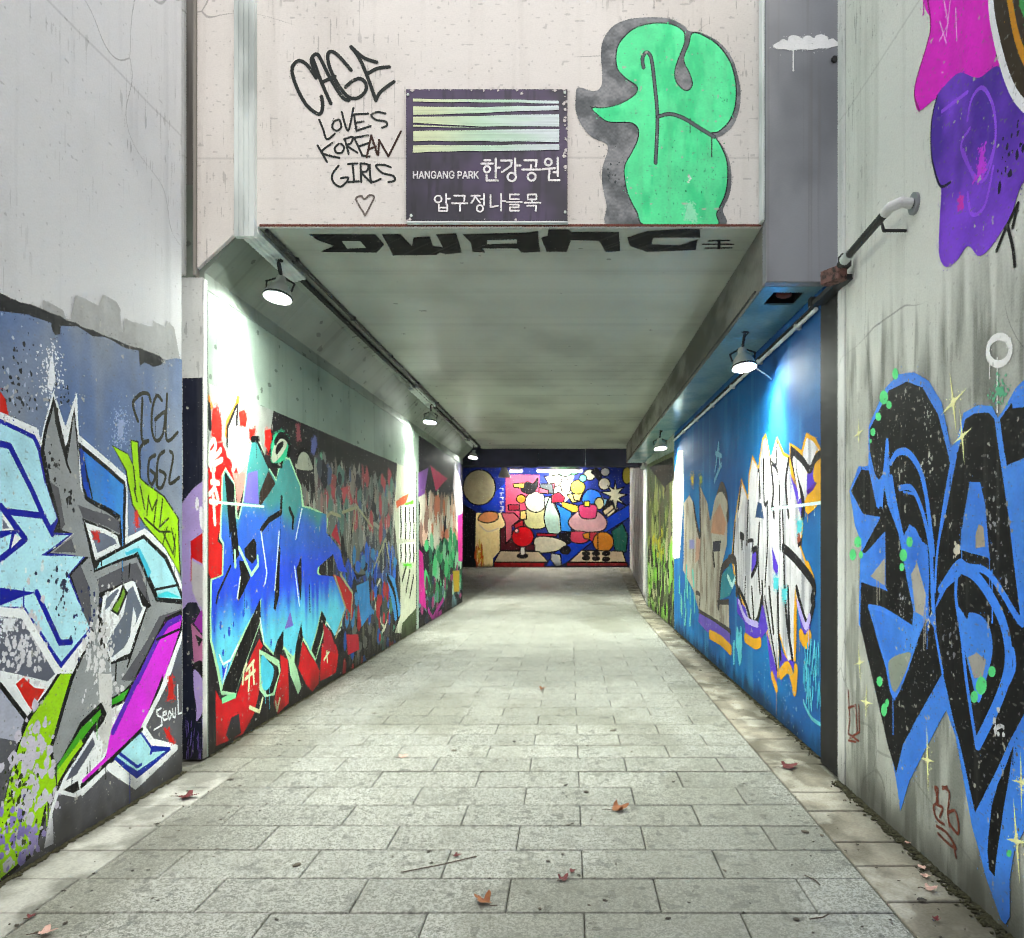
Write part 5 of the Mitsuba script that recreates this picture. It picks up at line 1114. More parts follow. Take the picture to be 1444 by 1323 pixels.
# spray paint: the flat colour of each paint layer is packed in its uv; wear, roller marks and dirt are shared
def paint_fn(p, n, uv):
    code = dr.floor(uv.x + 0.5)
    r = dr.floor(code / 4096); g = dr.floor((code - r * 4096) / 64); b = code - r * 4096 - g * 64
    c = mi.Color3f((r / 63) ** 2.2, (g / 63) ** 2.2, (b / 63) ** 2.2)
    return worn(c, p)
def worn(c, p):
    h = p.x + p.y
    m = fbm(h * 4, p.z * 4, 3.0, 4)
    st = fbm(h * 22, p.z * 1.2, 6.0, 3)
    cl = fbm(h * 13, p.z * 11, 8.0, 3)
    c = c * (0.74 + 0.30 * m + 0.26 * cl) * (0.93 + 0.14 * noise(p.x * 120, p.y * 120, p.z * 120))
    c = mix(c, srgb('#77776f'), smoothstep(0.60, 0.85, st) * 0.10)
    c = mix(c, srgb('#6f6f6a'), smoothstep(0.80, 0.88, noise(p.x * 70 + 3, p.y * 70, p.z * 70)) * 0.45)
    ch = smoothstep(0.80, 0.83, fbm(h * 30 + 4, p.z * 30, 1.0, 3))
    c = mix(c, srgb('#b4b2aa'), ch * 0.7)
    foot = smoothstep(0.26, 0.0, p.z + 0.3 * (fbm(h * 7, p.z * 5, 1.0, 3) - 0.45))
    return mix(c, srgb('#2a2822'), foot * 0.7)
PB = dict(fn=lambda p, n, uv: noise(p.x * 34, p.y * 34, p.z * 34), scale=0.0018)
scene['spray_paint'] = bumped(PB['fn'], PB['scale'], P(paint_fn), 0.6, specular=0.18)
def special(name, fn, rough=0.55, **k): scene[name] = bumped(PB['fn'], PB['scale'], P(fn), rough, specular=0.25, **k)
special('slate', lambda p, n, uv: worn(mix(mix(srgb('#566e9c'), srgb('#7d8698'), smoothstep(0.35, 0.75, fbm(p.y * 3, p.z * 0.7, 2.0, 4))), srgb('#53535a'), smoothstep(1.5, 0.5, p.z + 0.5 * (fbm(p.y * 2, p.z * 2, 9.0, 3) - 0.5))), p))
special('cobalt', lambda p, n, uv: worn(mix(srgb('#1f5fd0'), srgb('#3f92dc'), smoothstep(3.9, 4.4, p.y + 0.4 * noise(p.y * 20, p.z * 2))), p))
special('royal', lambda p, n, uv: worn(mix(srgb('#2a6cdc'), srgb('#4a92f4'), fbm(p.y * 5, p.z * 3, 2.0, 3)), p))
special('purple', lambda p, n, uv: worn(mix(srgb('#4a1f9c'), srgb('#7a3fd4'), smoothstep(0.3, 0.75, fbm(p.y * 4, p.z * 4, 2.0, 4))), p))
special('greyborder', lambda p, n, uv: mix(srgb('#5c6064'), srgb('#8a8c90'), smoothstep(0.35, 0.7, fbm(p.x * 9, p.z * 9, 2.0, 5))) * (0.75 + 0.4 * noise(p.x * 80, p.y * 80, p.z * 80)))
special('throwgreen', lambda p, n, uv: worn(mix(srgb('#58e49c'), srgb('#40d48c'), smoothstep(0.45, 0.75, fbm(p.x * 14, p.z * 5, 2.0, 4))), p))
special('letterfade', lambda p, n, uv: worn(mix(mix(mix(srgb('#5cc8e4'), srgb('#2048d8'), smoothstep(0.62, 1.02, p.z + 0.22 * (noise(p.y * 16, 1.0) - 0.5))), srgb('#2f5fc8'), smoothstep(1.15, 1.45, p.z)), srgb('#3f8a8a'), smoothstep(1.45, 1.68, p.z + 0.2 * (noise(p.y * 6, 3.0) - 0.5))), p))
special('silver', lambda p, n, uv: worn(mix(srgb('#cacad0'), srgb('#9496a0'), smoothstep(0.45, 0.75, fbm(p.y * 13, p.z * 2.5, 2.0, 3))), p), 0.4)
special('tan', lambda p, n, uv: worn(mix(srgb('#a9a498'), srgb('#7a7066'), smoothstep(0.4, 0.75, fbm(p.y * 7, p.z * 2.5, 5.0, 3))), p))
special('signbar', lambda p, n, uv: mix(mix(srgb('#d0dab4'), srgb('#bcdcc4'), smoothstep(-0.95, -0.5, p.x)), srgb('#d2dee2'), smoothstep(-0.55, -0.1, p.x + 0.3 * (noise(p.x * 4, p.z * 40) - 0.5))) * (0.8 + 0.3 * noise(p.x * 2, p.z * 160)), 0.4)
def sign_fn(p, n, uv):
    v = fbm(p.x * 20, p.z * 3, 2.0, 4)
    c = mix(srgb('#2c2836'), srgb('#473a58'), smoothstep(0.3, 0.7, fbm(p.x * 5, p.z * 4, 3.0, 3)))
    return mix(c, srgb('#17161c'), smoothstep(0.5, 0.75, v) * 0.6)
scene['sign_face'] = pr(P(sign_fn), 0.42)
scene['leaf'] = pr(P(lambda p, n, uv: mix(srgb('#6a3a22'), srgb('#96603a'), fbm(p.x * 70, p.y * 70, 1.0, 3))), 0.7)
scene['red_leaf'] = pr(P(lambda p, n, uv: mix(srgb('#4a1a1c'), srgb('#6e3030'), fbm(p.x * 70, p.y * 70, 1.0, 3))), 0.7)
scene['pink_leaf'] = pr(P(lambda p, n, uv: mix(srgb('#b08478'), srgb('#d0b0a4'), fbm(p.x * 70, p.y * 70, 1.0, 3))), 0.7)
scene['twig'] = pr('#4a4038', 0.8)
scene['grit'] = pr(P(lambda p, n, uv: mix(srgb('#2c2a26'), srgb('#5a544a'), cell_rand(p.x * 12, p.y * 12))), 0.8)

# ------------------------------------------------------------------ helpers
def key_of(k):
    if k not in scene: return k
    i = 1
    while f'{k}_{i:03d}' in scene: i += 1
    return f'{k}_{i:03d}'
def put(k, shape):
    k = key_of(k); scene[k] = shape; return k
def tag(k, label=None, cat=None, group=None, kind=None):
    d = labels.setdefault(k, {})
    for n, v in (('label', label), ('category', cat), ('group', group), ('kind', kind)):
        if v: d[n] = v
    return k
def bx(x0, x1, y0, y1, z0, z1, bevel=0.0):
    if not bevel:
        m = trimesh.creation.box(extents=[x1 - x0, y1 - y0, z1 - z0]); m.apply_translation([(x0 + x1) / 2, (y0 + y1) / 2, (z0 + z1) / 2]); return m
    pts = []
    for a in (0, 1):
        for b in (0, 1):
            for c in (0, 1):
                for ax in range(3):
                    o = [bevel if i != ax else 0 for i in range(3)]
                    pts.append([(x0 + o[0], x1 - o[0])[a], (y0 + o[1], y1 - o[1])[b], (z0 + o[2], z1 - o[2])[c]])
    return trimesh.convex.convex_hull(np.array(pts))
def cat_(*ms): return trimesh.util.concatenate(list(ms))
def tube(pts, r, n=10, cap=True):
    pts = [np.array(p, float) for p in pts]; ms = []
    for a, b in zip(pts[:-1], pts[1:]):
        if np.linalg.norm(b - a) > 1e-6: ms.append(trimesh.creation.cylinder(radius=r, segment=[a, b], sections=n))
    for p in pts[1:-1]:
        s = trimesh.creation.icosphere(subdivisions=1, radius=r); s.apply_translation(p); ms.append(s)
    return cat_(*ms)
def prism_y(poly, y0, y1):
    """extrude an (x, z) polygon along y"""
    m = trimesh.creation.extrude_polygon(Polygon(poly), y1 - y0, engine='earcut')
    v = m.vertices.copy(); m.vertices = np.c_[v[:, 0], y0 + v[:, 2], v[:, 1]]; m.invert(); m.fix_normals(); return m
def dense(m, L):
    v, f = trimesh.remesh.subdivide_to_size(m.vertices, m.faces, L, max_iter=12); return trimesh.Trimesh(v, f)

# ------------------------------------------------------------------ paint layers on walls
def spline(pts, closed, n=7):
    q = np.array(pts, float); k = len(q); out = []
    rng = range(k) if closed else range(k - 1)
    for i in rng:
        p0, p1, p2, p3 = ((q[(i - 1) % k], q[i], q[(i + 1) % k], q[(i + 2) % k]) if closed else (q[max(i - 1, 0)], q[i], q[i + 1], q[min(i + 2, k - 1)]))
        for t in np.arange(n) / n:
            out.append(0.5 * (2 * p1 + (p2 - p0) * t + (2 * p0 - 5 * p1 + 4 * p2 - p3) * t * t + (3 * p1 - p0 - 3 * p2 + p3) * t ** 3))
    if not closed: out.append(q[-1])
    return [tuple(p) for p in out]
def blob(rng, x, y, r, k=7, sy=1.0):
    a0 = rng.uniform(0, 6.28)
    return Polygon([(x + r * rng.uniform(0.45, 1.1) * math.cos(a0 + i * 6.283 / k), y + sy * r * rng.uniform(0.45, 1.1) * math.sin(a0 + i * 6.283 / k)) for i in range(k)])
def wobble(g, amp=0.0035, step=0.03, seed=0):
    """spray edges are never ruler-straight"""
    def ring(c):
        c = np.array(LineString(c).segmentize(step).coords)[:-1]
        w = np.stack([meshkit.noise(np.c_[c * 9, np.full(len(c), seed)]), meshkit.noise(np.c_[c * 9 + 40, np.full(len(c), seed)])], 1) - 0.5
        return c + w * 2 * amp
    out = []
    for p in getattr(g, 'geoms', [g]):
        if p.geom_type == 'Polygon' and p.area > 1e-5:
            out.append(Polygon(ring(p.exterior.coords), [ring(h.coords) for h in p.interiors if len(h.coords) > 3]).buffer(0))
    return unary_union(out) if out else Polygon()
def shapes_of(op, rng):
    kind, part, col, c, a = op
    pts = [(c[i] / 1000, c[i + 1] / 1000) for i in range(0, len(c) - 1, 2)]
    if kind in 'ps':
        g = Polygon(spline(pts, True) if kind == 's' else pts)
        return [(part, col, make_valid(g).buffer(0))]
    if kind in 'lc':
        g = LineString(spline(pts, False, 5) if kind == 'c' else pts).buffer(a / 2, quad_segs=3)
        return [(part, col, g)]
    if kind in ('po', 'so', 'eo'):
        g = shapes_of((kind[0], part, col, c, 0), rng)[0][2]
        return [(part, col, g.boundary.buffer(a / 2, quad_segs=2))]
    if kind == 'e':
        return [(part, col, affinity.scale(Point(pts[0]).buffer(1, quad_segs=8), pts[1][0], pts[1][1]))]
    if kind == 'f':
        g = make_valid(Polygon(pts)).buffer(0); dots = [g.buffer(-a * 0.1)]
        x0, y0, x1, y1 = g.buffer(a * 1.2).bounds
        for _ in range(int(min(1400, 260 + 9000 * g.buffer(a).area))):
            p = Point(rng.uniform(x0, x1), rng.uniform(y0, y1)); d = g.distance(p)
            if d < a and rng.random() < (1 - d / a) ** 2: dots.append(blob(rng, p.x, p.y, rng.uniform(0.003, 0.009), 5))
        return [(part, col, unary_union(dots))]
    if kind == 'k':
        sp, n, size = a; x, y = pts[0]
        gs = [blob(rng, x + rng.gauss(0, sp * 0.55), y + rng.gauss(0, sp * 0.8), size * rng.uniform(0.3, 1.15) * (0.5 if rng.random() < 0.4 else 1), 7, rng.uniform(0.8, 1.7)) for _ in range(n)]
        return [(part, col, unary_union(gs))]
    if kind == 'b':
        n, w, L = a; (x0, y0), (x1, y1) = pts[:2]; x0, x1 = sorted((x0, x1)); y0, y1 = sorted((y0, y1)); out = []
        for _ in range(n):
            x, y, ww, LL = rng.uniform(x0, x1), rng.uniform(y0, y1), w * rng.uniform(0.3, 1), L * rng.uniform(0.35, 1); s = rng.uniform(-0.12, 0.12) * LL
            out.append((part, rng.choice(col), Polygon([(x - ww / 2, y), (x - ww * 0.35 + s * .5, y + LL * .35), (x + s, y + LL / 2), (x + ww / 2 + s * .4, y + LL * .2), (x + ww * .4, y - LL * .3), (x - s, y - LL / 2), (x - ww * .45 - s * .3, y - LL * .25)]).buffer(0)))
        return out
    if kind == 'x':
        x, y = pts[0]; t = 0.12; gs = []
        tw = rng.uniform(-0.2, 0.2)
        for ang, r in ((1.45 + tw, a * rng.uniform(.8, 1.15)), (-0.25 + tw, a * rng.uniform(.45, .8))):
            dx, dy = math.cos(ang), math.sin(ang); w = a * 0.055
            gs.append(Polygon([(x + dx * r, y + dy * r), (x - dy * w, y + dx * w), (x - dx * r, y - dy * r), (x + dy * w, y - dx * w)]))
        gs.append(Point(x, y).buffer(a * 0.11, quad_segs=3))
        for _ in range(60):
            d = abs(rng.gauss(0, a * 0.2)); an = rng.uniform(0, 6.28); gs.append(blob(rng, x + d * math.cos(an), y + d * math.sin(an), rng.uniform(.002, .005), 5))
        return [(part, col, unary_union(gs))]
def code(col):
    r, g, b = (int(round(int(col[i:i + 2], 16) / 255 * 63)) for i in (1, 3, 5)); return r * 4096 + g * 64 + b
def tri(g):
    V, Fc, at = [], [], 0
    for p in getattr(g, 'geoms', [g]):
        if p.geom_type != 'Polygon' or p.area < 4e-6: continue
        rings = [np.array(r.coords)[:-1] for r in (p.exterior, *p.interiors)]
        v = np.vstack(rings); f = mapbox_earcut.triangulate_float64(v, np.cumsum([len(r) for r in rings]).astype(np.uint32)).reshape(-1, 3)
        V.append(v); Fc.append(f.astype(int) + at); at += len(v)
    return (np.vstack(V), np.vstack(Fc)) if V else (None, None)
def mist(g, rng, amount, reach=0.018):
    """overspray specks round a sprayed shape, and now and then a run of paint below it"""
    out = []; b = g.boundary; n = int(min(520, b.length * 60 * amount))
    for _ in range(n):
        p = b.interpolate(rng.random(), normalized=True); d = abs(rng.gauss(0, reach)); a = rng.uniform(0, 6.283)
        out.append(blob(rng, p.x + d * math.cos(a), p.y + d * math.sin(a), rng.uniform(0.0016, 0.0048), 5))
    if g.area > 0.01:
        for _ in range(rng.choice((0, 0, 1, 1, 2))):
            p = b.interpolate(rng.random(), normalized=True); L = rng.uniform(0.04, 0.2); w = rng.uniform(0.0025, 0.0045)
            out.append(LineString([(p.x, p.y + 0.01), (p.x + rng.uniform(-.003, .003), p.y - L)]).buffer(w, quad_segs=2)); out.append(Point(p.x, p.y - L).buffer(w * 1.5, quad_segs=3))
    return out
def mural(name, root, clip, to3d, seed=1, spray=0.0):
    """the paint layers of MURALS[name] as one level of sheets that do not overlap, one entry per paint colour, under root"""
    rng = random.Random(seed); todo = []
    for op in MURALS[name]:
        for part, col, g in shapes_of(op, rng):
            if op[0] in 'ps' and len(op[0]) == 1:
                g = wobble(g, seed=seed)
                if spray and g.area > 0.004: g = unary_union([g] + mist(g, rng, spray))
            elif op[0] in 'lc' and spray and rng.random() < 0.5: g = unary_union([g] + mist(g, rng, spray * 0.4, 0.012))
            g = g.intersection(clip)
            if not g.is_empty: todo.append((part, col, g))
    vis, above, tree_g = [], [], []
    for part, col, g in reversed(todo):
        hit = [h for h in above if h[0][0] < g.bounds[2] and h[0][2] > g.bounds[0] and h[0][1] < g.bounds[3] and h[0][3] > g.bounds[1]]
        if hit: 
            try: v = g.difference(unary_union([h[1] for h in hit]))
            except Exception: v = g.buffer(0).difference(unary_union([h[1].buffer(0) for h in hit]))
        else: v = g
        above.append((g.bounds, g))
        if v.area > 1e-5: vis.append((part, col, v))
    groups = {}
    for part, col, v in reversed(vis): groups.setdefault((part, col), []).append(v)
    for (part, col), gs in groups.items():
        V, Fc = tri(unary_union(gs))
        if V is None: continue
        m = trimesh.Trimesh(to3d(V), Fc, process=False)
        k = f'{root}__{part}' if root in scene else root
        if any(w in part for w in ('fleck', 'flaked', 'peeled', 'streak', 'spray', 'stroke', 'lick', 'scribble', 'dot')): tag(key_of(k), kind='stuff')
        if col[0] == '@':
            put(k, mikit.ply(m, {'ceiling_c': 'ceiling_paint'}.get(col[1:], col[1:])))
        else:
            put(k, mikit.ply(m, 'spray_paint', uv=np.tile([[code(col), 0.0]], (len(V), 1))))
def on_left(X, off=0.003): return lambda v: np.c_[np.full(len(v), X + off), v[:, 0], v[:, 1]]
def on_right(X, off=0.003): return lambda v: np.c_[np.full(len(v), X - off), v[:, 0], v[:, 1]]
def on_front(Y, off=0.003): return lambda v: np.c_[v[:, 0], np.full(len(v), Y - off), v[:, 1]]
def on_ceil(Z, off=0.003): return lambda v: np.c_[v[:, 0], v[:, 1], np.full(len(v), Z - off)]

# ------------------------------------------------------------------ dimensions (metres; camera at x = 0, y = 0)
XL, XR, TL, TR, YH, YJ, YL, YR = -2.378, 1.60, -2.37, 1.64, 5.04, 12.2, 17.25, 16.6
TOP = 6.0

# ------------------------------------------------------------------ ground and paving
tag(put('pavement', mikit.ply(bx(-9, 6, -9, 37.5, -0.30, -0.014), 'joint_dirt')), 'pale grey granite slab paving laid in running bond through the underpass', kind='structure')
def slab(w, l, b=0.004, h=0.03):
    """top face at z = 0, chamfered upper edges, standing in its corner"""
    a = [(0, 0), (w, 0), (w, l), (0, l)]; t = [(b, b), (w - b, b), (w - b, l - b), (b, l - b)]
    v = np.array([(x, y, -h) for x, y in a] + [(x, y, -b) for x, y in a] + [(x, y, 0) for x, y in t])
    f = []
    for i in range(4):
        j = (i + 1) % 4
        f += [(i, j, 4 + j), (i, 4 + j, 4 + i), (4 + i, 4 + j, 8 + j), (4 + i, 8 + j, 8 + i)]
    f += [(8, 9, 10), (8, 10, 11)]
    return trimesh.Trimesh(v, f, process=False)
rt = random.Random(3); far_tiles = []; n_tile = 0; cache = {}
def lay(x0, x1, y0, y1, mat, g=0.0026, single=True, drop=0.0):
    global n_tile
    w, l = round(x1 - x0 - 2 * g, 3), round(y1 - y0 - 2 * g, 3)
    if w < 0.02: return
    m = slab(w, l)
    M = T().translate([x0 + g, y0 + g, rt.uniform(-0.0018, 0.0006) - drop]).rotate([1, 0, 0], rt.uniform(-0.12, 0.12)).rotate([0, 1, 0], rt.uniform(-0.1, 0.1))
    if single and n_tile < 300:
        if (w, l, mat) not in cache: cache[(w, l, mat)] = mikit.ply(m, mat)
        put('pavement__slab', {**cache[(w, l, mat)], 'to_world': M}); n_tile += 1
    else:
        mm = m.copy(); mm.apply_transform(np.array(M.matrix)); far_tiles.append((mat, mm))
def gut(y): return 1.25 if y < 6 else 1.25 + (y - 6) * 0.009 if y < 15 else 1.331 + (y - 15) * 0.045
rows = [(k, 2.994 + 0.3 * k) for k in range(-9, 115)]
for k, y in rows:
    if y + 0.3 > 36.45: break
    near = k >= -1
    xl = -2.06 + (0.015 if k % 3 else -0.01) if y < 4.78 else -2.06 if y < YL - 0.2 else -8.5
    xr = gut(y)
    if y > 4.75: xl = TL + 0.005 if y < YL - 0.2 else -8.5
    off = -0.247 if k % 2 == 0 else 0.056
    xs = [xl] + [off + 0.602 * j for j in range(-18, 6) if xl + 0.05 < off + 0.602 * j < xr - 0.05] + [xr]
    for a, b in zip(xs[:-1], xs[1:]): lay(a, b, y, y + 0.3, 'granite', single=near and y < 15)
    if y < 4.78: lay(XL + 0.004, xl - 0.004, y, y + 0.3, 'mortar_strip', g=0.003, single=near, drop=0.002)
y = 0.6; seq = [0.34, 0.27, 0.42, 0.30, 0.55, 0.28, 0.33]; i = 0
while y < 36.2:
    l = seq[i % 7] * (1 if y < 9 else 1.1); i += 1
    xr = (XR if y < 4.95 else TR) - 0.004 if y + l < YR else 1.66 + (y - YR) * 0.058
    lay(gut(y) + 0.004, xr, y, y + l, 'gutter_slab', g=0.008, single=2.6 < y < 12, drop=0.004); y += l
for mat in ('granite', 'gutter_slab', 'mortar_strip'):
    ms = [m for k, m in far_tiles if k == mat]
    if ms: tag(put({'granite': 'pavement__far_slabs', 'gutter_slab': 'pavement__far_gutter_slabs', 'mortar_strip': 'pavement__far_strip'}[mat], mikit.ply(cat_(*ms), mat)), kind='stuff')
# the visible joint across the mouth of the underpass
put('pavement__joint', mikit.ply(bx(-2.0, 1.22, 4.790, 4.797, -0.006, -0.0002), 'joint_dirt'))

# ------------------------------------------------------------------ outer walls
k = tag(put('outer_wall', mikit.ply(dense(bx(XL - 0.4, XL, -6, 4.78, -0.2, TOP, 0.008), 1.0), 'concrete_left')), 'tall pale concrete wall left of the underpass with angular light blue and magenta graffiti', 'wall')
mural('left_outer', k + '__graffiti', sbox(1.2, 0.0, 4.772, TOP), on_left(XL), 11, 1.0)
k = tag(put('outer_wall', mikit.ply(dense(bx(XR, XR + 0.4, -6, 4.516, -0.2, TOP, 0.008), 1.0), 'concrete_right')), 'stained concrete wall right of the underpass with black and blue graffiti under a purple piece', 'wall')
mural('right_outer', k + '__graffiti', sbox(1.2, 0.0, 4.508, 5.6), on_right(XR), 12, 1.0)
put(k + '__end_trim', mikit.ply(bx(XR - 0.006, XR + 0.12, 4.519, 4.63, 0.0, TOP, 0.004), 'white_trim'))
put(k + '__end_trim_joint', mikit.ply(bx(XR + 0.01, XR + 0.3, 4.632, 4.99, 0.0, 3.0), 'black_plain'))

# ------------------------------------------------------------------ header over the mouth, slots, pillars, column
hd = tag(put('entrance_header', mikit.ply(prism_y([(-2.41, TOP), (-2.41, 3.184), (-2.148, 3.425), (-2.01, 3.455), (1.246, 3.455), (1.246, TOP)], YH, YH + 0.035), 'concrete_head')), 'pale concrete header above the underpass mouth with a green throw-up and black scrawl', 'wall')
mural('header_green', hd + '__green_graffiti', sbox(-2.0, 3.457, 1.24, TOP), on_front(YH), 13, 0.8)
mural('header_text', hd + '__black_writing', sbox(-2.0, 3.457, 1.24, TOP), on_front(YH), 14, 1.0)
put(hd + '__drip_edge', mikit.ply(bx(-2.005, 1.24, YH - 0.006, YH - 0.0005, 3.452, 3.466), 'rust'))
k = tag(put('wall_slot', mikit.ply(bx(-2.75, -2.412, 5.20, 5.30, 3.0, TOP), 'stained_slot')), 'rust stained recess between the left wall and the header', 'wall')
put(k + '__cover_strip', mikit.ply(bx(-2.545, -2.482, 5.005, 5.05, 3.135, TOP, 0.006), 'white_trim'))
put(k + '__cover_strip', mikit.ply(bx(-2.43, -2.413, 5.02, 5.10, 3.135, TOP, 0.004), 'stained_slot'))
k = tag(put('pillar', mikit.ply(bx(-2.52, TL, YH, YH + 0.06, 0.0, 3.125, 0.006), 'white_trim')), 'narrow pillar at the left jamb, white above and dark navy and lilac below', 'pillar')
mural('left_pillar', k + '__graffiti', sbox(-2.515, 0.005, TL - 0.004, 3.1), on_front(YH), 15, 0.6)
k = tag(put('pillar', mikit.ply(bx(TR + 0.012, TR + 0.16, 5.0, 5.06, 0.0, 3.05, 0.006), 'white_trim')), 'narrow pillar at the right jamb, charcoal below white with a mint green patch', 'pillar')
mural('right_pillar', k + '__graffiti', sbox(TR + 0.014, 0.005, TR + 0.155, 3.04), on_front(5.0), 16)

# ------------------------------------------------------------------ underpass: walls, haunch, ceiling
w1 = tag(put('underpass_wall', mikit.ply(bx(TL - 0.35, TL, YH + 0.062, YJ - 0.006, 0.0, 3.06, 0.004), 'wall_white')), 'left wall of the underpass, near bay, with a big blue and cyan graffiti letter', 'wall')
mural('left_bay1', w1 + '__graffiti', sbox(YH + 0.066, 0.005, YJ - 0.012, 2.452), on_left(TL), 17, 0.6)
w2 = tag(put('underpass_wall', mikit.ply(bx(TL - 0.35, TL - 0.002, YJ + 0.006, YL, 0.0, 3.06, 0.004), 'wall_white')), 'left wall of the underpass, far bay, streaked pink, green and magenta', 'wall')
mural('left_bay2', w2 + '__graffiti', sbox(YJ + 0.012, 0.005, YL - 0.006, 3.045), on_left(TL - 0.002), 18)
put(w1 + '__joint', mikit.ply(bx(TL - 0.3, TL - 0.02, YJ - 0.006, YJ + 0.006, 0.0, 3.05), 'black_plain'))
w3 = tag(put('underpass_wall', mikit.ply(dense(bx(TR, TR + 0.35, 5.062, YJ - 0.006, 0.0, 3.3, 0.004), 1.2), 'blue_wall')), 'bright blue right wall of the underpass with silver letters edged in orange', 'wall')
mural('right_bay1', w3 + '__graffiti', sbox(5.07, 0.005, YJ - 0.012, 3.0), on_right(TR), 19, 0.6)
w4 = tag(put('underpass_wall', mikit.ply(bx(TR + 0.002, TR + 0.35, YJ + 0.006, YR, 0.0, 3.3, 0.004), 'wall_white')), 'right wall of the underpass, far bay, streaked olive and lime green', 'wall')
mural('right_bay2', w4 + '__graffiti', sbox(YJ + 0.012, 0.005, YR - 0.006, 3.045), on_right(TR + 0.002), 20)
tag(put('ceiling', mikit.ply(dense(bx(-2.01, 1.30, YH + 0.037, 17.8, 3.455, 3.75), 1.2), 'ceiling_paint')), 'smooth grey green painted ceiling slab of the underpass', kind='structure')
mural('ceiling_text', 'ceiling__black_writing', sbox(-1.9, YH + 0.04, 1.2, 7), on_ceil(3.455), 21)
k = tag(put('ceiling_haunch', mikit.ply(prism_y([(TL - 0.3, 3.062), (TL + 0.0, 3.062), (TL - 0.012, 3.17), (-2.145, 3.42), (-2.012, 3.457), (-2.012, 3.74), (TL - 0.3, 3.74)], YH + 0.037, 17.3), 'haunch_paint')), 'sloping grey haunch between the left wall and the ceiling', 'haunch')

# cable trunking: vertical run on the header, then along the ceiling corner
def trunk_profile(w, d):
    pts = [(-w / 2, 0), (-w / 2, d)]
    n = 4
    for i in range(n):
        a, b = -w / 2 + w * i / n, -w / 2 + w * (i + 1) / n
        pts += [(a + 0.003, d), (b - 0.003, d), (b - 0.003, d - 0.007), (b + 0.003, d - 0.007)] if i < n - 1 else [(a + 0.003, d), (b, d)]
    return Polygon(pts + [(w / 2, 0)])
def trunk_v(x, y, z0, z1, w, d):
    m = trimesh.creation.extrude_polygon(trunk_profile(w, d), z1 - z0, engine='earcut'); v = m.vertices.copy()
    m.vertices = np.c_[x + v[:, 0], y - v[:, 1], z0 + v[:, 2]]; m.fix_normals(); return m
k = tag(put('cable_trunking', mikit.ply(trunk_v(-2.086, YH - 0.0005, 3.372, TOP, 0.128, 0.05), 'galvanised')), 'ribbed pale grey cable trunking running down the header and into the ceiling corner', 'trunking')
def run(y0, y1, w=0.115, d=0.04):
    m = trimesh.creation.extrude_polygon(trunk_profile(w, d), y1 - y0, engine='earcut'); v = m.vertices.copy()
    a = math.radians(-24)   # lies on the slope next to the ceiling
    X, Z = v[:, 0] * math.cos(a) - (-v[:, 1]) * math.sin(a) * -1, 0
    ux, uz = math.cos(math.radians(15)), math.sin(math.radians(15)); nx, nz = uz, -ux
    m.vertices = np.c_[-2.078 + v[:, 0] * ux + v[:, 1] * nx, y0 + v[:, 2], 3.437 + v[:, 0] * uz + v[:, 1] * nz]; m.fix_normals(); return m
for y0, y1 in ((YH + 0.0, 5.95), (10.3, 11.75), (15.9, 17.0)):
    put(k + '__ceiling_run', mikit.ply(run(y0, y1), 'galvanised'))
k = tag(put('ceiling_pipe', mikit.ply(tube([(-1.975, YH + 0.04, 3.438), (-1.975, 17.2, 3.438)], 0.016), 'dark_metal')), 'thin dark conduit along the left ceiling corner', 'pipe')
put(k + '__rail', mikit.ply(bx(-2.07, -2.035, 5.96, 17.2, 3.405, 3.432), 'dark_metal'))
for y in np.arange(5.6, 17, 1.5):
    put(k + '__clip', mikit.ply(bx(-1.999, -1.951, y, y + 0.03, 3.418, 3.456, 0.003), 'dark_metal'))

# ------------------------------------------------------------------ metal column and duct on the right
dk = tag(put('metal_duct', mikit.ply(bx(1.246, 1.75, 4.94, 5.03, 3.06, TOP, 0.006), 'grey_metal')), 'boxed grey metal duct dropping down the header and running along the right ceiling corner', 'duct')
mural('column_cloud', dk + '__cloud', sbox(1.25, 3.1, 1.75, TOP), on_front(4.94), 22, 1.5)
put(dk + '__edge_trim', mikit.ply(bx(1.224, 1.2445, 4.955, 5.036, 3.46, TOP, 0.004), 'galvanised'))
put(dk + '__side_face', mikit.ply(bx(1.246, 1.262, 5.033, 17.0, 3.06, 3.454, 0.003), 'duct_side'))
put(dk + '__side_lip', mikit.ply(bx(1.238, 1.2455, 5.2, 17.0, 3.075, 3.088), 'dark_metal'))
ys = [5.033, 6.35, 7.55, 8.75, 9.95, 11.15, 12.35, 13.55, 14.75, 15.95, 17.0]
for a, b in zip(ys[:-1], ys[1:]):
    if a < 5.1:      # the first panel has the hatch cut out
        q = Polygon([(1.263, a), (TR - 0.002, a), (TR - 0.002, b - 0.006), (1.263, b - 0.006)]).difference(sbox(1.35, 5.15, 1.56, 5.42))
        m = trimesh.creation.extrude_polygon(q, 0.012, engine='earcut'); m.apply_translation([0, 0, 3.06])
    else: m = bx(1.263, TR - 0.002, a, b - 0.006, 3.06, 3.072, 0.002)
    put(dk + '__soffit_panel', mikit.ply(m, 'soffit_panel'))
put(dk + '__hatch_lining', mikit.ply(cat_(bx(1.34, 1.348, 5.14, 5.43, 3.073, 3.22), bx(1.562, 1.57, 5.14, 5.43, 3.073, 3.22), bx(1.34, 1.57, 5.432, 5.44, 3.073, 3.22), bx(1.34, 1.57, 5.13, 5.138, 3.073, 3.22), bx(1.34, 1.57, 5.13, 5.44, 3.221, 3.23)), 'black_plain'))
m = trimesh.creation.icosphere(subdivisions=3, radius=0.05); m.apply_scale([1.1, 1, 0.5]); m.vertices += 0.012 * (meshkit.noise(m.vertices * 40)[:, None] - 0.5); m.apply_translation([1.46, 5.30, 3.095])
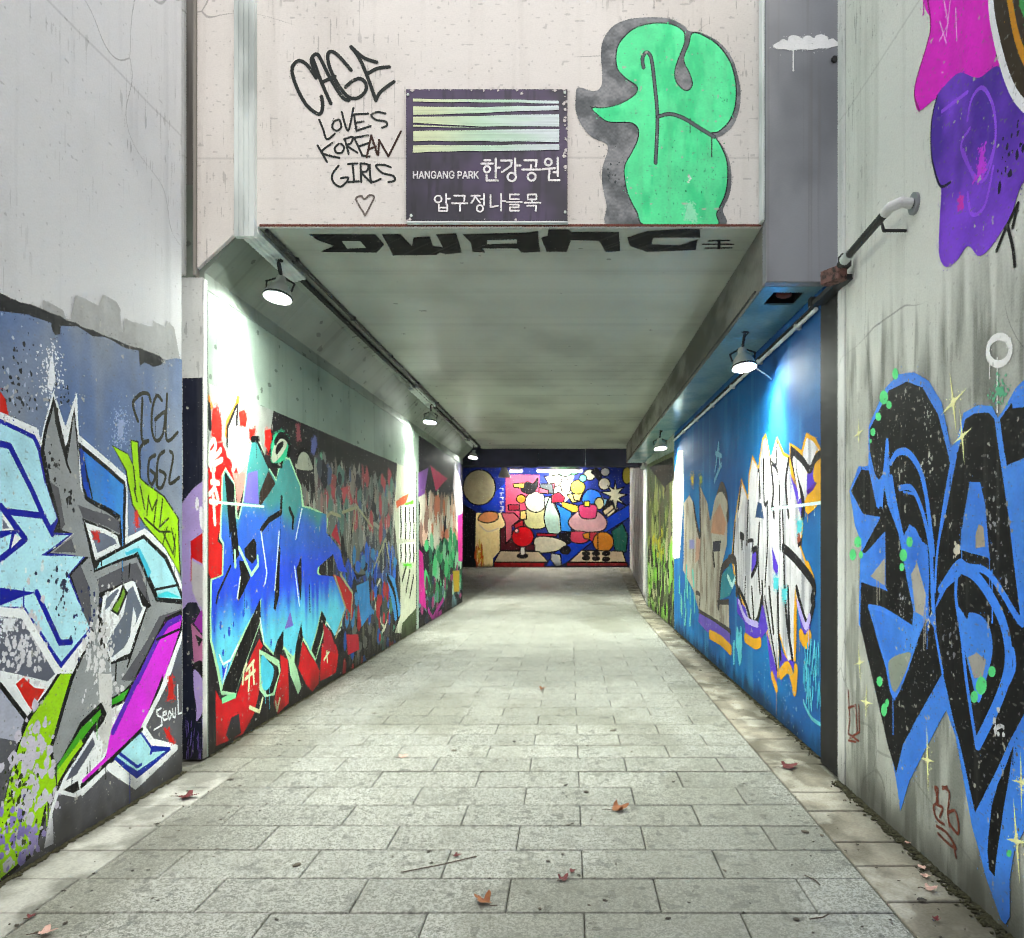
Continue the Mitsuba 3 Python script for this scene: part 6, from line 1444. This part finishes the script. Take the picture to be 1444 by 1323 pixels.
put(dk + '__rusty_box', mikit.ply(m, 'rust', smooth=True))
put(dk + '__bolt', mikit.ply(trimesh.creation.cylinder(radius=0.02, segment=[[1.68, 4.925, 4.47], [1.68, 4.945, 4.47]], sections=10), 'dark_metal'))
k = tag(put('wall_conduit', mikit.ply(tube([(TR - 0.03, 5.08, 2.93), (TR - 0.03, YJ - 0.2, 2.93)], 0.014), 'galvanised')), 'pale conduit running under the duct along the blue wall', 'conduit')
put(k + '__dark_cable', mikit.ply(tube([(TR - 0.014, 5.08, 2.975), (TR - 0.014, YJ - 0.2, 2.975)], 0.013), 'black_plain'))
for y in np.arange(5.5, 12, 1.1): put(k + '__clip', mikit.ply(bx(TR - 0.05, TR - 0.001, y, y + 0.025, 2.91, 2.95, 0.003), 'galvanised'))
put(k + '__junction_box', mikit.ply(bx(TR - 0.06, TR - 0.001, 5.10, 5.16, 2.955, 3.02, 0.004), 'dark_metal'))

# ------------------------------------------------------------------ spot lamps
def revolve(prof, n=24):
    return trimesh.creation.revolve(np.array(prof, float), sections=n)
def aim_matrix(o, d):
    d = np.array(d, float) / np.linalg.norm(d); a = np.cross(d, [0, 1, 0.2]); a /= np.linalg.norm(a); b = np.cross(d, a)
    M = np.eye(4); M[:3, 0], M[:3, 1], M[:3, 2], M[:3, 3] = a, b, d, o; return M
def lamp(o, d, mount, label, wall, spot=1.0, lens=1.0, s=1.0, beam=(14, 31)):
    """o: centre of the lens, d: where the lens faces, mount: point of the ceiling it hangs from, wall: point its beam is aimed at"""
    k = key_of('spot_lamp')
    M = aim_matrix(o, d)
    shell = revolve([(0.001, -0.155), (0.030, -0.155), (0.036, -0.135), (0.038, -0.105), (0.060, -0.085), (0.082, -0.050), (0.094, -0.010), (0.100, 0.012), (0.096, 0.014), (0.088, -0.006), (0.072, -0.050), (0.045, -0.080), (0.001, -0.085)])
    shell.apply_scale(s); shell.apply_transform(M); scene[k] = mikit.ply(shell, 'lamp_shell', smooth=40)
    tag(k, label, 'lamp', 'spot lamps of the underpass')
    v = np.array([[0.086 * s * math.cos(i * math.pi / 12), 0.086 * s * math.sin(i * math.pi / 12), 0.004] for i in range(24)] + [[0, 0, 0.022 * s]])
    l = trimesh.Trimesh(v, [(i, (i + 1) % 24, 24) for i in range(24)], process=False); l.apply_transform(M)
    if np.dot(l.face_normals.mean(0), M[:3, 2]) < 0: l.invert()
    scene[k + '__lens'] = mikit.ply(l, 'galvanised', emitter={'type': 'area', 'radiance': {'type': 'rgb', 'value': [LAMP * lens * c for c in (0.93, 1.0, 0.90)]}})
    back = M[:3, 3] - M[:3, 2] * 0.125 * s; mount = np.array(mount, float)
    scene[k + '__bracket'] = mikit.ply(cat_(tube([back, (back + mount) / 2 + np.array([0, 0.02, -0.01]), mount], 0.011), trimesh.creation.cylinder(radius=0.03, segment=[mount, mount + [0, 0, 0.012]], sections=14)), 'dark_metal')
    rim = trimesh.creation.torus(0.096 * s, 0.006, major_sections=28, minor_sections=6); rim.apply_transform(M)
    scene[k + '__rim'] = mikit.ply(rim, 'dark_metal', smooth=True)
    b0 = M[:3, 3] - M[:3, 2] * 0.15 * s; sd = np.array([0.0, -0.05, 0.0])
    scene[k + '__lead'] = mikit.ply(tube([b0, b0 + sd + [0, 0, 0.02], b0 + sd * 1.6 + [0, 0, 0.07], np.array(mount, float) + [0.02, -0.05, -0.012]], 0.005, 6), 'black_plain')
    ax = M[:3, 0]; c0 = M[:3, 3] - M[:3, 2] * 0.05 * s
    scene[k + '__yoke'] = mikit.ply(tube([c0 + ax * 0.088 * s, c0 + ax * 0.10 * s - M[:3, 2] * 0.06 * s, back + ax * 0.03 * s - M[:3, 2] * 0.02, back - ax * 0.03 * s - M[:3, 2] * 0.02, c0 - ax * 0.10 * s - M[:3, 2] * 0.06 * s, c0 - ax * 0.088 * s], 0.007, 6), 'dark_metal')
    knob = trimesh.creation.icosphere(subdivisions=2, radius=0.034 * s); knob.apply_translation(back)
    scene[k + '__knuckle'] = mikit.ply(knob, 'dark_metal', smooth=True)
    src = M[:3, 3] + M[:3, 2] * 0.03 * s; t = np.array(wall, float)
    scene[k + '__beam'] = {'type': 'spot', 'cutoff_angle': beam[1], 'beam_width': beam[0], 'intensity': {'type': 'rgb', 'value': [SPOT * spot * c for c in (0.95, 1.0, 0.90)]},
                           'to_world': T().look_at(origin=src.tolist(), target=t.tolist(), up=[0, 1, 0])}
    scene[k + '__room_beam'] = {'type': 'spot', 'cutoff_angle': 68, 'beam_width': 26, 'intensity': {'type': 'rgb', 'value': [WIDE * spot * c for c in (0.95, 1.0, 0.84)]},
                                'to_world': T().look_at(origin=src.tolist(), target=(src + np.array([-0.55 * np.sign(t[0] - src[0]), 0.0, -1.0])).tolist(), up=[0, 1, 0])}
    return k
for i, (y, where) in enumerate(((5.54, 'nearest of the three lamps under the left haunch'), (11.57, 'middle of the three lamps under the left haunch'), (16.75, 'farthest of the three lamps under the left haunch'))):
    o = np.array([-2.075, y, 3.155])
    lamp(o, (-0.10, -0.22, -1), (-2.06, y - 0.02, 3.40), f'grey bell shaped spot lamp, lit, {where}', o + np.array([-0.36, 0.0, -0.58]), (1.0, 1.15, 1.6)[i])
for y, where in ((6.17, 'nearer of the two lamps under the right duct'), (11.85, 'farther of the two lamps under the right duct')):
    o = np.array([1.385, y, 2.795])
    lamp(o, (0.08, -0.22, -1), (1.385, y - 0.03, 3.059), f'pale bell shaped spot lamp, lit, {where}', o + np.array([0.36, 0.0, -0.55]), 0.75 if y < 8 else 1.2)
k = tag(put('wall_wire', mikit.ply(tube([(1.44, 6.15, 2.80), (1.56, 6.2, 2.74), (TR - 0.005, 6.3, 2.72)], 0.006, 6), 'galvanised')), 'short pale lamp lead from the nearer right lamp to the blue wall', 'wire')

# ------------------------------------------------------------------ handrail arm on the right wall
RXP = 1.50
k = tag(put('pipe_bracket', mikit.ply(tube([(XR, 3.60, 2.985), (RXP + 0.04, 3.595, 2.99), (RXP, 3.64, 2.985), (RXP - 0.005, 4.30, 2.945)], 0.020, 14), 'dark_metal', smooth=40)), 'dark pipe arm reaching from the right wall to the duct corner', 'pipe')
put(k + '__elbow', mikit.ply(tube([(XR - 0.02, 3.60, 2.985), (RXP + 0.035, 3.595, 2.991), (RXP, 3.645, 2.986), (RXP - 0.001, 3.70, 2.983)], 0.0245, 14), 'white_trim', smooth=40))
put(k + '__flange', mikit.ply(trimesh.creation.cylinder(radius=0.05, segment=[[XR - 0.014, 3.60, 2.985], [XR, 3.60, 2.985]], sections=20), 'grey_metal'))
put(k + '__hook', mikit.ply(tube([(RXP + 0.0, 3.74, 2.95), (RXP + 0.01, 3.74, 2.915), (RXP + 0.07, 3.70, 2.90), (XR - 0.002, 3.69, 2.895)], 0.008, 8), 'dark_metal'))
put(k + '__coupling', mikit.ply(trimesh.creation.cylinder(radius=0.026, segment=[[RXP - 0.004, 4.16, 2.954], [RXP - 0.005, 4.24, 2.949]], sections=16), 'galvanised'))
m = bx(-0.035, 0.035, -0.07, 0.07, -0.045, 0.035, 0.006); m.apply_transform(trimesh.transformations.rotation_matrix(0.5, [0, 0, 1])); m.apply_translation([1.50, 4.42, 2.93])
put(k + '__clamp_block', mikit.ply(m, 'pink_rust'))
put(k + '__clamp_jaw', mikit.ply(cat_(bx(1.515, 1.575, 4.34, 4.40, 2.95, 3.03, 0.008), bx(1.53, 1.60, 4.40, 4.9, 2.90, 2.93)), 'dark_metal'))

# ------------------------------------------------------------------ name board over the mouth
def SX(x): return (560 + x / 5.348 - 803) * 5.04 / 1098
def SZ(y): return 1.445 + (757 - (110 + y / 5.348)) * 5.04 / 1098
sg = tag(put('name_board', mikit.ply(bx(SX(75), SX(1285), 5.006, YH - 0.001, SZ(1095), SZ(105), 0.003), 'sign_face')), 'weathered dark purple name board with striped metal logo and white Korean lettering', 'sign')
mural('sign', sg, sbox(SX(75) + .004, SZ(1095) + .004, SX(1285) - .004, SZ(105) - .004), on_front(5.006, 0.004), 23)
tm = meshkit.text_mesh('HANGANG PARK', 1.0, 0.02, bold=True); b = tm.bounds
v = tm.vertices.copy(); w_, h_ = SX(620) - SX(128), SZ(722) - SZ(780)
tm.vertices = np.c_[SX(128) + (v[:, 0] - b[0, 0]) / (b[1, 0] - b[0, 0]) * w_, 5.005 - 0.004 * (v[:, 2] > 0.01), SZ(780) + (v[:, 1] - b[0, 1]) / (b[1, 1] - b[0, 1]) * h_]
tm.fix_normals(); put(sg + '__latin_lettering', mikit.ply(tm, 'spray_paint', uv=np.tile([[code('#dedce0'), 0.0]], (len(tm.vertices), 1))))
for x, y in ((90, 150), (1265, 135), (115, 1055), (1268, 1030)):
    put(sg + '__screw', mikit.ply(trimesh.creation.cylinder(radius=0.009, segment=[[SX(x), 4.999, SZ(y)], [SX(x), 5.007, SZ(y)]], sections=12), 'galvanised'))
rs = random.Random(5); ch = []
for _ in range(46):
    side_ = rs.random(); x, y = (rs.uniform(80, 1270), rs.gauss(112, 9)) if side_ < 0.5 else (rs.gauss(1272, 7), rs.uniform(120, 720)) if side_ < 0.85 else (rs.uniform(80, 1270), rs.gauss(1085, 5))
    ch.append(blob(rs, SX(x), SZ(y), rs.uniform(0.004, 0.016), 7))
V, Fc = tri(unary_union(ch).intersection(sbox(SX(75), SZ(1095), SX(1285), SZ(105))))
tag(sg + '__chipped_edge', kind='stuff'); put(sg + '__chipped_edge', mikit.ply(trimesh.Trimesh(on_front(5.006, 0.0045)(V), Fc, process=False), 'spray_paint', uv=np.tile([[code('#c9c4c2'), 0.0]], (len(V), 1))))
put(sg + '__bottom_frame', mikit.ply(bx(SX(80), SX(1290), 4.998, YH - 0.001, SZ(1112), SZ(1097), 0.003), 'galvanised'))

# ------------------------------------------------------------------ far end: beam, side passage, mural wall
k = tag(put('end_beam', mikit.ply(bx(-6.0, -0.72, 17.82, 18.2, 3.06, 4.9, 0.005), 'navy_beam')), 'dark navy beam across the far end of the underpass', 'beam')
put(k + '__beam_length', mikit.ply(bx(-0.705, 0.36, 17.82, 18.2, 3.06, 4.9, 0.005), 'navy_beam'))
put(k + '__beam_length', mikit.ply(bx(0.375, 2.4, 17.82, 18.2, 3.06, 4.9, 0.005), 'navy_beam'))
fw = tag(put('far_wall', mikit.ply(bx(-9, 3.4, 36.5, 36.9, -0.1, 4.9), 'far_white')), 'wall closing the far end, painted with a bright mural of balls, blocks and a star', 'wall')
mural('far_mural', fw + '__mural', sbox(-6.6, 0.01, 2.9, 4.88), on_front(36.5, 0.006), 24)
m = bx(0, 0.3, 0, 19.95, 0, 4.9); m.apply_transform(trimesh.transformations.rotation_matrix(-0.0585, [0, 0, 1])); m.apply_translation([1.665, 16.62, 0])
k = tag(put('end_wall', mikit.ply(m, 'far_white')), 'whitish wall turning away at the far right end beyond the green streaked bay', 'wall')
put(k + '__dark_edge', mikit.ply(bx(1.645, 1.664, 16.615, 16.68, 0.0, 2.2, 0.003), 'black_plain'))
mm = tube([(1.70, 17.6, 0.05), (1.70, 17.6, 3.05)], 0.03); put(k + '__downpipe', mikit.ply(mm, 'white_trim'))
tag(put('passage_wall', mikit.ply(bx(-9.3, -9, 16.9, 36.9, -0.1, 4.9), 'far_white')), 'plain wall at the far left of the cross passage', 'wall')
tag(put('passage_wall', mikit.ply(bx(-9, TL - 0.352, 17.0, 17.25, -0.1, 4.9), 'far_white')), 'plain back wall of the cross passage left of the underpass end', 'wall')
tag(put('passage_ceiling', mikit.ply(bx(-9.3, 3.6, 18.21, 36.95, 4.9, 5.1), 'ceiling_paint')), 'plain ceiling of the cross passage beyond the underpass', kind='structure')
tag(put('roof', mikit.ply(cat_(bx(-3.2, 2.4, 5.4, 18.2, 4.9, 5.3), bx(-3.2, TL - 0.36, 5.31, 17, -0.1, 4.89), bx(TR + 0.36, 2.4, 5.31, 17.8, -0.1, 4.89), bx(-2.75, 2.4, 5.31, 5.4, 3.76, TOP)), 'concrete_left')), 'concrete body of the embankment over the underpass', kind='structure')
# lamps at the far end
k = tag(put('pendant_lamp', mikit.ply(revolve([(0.02, 0.55), (0.05, 0.5), (0.10, 0.45), (0.28, 0.02), (0.26, 0.02), (0.08, 0.42), (0.001, 0.5)]), 'white_trim', to_world=T().translate([-2.84, 34.0, 4.02]))), 'small white pendant lamp hanging before the far mural', 'lamp')
put(k + '__cord', mikit.ply(tube([(-2.84, 34.0, 4.5), (-2.84, 34.0, 4.9)], 0.02, 6), 'dark_metal'))
def fixture(x0, x1, y, z, label):
    k = tag(put('tube_light', mikit.ply(bx(x0, x1, y, y + 0.25, z + 0.06, z + 0.16, 0.01), 'white_trim')), label, 'lamp')
    put(k + '__diffuser', mikit.ply(bx(x0 + 0.03, x1 - 0.03, y + 0.02, y + 0.23, z, z + 0.058), 'white_trim', emitter={'type': 'area', 'radiance': {'type': 'rgb', 'value': [FAR, FAR, FAR * 0.86]}}))
    for x in (x0 + 0.2, x1 - 0.2): put(k + '__hanger', mikit.ply(tube([(x, y + .12, z + .16), (x, y + .12, 4.9)], 0.008, 6), 'dark_metal'))
fixture(-2.75, -2.15, 35.6, 4.42, 'short lit tube light high at the left of the far mural')
fixture(-1.5, 0.6, 35.6, 4.42, 'long lit tube light above the middle of the far mural')
lamp((1.62, 17.0, 2.93), (0.1, 0.3, -1), (1.66, 16.9, 3.2), 'small lit lamp on the whitish wall at the far right end', (1.74, 17.3, 1.8), 0.4, s=0.8)

# ------------------------------------------------------------------ leaves, twigs, grit, moss
def leaf_mesh(seed, L, curl):
    r = random.Random(seed); pts = []
    n = 22
    for i in range(n):
        a = 2 * math.pi * i / n; rr = (0.62 + 0.38 * math.cos(a)) * (0.75 + 0.25 * math.cos(5 * a)) + 0.12 * r.random()
        pts.append((L * 0.6 * rr * math.cos(a) + 0.0, L * 0.55 * rr * math.sin(a)))
    v, f = trimesh.creation.triangulate_polygon(Polygon(pts).buffer(0), engine='earcut')
    v, f = trimesh.remesh.subdivide_to_size(np.c_[v, np.zeros(len(v))], f, L / 6)
    x, y = v[:, 0] / L, v[:, 1] / L
    z = L * (curl * (y * y) * 1.6 + 0.5 * curl * x * x + 0.10 * np.sin(9 * x + seed) * y + 0.05 * np.sin(13 * y + seed))
    v[:, 2] = z - z.min() + 0.004
    m = trimesh.Trimesh(v, f)
    s = tube([(-L * 0.1, 0, 0.004), (-L * 0.35, 0.01, 0.008), (-L * 0.6, 0.0, 0.012)], 0.0018, 5)
    return m, s
def floor_at(u, v):
    d = 1.445 * 1098 / (v - 757); return (u - 803) * d / 1098, d
for u, v, L, c, mat, rz, lab in ((868, 1143, 0.125, 0.9, 'leaf', 0.3, 'curled brown leaf on the paving, farther of the two large brown leaves'),
        (685, 1275, 0.10, 0.9, 'leaf', 2.5, 'curled orange brown leaf lying nearest the bottom middle of the photo'),
        (793, 1242, 0.065, 0.7, 'red_leaf', 1.0, 'small reddish leaf between the two large brown leaves'),
        (807, 1231, 0.04, 0.7, 'red_leaf', 2.0, 'tiny dark leaf just behind the small reddish leaf'),
        (260, 1125, 0.13, 0.35, 'red_leaf', 0.1, 'dark red leaf beside the left graffiti wall'),
        (60, 1319, 0.085, 0.6, 'pink_leaf', 0.4, 'pale pinkish brown leaf in the bottom left corner'),
        (42, 1296, 0.045, 0.6, 'red_leaf', 1.4, 'small dark crumpled leaf near the bottom left corner'),
        (642, 1208, 0.045, 0.5, 'red_leaf', 0.2, 'small dark leaf scrap left of the middle of the paving'),
        (1308, 1255, 0.07, 0.3, 'pink_leaf', 0.1, 'pale pink leaf scrap on the gutter slabs, nearest of three'),
        (1305, 1238, 0.05, 0.3, 'pink_leaf', 1.1, 'pale pink leaf scrap on the gutter slabs, middle of three'),
        (1303, 1226, 0.05, 0.3, 'pink_leaf', 2.1, 'pale pink leaf scrap on the gutter slabs, farthest of three'),
        (1280, 1191, 0.045, 0.3, 'pink_leaf', 0.6, 'tiny whitish leaf scrap at the foot of the right wall'),
        (764, 973, 0.10, 0.8, 'leaf', 0.9, 'brown leaf far down the middle of the paving'),
        (1320, 1299, 0.04, 0.8, 'red_leaf', 0.9, 'dark round leaf scrap on the nearest gutter slab'),
        (566, 1069, 0.08, 0.3, 'pink_leaf', 0.9, 'pale beige leaf lying flat across the mouth joint'),
        (1107, 1083, 0.15, 0.15, 'red_leaf', 0.3, 'flat brown leaf on the gutter beside the right pillar')):
    m, s = leaf_mesh(int(u), L, c); x, y = floor_at(u, v)
    W_ = T().translate([x, y, 0.0]).rotate([0, 0, 1], math.degrees(rz))
    k = tag(put('dry_leaf', mikit.ply(m, mat, smooth=True, to_world=W_)), lab, 'leaf', 'dry leaves on the paving')
    scene[k + '__stalk'] = mikit.ply(s, 'twig', to_world=W_)
for (u0, v0), (u1, v1), lab in (((565, 1232), (672, 1209), 'long thin twig lying across the paving left of the middle'), ((1135, 1236), (1156, 1249), 'short twig on the paving near the gutter'), ((1142, 1298), (1168, 1291), 'short twig at the end of a slab joint, bottom right')):
    a, b = floor_at(u0, v0), floor_at(u1, v1); mx, my = (a[0] + b[0]) / 2 + 0.01, (a[1] + b[1]) / 2 - 0.01
    tag(put('twig', mikit.ply(tube([(*a, 0.005), (mx, my, 0.007), (*b, 0.004)], 0.0028, 6), 'twig')), lab, 'twig', 'twigs on the paving')
rg = random.Random(9); gs = []
for _ in range(520):
    y = 2.6 + 9 * rg.random() ** 1.7; x = rg.choice([rg.uniform(-2.2, 1.55), rg.gauss(-0.1, 0.4), rg.gauss(-1.9, 0.25), rg.gauss(1.3, 0.2)])
    x = min(max(x, XL + 0.02), XR - 0.02); s = rg.uniform(0.003, 0.009) * (1.9 if rg.random() < 0.12 else 1)
    m = trimesh.creation.icosphere(subdivisions=0, radius=s); m.apply_scale([rg.uniform(.6, 1.8), rg.uniform(.5, 1.2), 0.35]); m.apply_transform(trimesh.transformations.rotation_matrix(rg.uniform(0, 6), [0, 0, 1])); m.apply_translation([x, y, s * .2]); gs.append(m)
tag(put('floor_grit', mikit.ply(cat_(*gs), 'grit')), 'dark crumbs and grit scattered over the paving', 'grit', kind='stuff')
ms = []
for xw, sgn, y0, y1, dens in ((XR, -1, 1.5, 4.6, 420), (XL, 1, 1.5, 4.8, 240), (TR, -1, 5.1, 12, 90), (TL, 1, 5.1, 12, 80)):
    for _ in range(int((y1 - y0) * dens)):
        r = abs(rg.gauss(0, 1)); s = rg.uniform(0.004, 0.012) * (1.2 - 0.2 * min(r, 3))
        m = trimesh.creation.icosphere(subdivisions=0, radius=max(s, .003)); m.apply_scale([rg.uniform(.6, 1.4), rg.uniform(.8, 2.4), rg.uniform(.35, .8)]); m.apply_transform(trimesh.transformations.rotation_matrix(rg.uniform(0, 6), [0, 0, 1])); m.apply_translation([xw + sgn * r * (0.026 if sgn < 0 else 0.014), rg.uniform(y0, y1), 0.0]); ms.append(m)
tag(put('moss', mikit.ply(cat_(*ms), 'moss')), 'dark moss and dirt packed along the feet of the walls', 'moss', kind='stuff')
